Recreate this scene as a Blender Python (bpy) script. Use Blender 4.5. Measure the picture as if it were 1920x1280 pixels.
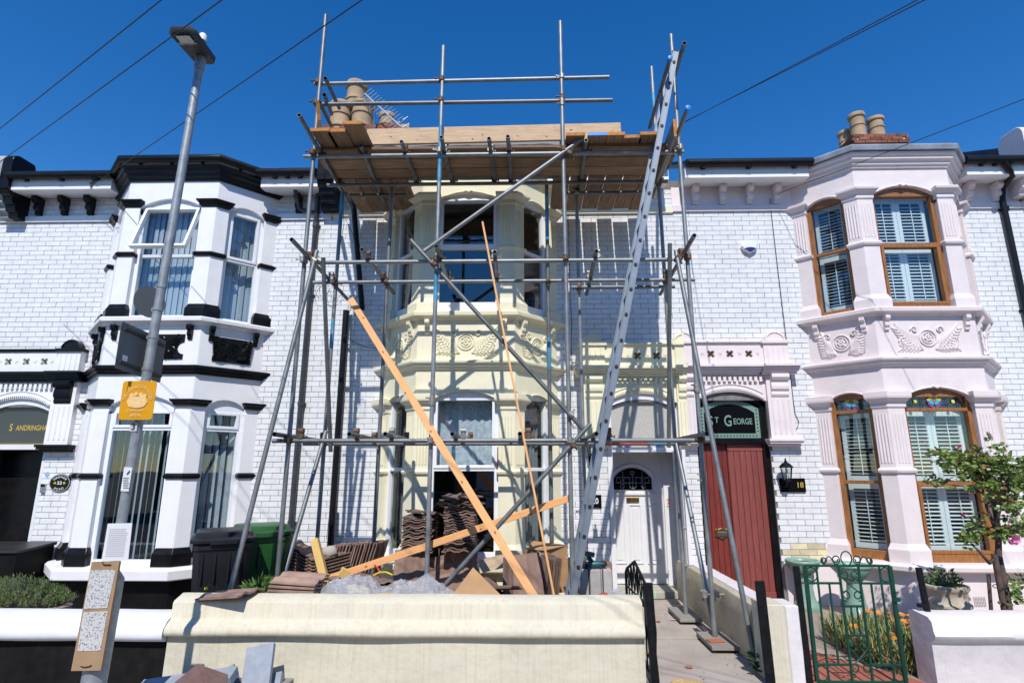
import bpy, math, random
from mathutils import Vector, Matrix, noise
R=math.radians; rnd=random.Random(7)
for o in list(bpy.data.objects): bpy.data.objects.remove(o)
sc=bpy.context.scene; col=sc.collection
# ---------------------------------------------------------------- camera
D,HC,F,PITCH,YAW=7.9,1.70,1055.0,R(12.8),R(1.3)
cam=bpy.data.objects.new('camera',bpy.data.cameras.new('camera')); col.objects.link(cam)
cam.data.sensor_width=36; cam.data.sensor_fit='HORIZONTAL'; cam.data.lens=F/1920*36
cam.location=(0,-D,HC); cam.rotation_euler=(R(90)+PITCH,0,YAW)
cam.data.clip_start=.05; cam.data.clip_end=2000; sc.camera=cam
# ---------------------------------------------------------------- world, sun, exposure
SUN_EL,SUN_AZ=R(48),R(2)      # sun stands behind the viewer, square to the terrace
w=bpy.data.worlds.new('World'); sc.world=w; w.use_nodes=True
nt=w.node_tree; nt.nodes.clear()
sky=nt.nodes.new('ShaderNodeTexSky'); sky.sky_type='NISHITA'; sky.sun_disc=False
sky.sun_elevation=SUN_EL; sky.sun_rotation=R(180)+SUN_AZ; sky.altitude=300; sky.air_density=1.0; sky.dust_density=0.0; sky.ozone_density=4.0
hs=nt.nodes.new('ShaderNodeHueSaturation'); hs.inputs['Saturation'].default_value=1.33; hs.inputs['Hue'].default_value=.506
bg=nt.nodes.new('ShaderNodeBackground'); bg.inputs[1].default_value=.15
wo=nt.nodes.new('ShaderNodeOutputWorld')
nt.links.new(sky.outputs[0],hs.inputs['Color']); nt.links.new(hs.outputs[0],bg.inputs[0]); nt.links.new(bg.outputs[0],wo.inputs[0])
sl=bpy.data.lights.new('sun','SUN'); sl.energy=4.2; sl.angle=R(.53); sl.color=(1,.955,.89)
so=bpy.data.objects.new('sun',sl); col.objects.link(so); so.rotation_euler=(R(90)-SUN_EL,0,-SUN_AZ); so.location=(0,-20,20)
sc.render.engine='CYCLES'
vs=sc.view_settings; vs.view_transform='Standard'; vs.look='None'; vs.gamma=1; vs.use_curve_mapping=False; vs.exposure=0.14
# ---------------------------------------------------------------- placing: a photo pixel and a known depth give a point
_fw=Vector((-math.sin(YAW)*math.cos(PITCH),math.cos(YAW)*math.cos(PITCH),math.sin(PITCH))); _rt=Vector((math.cos(YAW),math.sin(YAW),0)); _up=_rt.cross(_fw)
CAM=Vector((0,-D,HC))
def _ray(px,py): return _fw*F+_rt*(px-960)+_up*(640-py)
def at(px,py,y):
    r=_ray(px,py); return CAM+r*((y+D)/r.y)
def atz(px,py,z):
    r=_ray(px,py); return CAM+r*((z-HC)/r.z)
# ---------------------------------------------------------------- materials
MATS={}
def M(name,c,rough=.6,metal=0,var=.08,vs=5.0,bump=0,bs=60.0,objvar=0,spec=.5,dirt=0,dcol=(.12,.10,.07),dscale=1.2,streak=0,coat=0,stretch=(1,1,1),obj=False):
    m=bpy.data.materials.new(name); m.use_nodes=True; n=m.node_tree; N=n.nodes; L=n.links; b=N['Principled BSDF']
    b.inputs['Roughness'].default_value=rough; b.inputs['Metallic'].default_value=metal
    b.inputs['Specular IOR Level'].default_value=spec; b.inputs['Coat Weight'].default_value=coat
    geo=N.new('ShaderNodeNewGeometry'); mp=N.new('ShaderNodeMapping'); mp.inputs['Scale'].default_value=stretch
    if obj:
        tcn=N.new('ShaderNodeTexCoord'); oi0=N.new('ShaderNodeObjectInfo'); ad=N.new('ShaderNodeVectorMath'); ad.operation='ADD'; sc_=N.new('ShaderNodeVectorMath'); sc_.operation='SCALE'; sc_.inputs['Scale'].default_value=30
        L.new(oi0.outputs['Random'],sc_.inputs[0]); L.new(tcn.outputs['Object'],ad.inputs[0]); L.new(sc_.outputs[0],ad.inputs[1]); L.new(ad.outputs[0],mp.inputs[0])
    else: L.new(geo.outputs['Position'],mp.inputs[0])
    nz=N.new('ShaderNodeTexNoise'); nz.inputs['Scale'].default_value=vs; nz.inputs['Detail'].default_value=5
    L.new(mp.outputs[0],nz.inputs['Vector'])
    def mixc(fac,a,b2,blend='MIX'):
        x=N.new('ShaderNodeMix'); x.data_type='RGBA'; x.blend_type=blend
        for s,v in ((x.inputs[0],fac),(x.inputs[6],a),(x.inputs[7],b2)):
            if hasattr(v,'is_linked'): L.new(v,s)
            elif isinstance(v,(int,float)): s.default_value=v
            else: s.default_value=(*v,1)
        return x.outputs[2]
    lo=tuple(max(0,k*(1-var)) for k in c); hi=tuple(min(1,k*(1+var)) for k in c)
    rmp=N.new('ShaderNodeMapRange'); rmp.inputs[1].default_value=.3; rmp.inputs[2].default_value=.7; L.new(nz.outputs[0],rmp.inputs[0])
    out=mixc(rmp.outputs[0],lo,hi)
    if objvar:
        oi=N.new('ShaderNodeObjectInfo'); mr=N.new('ShaderNodeMapRange'); mr.inputs[3].default_value=1-objvar; mr.inputs[4].default_value=1+objvar*.6
        L.new(oi.outputs['Random'],mr.inputs[0]); cc=N.new('ShaderNodeCombineColor')
        for i in range(3): L.new(mr.outputs[0],cc.inputs[i])
        out=mixc(1.0,out,cc.outputs[0],'MULTIPLY')
    if dirt:
        d=N.new('ShaderNodeTexNoise'); d.inputs['Scale'].default_value=dscale; d.inputs['Detail'].default_value=8; d.inputs['Roughness'].default_value=.7
        L.new(geo.outputs['Position'],d.inputs['Vector'])
        dr=N.new('ShaderNodeMapRange'); dr.inputs[1].default_value=.5; dr.inputs[2].default_value=.8; dr.inputs[4].default_value=dirt; L.new(d.outputs[0],dr.inputs[0])
        out=mixc(dr.outputs[0],out,dcol)
    if streak:
        s2=N.new('ShaderNodeMapping'); s2.inputs['Scale'].default_value=(38,38,.9); L.new(geo.outputs['Position'],s2.inputs[0])
        d=N.new('ShaderNodeTexNoise'); d.inputs['Scale'].default_value=1; d.inputs['Detail'].default_value=3; L.new(s2.outputs[0],d.inputs['Vector'])
        dr=N.new('ShaderNodeMapRange'); dr.inputs[1].default_value=.48; dr.inputs[2].default_value=.72; dr.inputs[4].default_value=streak; L.new(d.outputs[0],dr.inputs[0])
        out=mixc(dr.outputs[0],out,dcol)
    L.new(out,b.inputs['Base Color'])
    if bump:
        bn=N.new('ShaderNodeTexNoise'); bn.inputs['Scale'].default_value=bs; bn.inputs['Detail'].default_value=4
        L.new(mp.outputs[0],bn.inputs['Vector']); bu=N.new('ShaderNodeBump'); bu.inputs['Strength'].default_value=bump; bu.inputs['Distance'].default_value=.01
        L.new(bn.outputs[0],bu.inputs['Height']); L.new(bu.outputs[0],b.inputs['Normal'])
    if var and rough>.05:
        rr=N.new('ShaderNodeMapRange'); rr.inputs[3].default_value=max(.02,rough-.07); rr.inputs[4].default_value=min(1,rough+.1); L.new(nz.outputs[0],rr.inputs[0]); L.new(rr.outputs[0],b.inputs['Roughness'])
    MATS[name]=m; return m
def glassmat(name,tint=(.93,.97,.97),refl=.075,rough=.0,fres=1.5,opaq=None):
    m=bpy.data.materials.new(name); m.use_nodes=True; n=m.node_tree; n.nodes.clear(); N=n.nodes; L=n.links
    o=N.new('ShaderNodeOutputMaterial'); mx=N.new('ShaderNodeMixShader'); g=N.new('ShaderNodeBsdfGlossy'); g.inputs['Roughness'].default_value=rough
    t=N.new('ShaderNodeBsdfTransparent'); t.inputs[0].default_value=(*tint,1)
    f=N.new('ShaderNodeLayerWeight'); f.inputs[0].default_value=.5; pw=N.new('ShaderNodeMath'); pw.operation='POWER'; pw.inputs[1].default_value=4.5; L.new(f.outputs['Facing'],pw.inputs[0])
    a=N.new('ShaderNodeMath'); a.operation='MULTIPLY_ADD'; a.inputs[1].default_value=.9; a.inputs[2].default_value=refl; a.use_clamp=True
    L.new(pw.outputs[0],a.inputs[0]); L.new(a.outputs[0],mx.inputs[0]); L.new(g.outputs[0],mx.inputs[2])
    if opaq:
        df=N.new('ShaderNodeBsdfDiffuse'); df.inputs[0].default_value=(*opaq[0],1); m2=N.new('ShaderNodeMixShader'); m2.inputs[0].default_value=opaq[1]
        vo=N.new('ShaderNodeTexVoronoi'); vo.inputs['Scale'].default_value=90; ge=N.new('ShaderNodeNewGeometry'); L.new(ge.outputs['Position'],vo.inputs['Vector'])
        mr=N.new('ShaderNodeMapRange'); mr.inputs[2].default_value=.7; mr.inputs[3].default_value=opaq[1]*.75; mr.inputs[4].default_value=min(1,opaq[1]*1.2); L.new(vo.outputs[0],mr.inputs[0]); L.new(mr.outputs[0],m2.inputs[0])
        L.new(t.outputs[0],m2.inputs[1]); L.new(df.outputs[0],m2.inputs[2]); L.new(m2.outputs[0],mx.inputs[1])
    else: L.new(t.outputs[0],mx.inputs[1])
    b=N.new('ShaderNodeBump'); b.inputs['Strength'].default_value=.04; b.inputs['Distance'].default_value=.02; z=N.new('ShaderNodeTexNoise'); z.inputs['Scale'].default_value=2.2; ge2=N.new('ShaderNodeNewGeometry'); L.new(ge2.outputs['Position'],z.inputs['Vector']); L.new(z.outputs[0],b.inputs['Height']); L.new(b.outputs[0],g.inputs['Normal'])
    L.new(mx.outputs[0],o.inputs[0]); MATS[name]=m; return m
# ---------------------------------------------------------------- mesh builder
class MB:
    def __init__(s,T=None): s.v=[]; s.f=[]; s.T=T
    def add(s,vs,fs):
        k=len(s.v)
        for p in vs: s.v.append(tuple(s.T(*p)) if s.T else tuple(p))
        s.f+= [tuple(i+k for i in f) for f in fs]; return s
    def box(s,x0,x1,y0,y1,z0,z1):
        return s.add([(x0,y0,z0),(x1,y0,z0),(x1,y1,z0),(x0,y1,z0),(x0,y0,z1),(x1,y0,z1),(x1,y1,z1),(x0,y1,z1)],
          [(0,3,2,1),(4,5,6,7),(0,1,5,4),(1,2,6,5),(2,3,7,6),(3,0,4,7)])
    def bar(s,p,q,w,h,up=(0,0,1),ext=0):      # square bar from p to q; h is measured along up
        p,q=Vector(p),Vector(q); d=(q-p).normalized(); p=p-d*ext; q=q+d*ext
        u=Vector(up); a=d.cross(u)
        if a.length<1e-4: a=d.cross(Vector((1,0,0)))
        a.normalize(); u=a.cross(d).normalized(); vs=[]
        for c in (p,q):
            for i,j in ((-1,-1),(1,-1),(1,1),(-1,1)): vs.append(c+a*(i*w/2)+u*(j*h/2))
        return s.add(vs,[(0,1,2,3),(7,6,5,4),(0,4,5,1),(1,5,6,2),(2,6,7,3),(3,7,4,0)])
    def tube(s,p,q,r,r2=None,n=12,hollow=0):
        p,q=Vector(p),Vector(q); r2=r if r2 is None else r2; d=(q-p).normalized()
        a=d.orthogonal().normalized(); b=d.cross(a); vs=[]; fs=[]
        rings=[(p,r),(q,r2)]
        if hollow: rings=[(p+d*.12,r-hollow),(p,r-hollow),(p,r),(q,r2),(q,r2-hollow),(q-d*.12,r2-hollow)]
        for c,rr in rings:
            for i in range(n): t=2*math.pi*i/n; vs.append(c+a*(rr*math.cos(t))+b*(rr*math.sin(t)))
        for k in range(len(rings)-1):
            for i in range(n): j=(i+1)%n; fs.append((k*n+i,k*n+j,(k+1)*n+j,(k+1)*n+i))
        fs.append(tuple(range(n-1,-1,-1))); fs.append(tuple(range((len(rings)-1)*n,len(rings)*n)))
        return s.add(vs,fs)
    def path(s,pts,r,n=6,closed=False,rf=None):
        P=[Vector(p) for p in pts]; m=len(P); vs=[]; fs=[]; a=None
        for i in range(m):
            if closed: d=P[(i+1)%m]-P[i-1]
            else: d=P[min(i+1,m-1)]-P[max(i-1,0)]
            d.normalize()
            a=d.orthogonal().normalized() if a is None else (a-d*a.dot(d)).normalized()
            b=d.cross(a); rr=rf(i/(m-1)) if rf else r
            for k in range(n): t=2*math.pi*k/n; vs.append(P[i]+a*(rr*math.cos(t))+b*(rr*math.sin(t)))
        for i in range(m if closed else m-1):
            for k in range(n): k2=(k+1)%n; j=(i+1)%m; fs.append((i*n+k,i*n+k2,j*n+k2,j*n+k))
        if not closed: fs.append(tuple(range(n-1,-1,-1))); fs.append(tuple(range((m-1)*n,m*n)))
        return s.add(vs,fs)
    def lathe(s,prof,c,n=24,ax=None,sx=1,sy=1):   # prof: (r,z) list
        c=Vector(c); vs=[]; fs=[]
        q=Vector((0,0,1)).rotation_difference(Vector(ax)).to_matrix() if ax else None
        for r,z in prof:
            for i in range(n):
                t=2*math.pi*i/n; p=Vector((r*math.cos(t)*sx,r*math.sin(t)*sy,z))
                vs.append(c+(q@p if q else p))
        for k in range(len(prof)-1):
            for i in range(n): j=(i+1)%n; fs.append((k*n+i,k*n+j,(k+1)*n+j,(k+1)*n+i))
        fs.append(tuple(range(n-1,-1,-1))); fs.append(tuple(range((len(prof)-1)*n,len(prof)*n)))
        return s.add(vs,fs)
    def prism(s,poly,fn,a,b):                 # poly: 2-D points; fn(p,q,depth)->3-D
        n=len(poly); vs=[fn(p,q,a) for p,q in poly]+[fn(p,q,b) for p,q in poly]
        fs=[tuple(range(n)),tuple(range(2*n-1,n-1,-1))]+[(i,i+n,(i+1)%n+n,(i+1)%n) for i in range(n)]
        return s.add(vs,fs)
    def loft(s,rings,caps=True):
        n=len(rings[0]); vs=[p for r in rings for p in r]; fs=[]
        for k in range(len(rings)-1):
            for i in range(n): j=(i+1)%n; fs.append((k*n+i,k*n+j,(k+1)*n+j,(k+1)*n+i))
        if caps: fs.append(tuple(range(n-1,-1,-1))); fs.append(tuple(range((len(rings)-1)*n,len(rings)*n)))
        return s.add(vs,fs)
    def mesh(s,name,smooth=None):
        me=bpy.data.meshes.new(name); me.from_pydata([tuple(v) for v in s.v],[],s.f); me.validate()
        if smooth is not None:
            me.shade_smooth(); me.set_sharp_from_angle(angle=R(smooth))
        return me
def mo(name,me,mat,parent=None,loc=None,bevel=0,kind=None):
    o=bpy.data.objects.new(name,me); col.objects.link(o)
    if mat is not None and not me.materials: me.materials.append(MATS[mat] if isinstance(mat,str) else mat)
    if parent is not None: o.parent=parent
    if loc is not None: o.location=loc
    if bevel:
        b=o.modifiers.new('bevel','BEVEL'); b.width=bevel; b.segments=2; b.limit_method='ANGLE'; b.harden_normals=False
    if kind: o['kind']=kind
    return o
def ob(name,mb,mat,parent=None,smooth=None,bevel=0,kind=None): return mo(name,mb.mesh(name,smooth),mat,parent,None,bevel,kind)
def tag(o,label,cat,group=None):
    o['label']=label; o['category']=cat
    if 'kind' not in o: o['kind']='thing'
    if group: o['group']=group
    return o
def thing(name,label,cat,group=None):
    o=bpy.data.objects.new(name,None); col.objects.link(o); o.empty_display_size=.1; return tag(o,label,cat,group)
def struct(name,mb,mat,smooth=None): return ob(name,mb,mat,None,smooth,0,'structure')
def xf(o,loc=(0,0,0),rot=(0,0,0),scale=None):
    o.location=loc; o.rotation_euler=rot
    if scale: o.scale=scale
    return o
_tc={}
def glyphs(s,size=1,off=0,shear=0,sx=1):
    cu=bpy.data.curves.new('txt','FONT'); cu.body=s; cu.size=size; cu.offset=off; cu.align_x='CENTER'; cu.align_y='CENTER'; cu.shear=shear; cu.resolution_u=3
    o=bpy.data.objects.new('txt',cu); col.objects.link(o); bpy.context.view_layer.update()
    me=bpy.data.meshes.new_from_object(o.evaluated_get(bpy.context.evaluated_depsgraph_get()))
    V=[(v.co.x*sx,v.co.y) for v in me.vertices]; Fc=[tuple(p.vertices) for p in me.polygons]
    bpy.data.objects.remove(o); bpy.data.curves.remove(cu); bpy.data.meshes.remove(me); return V,Fc
def addtext(mb,s,fn,size,cx=0,cy=0,off=0,shear=0,sx=1,depth=.001):
    V,Fc=glyphs(s,size,off,shear,sx); mb.add([fn(x+cx,y+cy,depth) for x,y in V],Fc)
def addarc(mb,s,fn,size,rad,a0,a1,flip=False,sx=1,off=0,depth=.001):
    n=len(s)
    for i,ch in enumerate(s):
        if ch==' ': continue
        a=a0+(a1-a0)*(i/(n-1) if n>1 else 0); V,Fc=glyphs(ch,size,off,0,sx); rot=a-math.pi/2+(math.pi if flip else 0); c,sn=math.cos(rot),math.sin(rot)
        mb.add([fn(rad*math.cos(a)+x*c-y*sn,rad*math.sin(a)+x*sn+y*c,depth) for x,y in V],Fc)
ORD='first second third fourth fifth sixth seventh eighth ninth tenth eleventh twelfth thirteenth fourteenth fifteenth sixteenth seventeenth eighteenth nineteenth twentieth twenty-first twenty-second twenty-third twenty-fourth'.split()
def clone(o,parent=None):
    c=o.copy(); col.objects.link(c); c.parent=parent
    for ch in o.children: clone(ch,c)
    return c
# ---------------------------------------------------------------- the palette
M('brick_white',(.75,.755,.76),rough=.2,var=.06,vs=7,objvar=.04,spec=.5,bump=.06,bs=14,dirt=.24,dcol=(.48,.44,.37),dscale=1.8,streak=.10)
M('brick_cream_stain',(.70,.60,.40),rough=.3,var=.15,vs=9,objvar=.2)
M('mortar',(.19,.18,.17),rough=.9,var=.3,vs=14,bump=.3)
M('paint_white',(.82,.82,.83),rough=.5,var=.03,bump=.12,bs=30,dirt=.16,dcol=(.5,.48,.45),dscale=2.4,streak=.08)
M('paint_cream',(.80,.755,.55),rough=.55,var=.04,bump=.16,bs=26,dirt=.25,dcol=(.52,.46,.32),dscale=2.4,streak=.10)
M('paint_pink',(.77,.685,.68),rough=.55,var=.04,bump=.2,bs=34,dirt=.2,dcol=(.48,.41,.38),dscale=2.4,streak=.08)
M('paint_black',(.007,.007,.008),spec=.22,rough=.3,var=.3,vs=9,bump=.12,bs=22)
M('upvc',(.80,.82,.85),rough=.3,var=.02)
M('frame_brown',(.30,.125,.036),rough=.38,var=.25,vs=7,stretch=(6,6,1),bump=.05,bs=30)
M('slat_grey',(.43,.475,.55),rough=.7,var=.05)
M('shutter',(.86,.88,.88),rough=.4,var=.02)
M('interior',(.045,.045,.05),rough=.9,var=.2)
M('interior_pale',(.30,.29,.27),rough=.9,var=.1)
M('curtain_net',(.55,.60,.66),rough=.9,var=.25,vs=22)
M('curtain_dark',(.22,.22,.23),rough=.9,var=.15)
M('lead',(.24,.27,.32),rough=.55,var=.2,vs=6,bump=.2,bs=20,dirt=.4,dcol=(.5,.5,.5),dscale=4)
M('slate',(.05,.052,.06),rough=.6,var=.3,vs=4,bump=.3,bs=12)
M('gutter_black',(.009,.0095,.011),spec=.25,rough=.35,var=.2)
M('pipe_grey',(.045,.05,.06),rough=.35,var=.2)
M('stone_brown',(.22,.16,.10),rough=.9,var=.3,vs=20)
M('render_grey',(.35,.35,.36),rough=.9,var=.15,vs=8,bump=.6,bs=30,dirt=.4)
M('door_white',(.74,.74,.75),rough=.4,var=.03)
M('door_red',(.17,.024,.016),rough=.55,var=.18,vs=6,stretch=(9,9,1),bump=.08,bs=30,objvar=.16)
M('door_red_pale',(.235,.056,.045),rough=.6,var=.16,vs=6,stretch=(9,9,1),bump=.08,bs=30,objvar=.12)
M('brass',(.36,.24,.09),rough=.35,metal=1,var=.2,vs=20)
M('steel',(.45,.46,.47),rough=.3,metal=1,var=.1)
M('sign_black',(.005,.005,.006),spec=.3,rough=.2,var=0)
M('sign_mint',(.18,.29,.235),rough=.4,var=.05)
M('gold',(.55,.36,.06),rough=.4,var=.05)
M('white_print',(.85,.85,.85),rough=.5,var=0)
M('dark_print',(.03,.03,.035),rough=.6,var=0)
M('red_brick',(.24,.085,.05),rough=.9,var=.3,vs=9,bump=.5,bs=40,objvar=.35,dirt=.5,dcol=(.10,.08,.05),dscale=7)
M('lime_mortar',(.40,.35,.28),rough=.95,var=.2,bump=.4)
M('pot_clay',(.43,.30,.18),rough=.8,var=.22,vs=5,bump=.15,objvar=.1,dirt=.5,dcol=(.16,.13,.10),dscale=3)
M('alarm_white',(.78,.80,.74),rough=.35,var=.02)
M('alarm_blue',(.02,.025,.20),rough=.3,var=0)
M('cable',(.02,.02,.022),rough=.6,var=0)
M('orange_print',(.75,.16,.03),rough=.5,var=0)
for n,c in (('glass_yellow',(.75,.70,.05)),('glass_blue',(.05,.42,.55)),('glass_amber',(.36,.15,.03)),('glass_purple',(.30,.05,.30)),('glass_green',(.05,.20,.05))): M(n,c,rough=.15,var=.05)
glassmat('glass'); glassmat('glass_obscure',(.5,.5,.5),.02,.15,1.45,((.56,.54,.49),.78)); glassmat('glass_dark',(.10,.10,.10),.02)
glassmat('glass_skyish',(.55,.6,.65),.16); glassmat('glass_lamp',(.8,.85,.85),.1)
# ---------------------------------------------------------------- ground
struct('ground',MB().add([(-400,-400,-.19),(400,-400,-.19),(400,400,-.19),(-400,400,-.19)],[(0,1,2,3)]),M('soil',(.16,.15,.13),rough=.95,var=.2,vs=.6,bump=.3))
struct('road',MB().add([(-60,-14,-.185),(60,-14,-.185),(60,-6.2,-.185),(-60,-6.2,-.185)],[(0,1,2,3)]),M('asphalt',(.055,.055,.058),rough=.9,var=.25,vs=30,bump=.4,bs=200))
g=struct('pavement',MB().box(-60,60,-6.2,-2.95,-.18,-.05),M('paving',(.30,.28,.26),rough=.9,var=.15,vs=4,bump=.2,dirt=.4,dcol=(.12,.11,.1)))
struct('kerb',MB().box(-60,60,-6.33,-6.204,-.18,-.046),M('kerb_stone',(.30,.30,.29),rough=.85,var=.15,bump=.3))
M('garden_ground',(.19,.17,.15),rough=.95,var=.25,vs=5,bump=.5,bs=30,dirt=.5)
struct('garden',MB().box(-60,.985,-2.98,.05,-.1,.0),'garden_ground')
# ---------------------------------------------------------------- terrace houses
A_,P_=.65,.60; S2=math.sqrt(2); LH=.4243
def plan(d): return [(-(A_+P_+d*S2),0.),(-(A_+.4142*d),-(P_+d)),(A_+.4142*d,-(P_+d)),(A_+P_+d*S2,0.)]
def ring(mb,prof,xc,z0=0):
    n=len(prof); vs=[]; fs=[]
    for d,z in prof: vs+=[(xc+x,y,z0+z) for x,y in plan(d)]
    for i in range(n):
        j=(i+1)%n
        for k in range(3): fs.append((i*4+k,i*4+k+1,j*4+k+1,j*4+k))
    return mb.add(vs,fs)
def facefn(k,xc,dz=0):
    if k=='F': return lambda s,z,n: (xc+s,-P_-n,z+dz)
    q=1/S2
    if k=='R': return lambda s,z,n: (xc+A_+P_/2+s*q+n*q,-P_/2+s*q-n*q,z+dz)
    return lambda s,z,n: (xc-A_-P_/2+s*q-n*q,-P_/2-s*q-n*q,z+dz)
WF,WS=.44,.25
def arc(w,zs,zc,n=12):
    h=zc-zs; r=(w*w+h*h)/(2*h); a=math.asin(w/r)
    return [(r*math.sin(t),zc-r+r*math.cos(t)) for t in [-a+2*a*i/n for i in range(n+1)]]
def pier(mb,xc,dz,side,rings,e0=0):     # corner pier, side=+1/-1; rings: (z,d,e)
    Ff=facefn('F',0); Rf=facefn('R',0); out=[]
    for z,d,e in rings:
        c=plan(d)[2]; pts=[Ff(WF-e,z,d),(c[0],c[1],z),Rf(-WS+e,z,d),Rf(-WS+e,z,-.16),Ff(WF-e,z,-.16)]
        out.append([(xc+side*p[0],p[1],p[2]+dz) for p in pts])
    mb.loft(out)
def wpier(mb,xc,dz,side,rings):
    Rf=facefn('R',0); out=[]
    for z,d,e in rings:
        pts=[Rf(WS-e,z,d),(A_+P_+d*S2,0.0,z),(A_+P_-.2,0.0,z),Rf(WS-e,z,-.16)]
        out.append([(xc+side*p[0],p[1],p[2]+dz) for p in pts])
    mb.loft(out)
def console(mb,fn,s,zt,h,w=.075,proj=.11):   # scrolled bracket hanging below zt
    pr=[(0,0),(proj,0),(proj*1.02,-.22*h),(proj*.78,-.36*h),(proj*.55,-.40*h),(proj*.62,-.50*h),(proj*.62,-.68*h),(proj*.40,-.76*h),(proj*.34,-.80*h),(proj*.36,-.93*h),(proj*.2,-h),(0,-h)]
    mb.prism(pr,lambda a,b,t: fn(s+t,zt+b,a),-w/2,w/2)
def leaf(mb,fn,s,z,ang,L,wd,hgt=.016,curl=.5):
    vs=[];fs=[]; n=6
    for i in range(n+1):
        t=i/n; a=ang+curl*t; cx=s+L*t*math.cos(ang+curl*t*.5); cz=z+L*t*math.sin(ang+curl*t*.5); ww=wd*math.sin(math.pi*min(1,.12+t*.88))**.8
        nx,nz=-math.sin(a),math.cos(a)
        vs+=[fn(cx-nx*ww,cz-nz*ww,.001),fn(cx,cz,hgt*(1-.4*t)+.002),fn(cx+nx*ww,cz+nz*ww,.001)]
    for i in range(n):
        for k in range(2): fs.append((i*3+k,i*3+k+1,i*3+k+4,i*3+k+3))
    mb.add(vs,fs)
def relief(mb,fn,w,h,z0,roses=1):          # moulded acanthus panel
    def tor(s,z,r,rr,k=0):
        mb.path([fn(s+r*math.cos(t),z+r*math.sin(t),.008) for t in [2*math.pi*i/20 for i in range(20)]],rr,6,True)
    for rr_,q in ((h*.30,.011),(h*.20,.008),(h*.10,.010)): tor(0,z0,rr_,q)
    for i in range(6): leaf(mb,fn,0,z0,i*math.pi/3,h*.2,h*.05,.02)
    for sd in (-1,1):
        g=lambda s,z,n,sd=sd: fn(sd*s,z,n)
        n=16; x0=h*.36; W_=w/2-x0
        up=lambda t:(x0+W_*t,z0-h*.36+h*.74*t**1.4); dn=lambda t:(x0*.6+W_*1.05*t,z0-h*.40-h*.02*math.sin(t*6))
        for cv in (up,dn): mb.path([g(*cv(i/n),.008) for i in range(n+1)],.014,6)
        for i in range(9):
            t=(i+.6)/9.2; s,z=up(t); k=1-.45*t
            leaf(mb,g,s,z,2.1-.4*t,h*.42*k,h*.075,.024,-1.0); leaf(mb,g,s,z,-.75+.7*t,h*.40*k,h*.075,.024,.9)
        for i in range(6):
            t=(i+.5)/6; s,z=dn(t); leaf(mb,g,s,z,.9,h*.30,h*.08,.028,.9); leaf(mb,g,s,z,-.3,h*.22,h*.06,.022,-.6)
        for (cx,cz,r0) in ((w*.40,z0-h*.14,h*.17),(x0+h*.10,z0+h*.30,h*.13)):
            mb.path([g(cx+r0*(1-t)*math.cos(t*9),cz+r0*(1-t)*math.sin(t*9),.012) for t in [i/22 for i in range(21)]],.011,5)
def qfoil(n=20,a0=90,a1=270): return [(r*math.cos(t),r*math.sin(t)) for t in [R(a0+(a1-a0)*i/n) for i in range(n+1)] for r in [.026+.036*abs(math.sin(2*t))**.8]]

BRICK_L,BRICK_H=.225,.075
def brick_geo(w,h,d=.012,c=.003,j=0):
    rj=lambda: rnd.uniform(-j,j)
    b=[(-w/2,0,-h/2),(w/2,0,-h/2),(w/2,0,h/2),(-w/2,0,h/2)]
    m=[(-w/2,-d+c*.5,-h/2),(w/2,-d+c*.5,-h/2),(w/2,-d+c*.5,h/2),(-w/2,-d+c*.5,h/2)]
    f=[(-w/2+c,-d+rj(),-h/2+c),(w/2-c,-d+rj(),-h/2+c),(w/2-c,-d+rj(),h/2-c),(-w/2+c,-d+rj(),h/2-c)]
    fs=[]
    for i in range(4): k=(i+1)%4; fs+=[(i,k,k+4,i+4),(i+4,k+4,k+8,i+8)]
    fs.append((8,9,10,11)); return b+m+f,fs
_bm=MB(); _bm.add(*brick_geo(BRICK_L-.0055,BRICK_H-.0055)); BRICK_ME=_bm.mesh('brick'); BRICK_ME.materials.append(MATS['brick_white']); BRICK_ME2=BRICK_ME.copy(); BRICK_ME2.materials.clear(); BRICK_ME2.materials.append(MATS['brick_cream_stain'])
YB=.008     # front of the mortar bed; bricks stand proud of it by 12 mm
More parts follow.
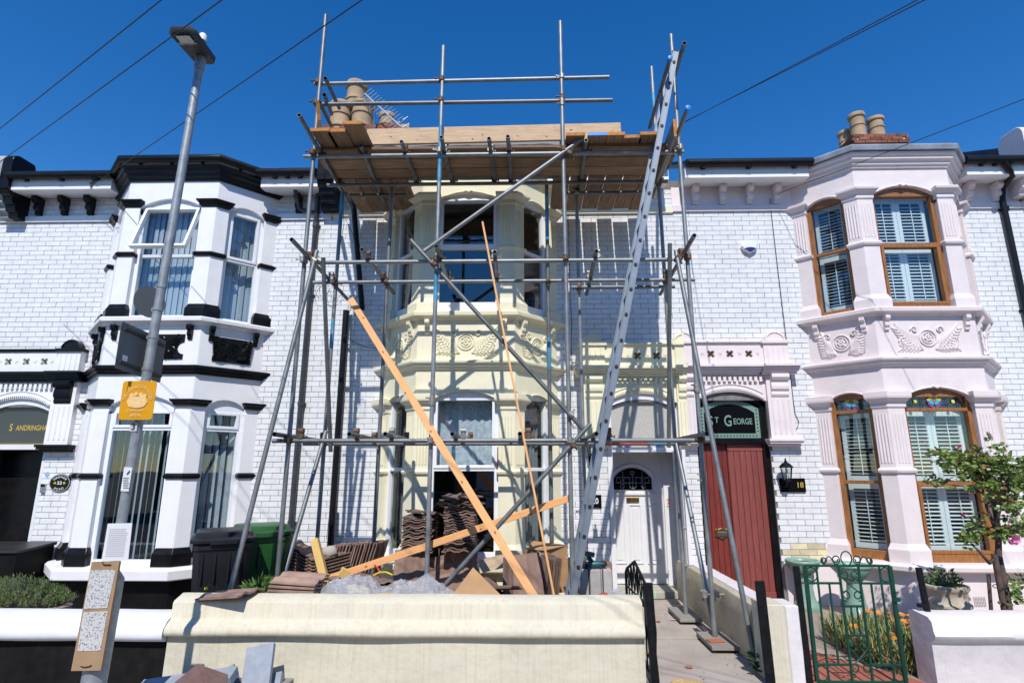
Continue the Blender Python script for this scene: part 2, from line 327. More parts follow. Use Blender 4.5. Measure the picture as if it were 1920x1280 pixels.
def brickwork(wall,cells,x0,x1,z0,z1,holes,nmax=300):
    full=[]; rest=MB()
    for r in range(math.floor(z0/BRICK_H+1e-6),math.ceil(z1/BRICK_H-1e-6)):
        za=max(z0,r*BRICK_H); zb=min((r+1)*BRICK_H,z1); zc=(za+zb)/2
        if zb-za<.02: continue
        spans=[(x0,x1)]
        for (ha,hb,hc,hd) in holes:
            if hc-.02<zc<hd+.02:
                ns=[]
                for a,b in spans:
                    if hb<=a or ha>=b: ns.append((a,b)); continue
                    if ha>a: ns.append((a,ha))
                    if hb<b: ns.append((hb,b))
                spans=ns
        off=(r%2)*BRICK_L/2
        for a,b in spans:
            k=math.floor((a-off)/BRICK_L+1e-6)
            while k*BRICK_L+off<b-1e-6:
                sa=k*BRICK_L+off; k+=1
                if sa<x0-1e-6 and a==x0: continue
                xa=max(a,sa); xb=sa+BRICK_L if b==x1 else min(b,sa+BRICK_L)
                if xb-xa<.03: continue
                xc=(xa+xb)/2
                if xb-xa>BRICK_L-.001 and zb-za>BRICK_H-.001: full.append((xc,zc))
                else:
                    v,f=brick_geo(xb-xa-.0055,zb-za-.0055,j=.0006); rest.add([(p[0]+xc,p[1]+YB,p[2]+zc) for p in v],f)
    full.sort(key=lambda p:(p[0]**2+D*D+(p[1]-HC)**2))
    for i,(x,z) in enumerate(full):
        if i<nmax:
            o=mo('brick',BRICK_ME2 if (3.45<x<4.1 and z<.72 and rnd.random()<.75-.5*(4.1-x)) else BRICK_ME,None,wall,(x+rnd.uniform(-.0012,.0012),YB,z+rnd.uniform(-.0008,.0008))); o.rotation_euler=(rnd.uniform(-.006,.006),rnd.uniform(-.003,.003),rnd.uniform(-.005,.005))
        else:
            v,f=brick_geo(BRICK_L-.0055,BRICK_H-.0055,j=.0006); jx,jz=rnd.uniform(-.0012,.0012),rnd.uniform(-.0008,.0008); rest.add([(p[0]+x+jx,p[1]+YB,p[2]+z+jz) for p in v],f)
    if rest.v: ob('bricks',rest,'brick_white',wall,None,0,'stuff')

def window(h,k,xc,dz,w,zb,zt,trans,fm,head=.05,n0=-.12,jw=.055,sash=None,pane_m='glass',depth=.07,foot=None):
    """frame, then one sash and pane for each light between the transoms; sash: indices of lights that have a sash frame"""
    fn=facefn(k,xc,dz); B=lambda mb,s0,s1,z0,z1,na,nb: mb.prism([(s0,z0),(s1,z0),(s1,z1),(s0,z1)],lambda a,b,t:fn(a,b,t),na,nb)
    f=MB(); B(f,-w,-w+jw,zb,zt,n0,n0+depth); B(f,w-jw,w,zb,zt,n0,n0+depth); B(f,-w+jw,w-jw,zt-head,zt,n0,n0+depth); foot=foot or jw*.8; B(f,-w+jw,w-jw,zb,zb+foot,n0,n0+depth+.005)
    zs=[zb+foot]+list(trans)+[zt-head]
    for t in trans: B(f,-w+jw,w-jw,t-.022,t+.022,n0,n0+depth)
    fo=ob('window',f,fm,h,None,.004)
    for i in range(len(zs)-1):
        a=zs[i]+(.022 if i else 0); b=zs[i+1]-(.022 if i<len(zs)-2 else 0); s0,s1=-w+jw,w-jw
        if sash is None or i in sash:
            m=MB(); q=.038; n1,n2=n0+.012,n0+depth+.014; s0-=.008; s1+=.008; a-=.008; b+=.008
            B(m,s0,s0+q,a,b,n1,n2); B(m,s1-q,s1,a,b,n1,n2); B(m,s0+q,s1-q,b-q,b,n1,n2); B(m,s0+q,s1-q,a,a+q,n1,n2)
            ob('sash',m,fm,fo,None,.005); s0+=q;s1-=q;a+=q;b-=q
        g=MB(); B(g,s0-.005,s1+.005,a-.005,b+.005,n0+.028,n0+.034); ob('pane',g,pane_m,fo)
    return fo

def house(name,label,x0,dr,ub,wd,dz,main,trim,corb,fm,porch_main,porch_trim,frieze_brick,plinth_m,black,name_ext=False):
    h=thing(name,label,'house','terraced houses in the row')
    xc=x0+dr*ub; U=lambda u:x0+dr*u
    xa,xb=sorted((U(0),U(wd)))
    # ---- brick wall, openings left free
    ba,bb=xc-A_-P_+.02,xc+A_+P_-.02; da,db=sorted((U(.126),U(1.109))); pa,pb=sorted((U(0),U(1.30)))
    wl=MB()
    da2,db2=da,db
    if dr>0: segs=[(xa,da,-.1,6.0),(db,ba,-.1,6.0),(bb,xb,-.1,6.0),(da,db,2.62+dz,6.0)]
    else: segs=[(xa,ba,-.1,6.0),(bb,da,-.1,6.0),(db,xb,-.1,6.0),(da,db,2.62+dz,6.0)]
    segs.append((ba,bb,5.9,6.3))
    for a,b,c,d in segs: wl.box(a,b,YB,.25,c,d)
    wall=ob('wall',wl,'mortar',h)
    bxa,bxb=round(xa/BRICK_L)*BRICK_L,round(xb/BRICK_L)*BRICK_L
    if name_ext: bxa=-10.575; ob('wall_beyond',MB().box(-10.6,xa,YB,.25,-.1,6.0),'mortar',h)
    holes=[(ba,bb,-.5,7),(da,db,-.5,2.62+dz),(pa,pb,2.1+dz,3.42+dz)]
    brickwork(wall,None,bxa,bxb,.45+dz,5.46+dz,holes)
    if frieze_brick: brickwork(wall,None,bxa,bxb,5.565+dz,5.86+dz,[(ba,bb,-.5,7)],nmax=0)
    # ---- room behind the bay
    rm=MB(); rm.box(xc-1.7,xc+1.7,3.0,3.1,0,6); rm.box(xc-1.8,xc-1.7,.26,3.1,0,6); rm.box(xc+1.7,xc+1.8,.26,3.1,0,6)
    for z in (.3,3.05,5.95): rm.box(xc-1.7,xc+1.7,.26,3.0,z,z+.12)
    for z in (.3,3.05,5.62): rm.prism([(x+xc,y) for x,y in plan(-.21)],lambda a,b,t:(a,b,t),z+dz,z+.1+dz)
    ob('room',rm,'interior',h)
    # ---- bay
    b=MB(); Z=lambda pr:[(d,z+dz) for d,z in pr]
    ring(b,Z([(0,2.98),(0,3.70),(-.2,3.70),(-.2,2.98)]),xc); b2=MB(); ring(b2,Z([(0,5.82),(0,6.0),(-.2,6.0),(-.2,5.82)]),xc)
    for k,w,Lh in (('F',WF,A_),('L',WS,LH),('R',WS,LH)):
        fn=facefn(k,xc,dz)
        for zs,zc,ztop in ((2.565,2.70,2.985),(5.395,5.53,5.825)):
            cr=zc if k=='F' else zc-.03
            poly=[(-Lh,zs-.1),(-w,zs-.1)]+arc(w,zs,cr)+[(w,zs-.1),(Lh,zs-.1),(Lh,ztop),(-Lh,ztop)]
            b_=b if zs<3 else b2; b_.prism(poly,lambda p,q,t,fn=fn:fn(p,q,t),0,-.2)
            if not black:     # moulded rim with a small pendant
                rim=[fn(p,q+.012,.004) for p,q in arc(w+.02,zs-.01,cr)]; b_.path(rim,.012,6)
                if k=='F': b_.prism([(-.06,cr+.02),(0,cr-.012),(.06,cr+.02)],lambda p,q,t,fn=fn:fn(p,q,t),0,.03)
    bay=ob('bay',b,main,h,None,.006); ob('bay_head',b2,main,bay,None,.006)
    q=MB(); ring(q,Z([(0,-.1-dz),(0,.5),(-.2,.5),(-.2,-.1-dz)]),xc); ob('plinth',q,plinth_m or main,bay)
    pieces={'pilaster':[], 'capital':[], 'band':[], 'pilaster_base':[]}
    for (z0,zb_,zm,zc0,zc1) in ((.575,.80,1.63,2.44,2.66),(3.76,3.96,4.65,5.33,5.50)):
        for fnc in (pier,wpier):
            for sd in (-1,1):
                def mk(nm,rings,mt,sm=None):
                    q=MB(); fnc(q,xc,dz,sd,rings); ob(nm,q,mt,bay,None,.006)
                mk('pilaster',[(zb_-.01,.012,0),(zc0+.06,.012,0)],main)
                ch=zc1-.10 if black else zc0
                if black: mk('capital',[(ch,.02,0),(ch+.02,.05,.015),(ch+.04,.055,.02),(ch+.065,.085,.045),(zc1-.01,.09,.05)],trim)
                else: mk('capital',[(zc0,.014,0),(zc0+.02,.03,.012),(zc0+.075,.03,.012),(zc0+.085,.05,.02),(zc0+.125,.095,.05),(zc0+.15,.10,.055),(zc1-.005,.10,.055)],trim)
                mk('band',[(zm,.014,0),(zm+.012,.04,.02),(zm+.045,.05,.025),(zm+.06,.035,.015),(zm+.075,.014,0)],trim)
                mk('pilaster_base',[(z0,.05,.03),(zb_-.07,.05,.03),(zb_-.045,.035,.02),(zb_,.014,.004)],trim)
        if not black:
            for k,rng in (('F',[sd*(WF+.045+.04*i) for sd in (-1,1) for i in range(4)]),('L',[sd*(WS+.035+.036*i) for sd in (-1,1) for i in range(4)]),('R',[sd*(WS+.035+.036*i) for sd in (-1,1) for i in range(4)])):
                fn=facefn(k,xc,dz)
                for s in rng: fl=MB(); fl.path([fn(s,z,.011) for z in (zm+.13,zm+.15,zc0-.09,zc0-.07)],.011,6); ob('flute',fl,main,bay,40)
    def rg(nm,pr,mt): q=MB(); ring(q,Z(pr),xc); return ob(nm,q,mt,bay,None,.004)
    rg('belt_moulding',[(-.02,2.985),(.03,2.985),(.035,3.01),(.06,3.02),(.065,3.05),(.095,3.06),(.10,3.09),(.06,3.105),(.02,3.11),(-.02,3.115)],trim)
    rg('sill',[(-.1,3.655),(.03,3.655),(.045,3.685),(.075,3.695),(.10,3.70),(.105,3.75),(.08,3.765),(-.1,3.775)],main)
    rg('lower_sill',[(-.1,.43),(.12,.43),(.16,.445),(.165,.55),(.13,.575),(-.1,.585)] if black else [(-.1,.48),(.09,.48),(.12,.50),(.125,.55),(.09,.575),(-.1,.585)],main)
    # corbels and relief panels under the sill
    for k,pos in (('F',(-.52,.52)),('L',(-.29,.29)),('R',(-.29,.29))):
        fn=facefn(k,xc,dz)
        for s in pos: q=MB(); console(q,fn,s,3.655,.2,.062,.085); ob('corbel',q,corb,bay,None,.004)
        w,hh=((.80,.36) if k=='F' else (.46,.36)); zc=3.36
        if black:
            q=MB(); r=.085; hw=w/2+(.05 if k=='F' else .02); ht=.17; poly=[]
            for cx,cz,a0 in ((-hw,zc-.02,90),(hw,zc-.02,270)):
                poly+= [(cx+r*math.cos(R(a0-180*i/8+ (0))),cz+r*math.sin(R(a0-180*i/8))) for i in range(9)] if a0==90 else [(cx+r*math.cos(R(a0-180*i/8)),cz+r*math.sin(R(a0-180*i/8))) for i in range(9)]
            poly=[(-hw,zc+ht),(hw,zc+ht),(hw,zc+.065)]+[(hw+r*math.cos(R(90+180*i/8)),zc-.02+r*math.sin(R(90+180*i/8))) for i in range(9)]+[(hw,zc-ht),(-hw,zc-ht)]+[(-hw+r*math.cos(R(270+180*i/8)),zc-.02+r*math.sin(R(270+180*i/8))) for i in range(9)]+[(-hw,zc+.065)]
            q.prism(poly,lambda a,c,t,fn=fn:fn(a,c,t),-.01,.014); pn=ob('ornament_panel',q,corb,bay)
            q=MB(); relief(q,lambda a,c,n,fn=fn:fn(a,c,n+.014),w*.9,hh*.9,zc); ob('relief',q,corb,pn.parent,45)
        else:
            q=MB(); relief(q,fn,w,hh,zc); ob('relief',q,main,bay,45)
    # cornice and bay roof
    rg('cornice',[(-.02,5.80),(.025,5.80),(.03,5.83),(.055,5.84),(.06,5.88),(.10,5.90),(.105,5.94),(.135,5.955),(.14,5.99),(-.02,6.0)],trim if black else main)
    q=MB(); q.prism([(x+xc,y) for x,y in plan(.10 if black else .17)],lambda a,c,t:(a,c,t),6.004+dz,6.03+dz)
    if not black: ring(q,Z([(.12,6.0),(.175,6.0),(.185,6.06),(.17,6.085),(.10,6.07),(.10,6.03)]),xc)
    ob('bay_roof',q,'lead',bay)
    if black:
        q=MB(); q.path([(xc+x,y,6.065+dz) for x,y in plan(.17)],.055,10); 
        for k,n in (('F',3),('L',2),('R',2)):
            fn=facefn(k,xc,dz)
            for i in range(n): s=(-.45+.9*i/(n-1)) if n==3 else (-.2+.4*i); q.prism([(0.09,5.985),(.20,6.05),(.09,6.05)],lambda a,c,t,fn=fn,s=s:fn(s+t,c,a),-.02,.02)
        ob('bay_gutter',q,'gutter_black',bay,40); rg('bay_fascia',[(-.02,5.995),(.115,5.995),(.115,6.09),(-.02,6.09)],main)
    # ---- eaves
    ev=MB(); ev.prism([(-.33,5.82+dz),(-.36,5.83+dz),(-.36,6.0+dz),(.1,6.0+dz),(.1,5.9+dz),(-.02,5.86+dz)],lambda a,c,t:(t,a,c),xa+.12,ba+.10); ev2=MB(); ev2.prism([(-.33,5.82+dz),(-.36,5.83+dz),(-.36,6.0+dz),(.1,6.0+dz),(.1,5.9+dz),(-.02,5.86+dz)],lambda a,c,t:(t,a,c),bb-.10,xb-.12); ob('eaves_board',ev2,'paint_white',h)
    ob('eaves_board',ev,'paint_white',h)
    for a,c in ((xa,ba-.02),(bb+.02,xb)):
        sb=MB(); sb.prism([(.0,5.455+dz),(-.035,5.46+dz),(-.04,5.55+dz),(-.02,5.56+dz),(.0,5.565+dz)],lambda p,q_,t:(t,p,q_),a,c); ob('string_course',sb,porch_main,h)
    if not frieze_brick:
        for a,c in ((xa,ba-.02),(bb+.02,xb)): q=MB(); q.box(a,c,-.012,.1,5.56+dz,5.86+dz); ob('frieze',q,porch_main,h)
    x=xa+.34
    while x<xb-.2:
        if not (xc-A_-P_-.02<x<xc+A_+P_+.02):
            q=MB(); console(q,lambda s,z,n:(s,-n,z),x,5.835+dz,.27,.085,.17); ob('eaves_bracket',q,corb if black else porch_main,h,None,.004)
        x+=.405
    for ga,gb in ((xa+.13,ba+.14),(bb-.14,xb-.13)):
        gt=MB(); gt.path([(ga,-.42,6.03+dz),(gb,-.42,6.03+dz)],.06,10)
        for i in range(3): xx=ga+.25+i*(gb-ga-.5)/2; gt.box(xx-.03,xx+.03,-.44,-.36,5.955+dz,6.02+dz)
        ob('gutter',gt,'gutter_black',h,40)
    rf=MB(); rf.prism([(-.44,6.06+dz),(4.2,6.06+dz+4.64*math.tan(R(29))),(4.2,6.0+dz+4.64*math.tan(R(29))),(-.40,6.03+dz)],lambda a,c,t:(t,a,c),xa+.12,xb-.12)
    ob('roof',rf,'slate',h)
    # ---- door surround
    PT=lambda u,y,z:(U(u),y,z+dz)
    def pb_(nm,boxes,mt,par,bv=.004):
        q=MB(PT)
        for t in boxes: q.box(*t)
        return ob(nm,q,mt,par,None,bv)
    sur=pb_('door_surround',[(.0,1.10,-.03,.0,2.94,3.0)],porch_main,h)
    q=MB(PT); poly=[(.126,2.50)]+[(.6175+p,c) for p,c in arc(.4915,2.60,2.735)]+[(1.109,2.50),(1.14,2.50),(1.14,2.965),(.10,2.965),(.10,2.50)]
    q.prism(poly,lambda a,c,t:(a,t,c),-.035,.06); ob('arch',q,porch_main,sur,None,.004)
    q=MB(PT); ar=arc(.46,2.635,2.775,34)
    for i,(p,c) in enumerate(ar[1:-1]):
        q.prism([(-.014,0),(.014,0),(0,-.026)],lambda a,d_,t,p=p,c=c:(.6175+p+a,t,c+d_),-.034,-.052)
    q.path([(.6175+p,-.036,c+.012) for p,c in ar],.012,6); q.path([(.6175+p,-.036,c+.055) for p,c in arc(.45,2.655,2.785,20)],.012,6)
    ob('arch_moulding',q,porch_main,sur)
    for i in range(13):
        u=.17+i*.0715; pb_('dentil',[(u,u+.042,-.075,-.03,2.872,2.94)],porch_main,sur,.003)
    pb_('dentil_band',[(.10,1.11,-.045,-.03,2.94,2.97)],porch_main,sur)
    for u0,u1 in ((.0,.126),(1.11,1.45)):
        pb_('door_pilaster',[(u0,u1,-.08,.0,2.06,2.97)],porch_main,sur)
        for i in range(4 if u0 else 2):
            u=u0+(.06 if u0 else .03)+i*(.075 if u0 else .055); q=MB(PT); q.path([(u,-.078,z) for z in (2.15,2.17,2.60,2.62)],.012,6); ob('flute',q,porch_main,sur,40)
        e=.04 if u0 else 0
        pb_('pilaster_foot',[(u0-(.03 if u0 else 0),u1+e,-.10,.0,1.985,2.02),(u0-(.05 if u0 else 0),u1+e+.02,-.14,.0,2.02,2.05),(u0-(.06 if u0 else 0),u1+e+.03,-.16,.0,2.05,2.085)],porch_trim,sur)
        q=MB(PT); q.prism([(0,2.97),(-.17,2.97),(-.175,2.92),(-.15,2.885),(-.12,2.87),(-.13,2.80),(-.125,2.76),(-.10,2.73),(-.105,2.69),(-.09,2.66),(0,2.66)],lambda a,c,t:(t,a,c),u0+(.05 if u0 else 0),u1-(.05 if u0 else .02)); ob('pilaster_bracket',q,porch_trim,sur,None,.004)
    cor=[]
    for (u0,u1,ex) in ((0,1.06,0),(1.06,1.55,.05),(0,.16,.05)):
        cor+=[(u0,u1-.03,-.09-ex,.0,2.97,3.0),(u0,u1-.015,-.13-ex,.0,3.0,3.03),(u0,u1-.005,-.155-ex,.0,3.03,3.065),(u0,u1,-.19-ex,.0,3.065,3.105)]
    pb_('porch_cornice',cor,porch_trim,sur)
    q=MB(PT); hc=(.38,.645,.91); e=[.126,.51,.78,1.11]
    for i,c0 in enumerate(hc):
        for sg,(ea,eb) in ((1,(e[i],c0)),(-1,(c0,e[i+1]))):
            ct=qfoil(20,90,270) if sg>0 else qfoil(20,270,450)
            poly=([(c0+p,3.262+r) for p,r in ct]+[(c0,3.105),(ea,3.105),(ea,3.405),(c0,3.405)]) if sg>0 else ([(c0+p,3.262+r) for p,r in ct]+[(c0,3.405),(eb,3.405),(eb,3.105),(c0,3.105)])
            q.prism(poly,lambda a,c,t:(a,t,c),-.085,-.03)
    for c0 in (.26,.51,.78,1.03):      # incised stars
        for k in range(4):
            a=k*math.pi/4; q.bar((c0-.03*math.cos(a),-.086,3.262-.03*math.sin(a)),(c0+.03*math.cos(a),-.086,3.262+.03*math.sin(a)),.006,.006)
    q.box(1.11,1.45,-.11,.0,3.105,3.405); q.box(0,.126,-.11,.0,3.105,3.405)
    for i in range(4): q.path([(1.165+i*.075,-.108,z) for z in (3.14,3.15,3.36,3.37)],.011,6)
    ob('parapet_panel',q,porch_main,sur)
    pb_('parapet_back',[(.126,1.11,-.03,.0,3.105,3.405)],'stone_brown',sur,0)
    pb_('parapet_coping',[(0,1.11,-.105,.0,3.405,3.42),(0,1.11,-.12,.0,3.42,3.445),(1.08,1.48,-.14,.0,3.405,3.45),(0,.16,-.14,.0,3.405,3.45)],porch_trim,sur)
    for u,hf in ((1.28,0),(0,1)):
        q=MB(PT); pts=[(u+.135*math.cos(t),3.45+.135*math.sin(t)) for t in [ (math.pi/2 if hf else math.pi)*i/14 for i in range(15)]]
        if hf: pts.append((u,3.45))
        q.prism(pts,lambda a,c,t:(a,t,c),-.11,.0)
        if not hf or 1: q.path([(a if not hf else a,-.112,c-.02) for a,c in pts[1:14]],.012,6)
        ob('finial',q,porch_trim,sur,40)
    # ---- plinth beside the door
    for u0,u1 in ((1.14,ub-A_-P_),(ub+A_+P_,wd)): q=MB(PT); q.box(u0,u1,-.04,.02,-.1-dz,.45); ob('wall_plinth',q,plinth_m or porch_main,h,None,.006)
    return h,U,xc
H22,U22,X22=house('terraced_house','white painted terraced house with glossy black bands and vertical blinds',-7.83,1,2.80,4.9,-.05,'paint_white','paint_black','paint_black','upvc','paint_white','paint_black',True,'paint_black',True,True)
H20,U20,X20=house('terraced_house','cream painted terraced house behind the scaffolding, white front door',2.24,-1,3.02,5.17,0,'paint_cream','paint_cream','paint_cream','upvc','paint_cream','paint_cream',True,None,False)
H18,U18,X18=house('terraced_house','pale pink terraced house with brown window frames and red doors',2.24,1,3.04,5.15,0.02,'paint_pink','paint_pink','paint_pink','frame_brown','paint_pink','paint_pink',False,None,False)
# ---------------------------------------------------------------- windows
def hinge(o,pt,axis,ang):
    o.matrix_basis=Matrix.Translation(pt)@Matrix.Rotation(ang,4,Vector(axis).normalized())@Matrix.Translation(-Vector(pt))@o.matrix_basis
for k,w in (('F',WF),('L',WS),('R',WS)):
    wu=window(H22,k,X22,-.05,w,3.77,5.53,(4.68,),'upvc',head=.13,sash=(1,))
    window(H22,k,X22,-.05,w,.58,2.70,(2.27,),'upvc',head=.20,sash=(1,),foot=.07)
    if k=='F':
        for c in wu.children:
            z=sum(v.co.z for v in c.data.vertices)/len(c.data.vertices)
            if z>4.7: hinge(c,(X22,-.56,5.37),(1,0,0),R(-19))
    window(H20,k,X20,0,w,3.77,5.53,(4.71,),'upvc',head=.10,sash=(1,) if k=='F' else (),foot=.15)
    window(H20,k,X20,0,w,.58,2.70,(1.70,),'upvc',head=.09,sash=(1,) if k=='F' else (),foot=.12)
    window(H18,k,X18,.02,w,3.77,5.53,(4.69,),'frame_brown',head=.13,sash=(0,) if k=='F' else (),foot=.07)
    window(H18,k,X18,.02,w,.58,2.70,(1.52,2.43),'frame_brown',head=.11,sash=(0,) if k=='F' else (),foot=.11)
# vertical blinds of the white house
def vblind(k,w,zb,zt,ang,label,xc,dz):
    t=thing('vertical_blind',label,'blind','vertical blinds in the black and white house')
    fn=facefn(k,xc,dz); n=int(2*w/.083); q=MB(); q.prism([(-w,zt-.03),(w,zt-.03),(w,zt),(-w,zt)],lambda a,b,c:fn(a,b,c),-.25,-.21); ob('headrail',q,'upvc',t)
    for i in range(n):
        s=-w+.05+i*(2*w-.1)/(n-1); a=ang+rnd.uniform(-.12,.12); ca,sa=.044*math.cos(a),.044*math.sin(a); q=MB()
        q.prism([(s-ca,-.23-sa),(s,-.224),(s+ca,-.23+sa),(s+ca,-.228+sa),(s,-.222),(s-ca,-.228-sa)],lambda p,n_,z:fn(p,z,n_),zb+rnd.uniform(0,.01),zt-.03); ob('slat',q,'slat_grey',t)
for k,w in (('F',WF+.1),('L',WS+.08),('R',WS+.08)):
    nm={'F':'front','L':'far left side','R':'right-hand side'}[k]
    vblind(k,w,3.80,5.5,.25 if k!='L' else .6,'grey vertical blind behind the upper %s pane of the black and white bay'%nm,X22,-.05)
    vblind(k,w,.62,2.66,.85,'grey vertical blind behind the lower %s pane of the black and white bay'%nm,X22,-.05)
# louvred shutters of the pink house
def shutter(k,s0,s1,lights,label,tilt):
    t=thing('louvre_shutter',label,'shutter','louvred shutters in the pink bay')
    fn=facefn(k,X18,.02); n0=-.23
    B=lambda q,a,b,c,d,x=0,y=.03: q.prism([(a,c),(b,c),(b,d),(a,d)],lambda p,z,n:fn(p,z,n),n0+x,n0+y)
    for (za,zb) in lights:
        q=MB(); f=.052; B(q,s0,s0+f,za,zb); B(q,s1-f,s1,za,zb); B(q,s0+f,s1-f,za,za+f*1.3); B(q,s0+f,s1-f,zb-f*1.3,zb); ob('shutter_frame',q,'shutter',t,None,.003)
        q=MB(); m=(s0+s1)/2; B(q,m-.005,m+.005,za+.08,zb-.08,.034,.042); ob('tilt_rod',q,'shutter',t)
        z=za+f*1.3+.03; me=None
        while z<zb-f*1.3-.015:
            q=MB(); tl=tilt+rnd.uniform(-.03,.03); ca,sa=.026*math.cos(tl),.026*math.sin(tl)
            q.prism([(-ca,z-sa),(0,z+.003),(ca,z+sa),(ca,z+sa-.005),(0,z-.004),(-ca,z-sa-.005)],lambda n,zz,p:fn(p,zz,n0+.015+n),s0+f,s1-f); ob('louvre',q,'shutter',t); z+=.0475
for k,pn in (('F',((-.40,-.002,'left leaf'),(.002,.40,'right leaf'))),('L',((-.20,.20,'single leaf'),)),('R',((-.20,.20,'single leaf'),))):
    for s0,s1,nm in pn:
        fc={'F':'front','L':'left side','R':'far right side'}[k]
        shutter(k,s0,s1,((3.86,4.67),(4.69,5.44)),'white louvred shutter, %s, in the upper %s window of the pink bay'%(nm,fc),-.55 if k=='F' else -.2)
        shutter(k,s0,s1,((.69,1.50),(1.53,2.42)),'white louvred shutter, %s, in the lower %s window of the pink bay'%(nm,fc),-.25 if k=='F' else -.05)
# stained glass in the top lights of the lower pink bay
def stained(k,cx,sc_,circ,par):
    fn=facefn(k,X18,.02); n=-.075; zc=2.525
    def pl(pts,m): q=MB(); q.prism(pts,lambda a,b,t:fn(a,b,t),n,n+.003); ob('coloured_glass',q,m,par)
    S=lambda L:[(cx+a*sc_,zc+b*sc_) for a,b in L]
    pl(S([(0,.075),(.025,.03),(0,-.01),(-.025,.03)]),'glass_amber')
    for g in (-1,1):
        pl(S([(g*.002,-.012),(g*.028,.028),(g*.075,.02),(g*.05,-.02),(g*.012,-.045)]),'glass_blue')
        pl(S([(g*.004,.08),(g*.05,.075),(g*.095,.03),(g*.077,.022),(g*.03,.032)]),'glass_yellow')
        pl(S([(g*.078,.016),(g*.09,.02),(g*.075,-.045),(g*.02,-.075),(g*.012,-.05),(g*.052,-.024)]),'glass_purple')
    pl(S([(0,-.05),(.016,-.075),(-.016,-.075)]),'glass_green')
    for c in circ: pl([(cx+c+.022*math.cos(t),zc+.01+.022*math.sin(t)) for t in [2*math.pi*i/14 for i in range(14)]],'glass_yellow')
    q=MB(); w=WF-.06 if k=='F' else WS-.06
    for z in (zc-.03,zc+.045): q.bar(fn(-w,z,n+.004),fn(w,z,n+.004),.004,.004)
    for s in ([-.3,-.16,.16,.3] if k=='F' else [-.13,.13]): q.bar(fn(s,zc-.08,n+.004),fn(s,zc+.08,n+.004),.004,.004)
    ob('lead_came',q,'dark_print',par)
for wi in [c for c in H18.children if c.name.startswith('window')]:
    zs=[v.co.z for v in wi.data.vertices]
    if min(zs)<1:
        x=sum(v.co.x for v in wi.data.vertices)/len(zs)
        k='F' if abs(x-X18)<.2 else ('L' if x<X18 else 'R'); stained(k,0,1.0,(-.24,.24) if k=='F' else (),wi)
# curtains of the cream house
def curtain(k,s0,s1,zb,zt,m,label,amp=.012,n=40,n0=-.26):
    fn=facefn(k,X20,0); q=MB(); vs=[];fs=[]
    for i in range(n+1):
        s=s0+(s1-s0)*i/n; a=n0+amp*math.sin(i*1.3)+rnd.uniform(-.004,.004)
        vs+=[fn(s,zb+(.0 if amp<.02 else 0),a),fn(s,zt,a*1.0),fn(s,zt,a-.003),fn(s,zb,a-.003)]
    for i in range(n):
        for c in range(4): fs.append((i*4+c,(i+1)*4+c,(i+1)*4+(c+1)%4,i*4+(c+1)%4))
    tag(ob('curtain',q.add(vs,fs),m,None,60),label,'curtain','curtains in the cream bay')
curtain('F',-.42,.42,1.72,2.66,'curtain_net','pale net curtain behind the top light of the cream bay')
curtain('L',-.24,.24,.64,2.66,'curtain_dark','grey pleated curtain in the lower left side window of the cream bay',.022)
curtain('R',-.24,.24,.64,2.66,'curtain_dark','grey pleated curtain in the lower right side window of the cream bay',.022)
curtain('L',-.24,.24,3.88,5.5,'curtain_dark','grey pleated curtain in the upper left side window of the cream bay',.022)
for s in (-.455,.44):      # timber battens standing beside the lower front pane
    q=MB(); q.box(X20+s-.016,X20+s+.016,-.585,-.555,1.63,1.98)
    tag(ob('timber_offcut',q,M('timber_weathered%d'%(s>0),(.20,.12,.07),rough=.8,var=.3,vs=6,stretch=(9,9,1)),None),'short brown timber strip %s the lower front window of the cream bay'%('left of' if s<0 else 'right of'),'timber')

# ---------------------------------------------------------------- the pink house's entrance: red boarded doors
def pbox(U,dz,boxes):
    q=MB(lambda u,y,z:(U(u),y,z+dz))
    for t in boxes: q.box(*t)
    return q
def archfan(U,dz,u0,u1,zb,zs,zc,y0,y1):
    q=MB(lambda u,y,z:(U(u),y,z+dz)); c=(u0+u1)/2; q.prism([(u0,zb)]+[(c+p,z) for p,z in arc((u1-u0)/2,zs,zc)]+[(u1,zb)],lambda a,b,t:(a,t,b),y0,y1); return q
def archrim(U,dz,u0,u1,zs,zc,th,y0,y1):
    q=MB(lambda u,y,z:(U(u),y,z+dz)); c=(u0+u1)/2; w=(u1-u0)/2; o=[(c+p,z) for p,z in arc(w,zs,zc)]; i=[(c+p,z) for p,z in arc(w-.001,zs-th,zc-th)]
    q.prism(o+i[::-1],lambda a,b,t:(a,t,b),y0,y1); return q
z2=.02
fr=ob('door_frame',pbox(U18,z2,[(.126,.20,.03,.13,-.02,2.62),(1.035,1.109,.03,.13,-.02,2.62),(.20,1.035,.03,.12,2.02,2.10)]),'paint_black',H18,None,.005)
ob('frame_head',archrim(U18,z2,.126,1.109,2.61,2.74,.09,.03,.12),'paint_black',fr)
fan=ob('fanlight',archfan(U18,z2,.20,1.035,2.10,2.53,2.65,.075,.085),'sign_black',H18)
q=MB(lambda u,y,z:(U18(u),y,z+z2))
def border(q,u0,u1,zb,zs,zc,th,y):
    c=(u0+u1)/2; w=(u1-u0)/2; o=[(u0,zb)]+[(c+p,z) for p,z in arc(w,zs,zc)]+[(u1,zb)]; w2=w-th; i=[(u0+th,zb+th)]+[(c+p,z-th) for p,z in arc(w2,zs,zc)]+[(u1-th,zb+th)]
    n=len(o)
    for k in range(n): j=(k+1)%n; q.add([(o[k][0],y,o[k][1]),(o[j][0],y,o[j][1]),(i[j][0],y,i[j][1]),(i[k][0],y,i[k][1])],[(0,1,2,3)])
border(q,.205,1.03,2.105,2.515,2.635,.062,.0735)
ob('fanlight_border',q,'sign_mint',fan)
q=MB()
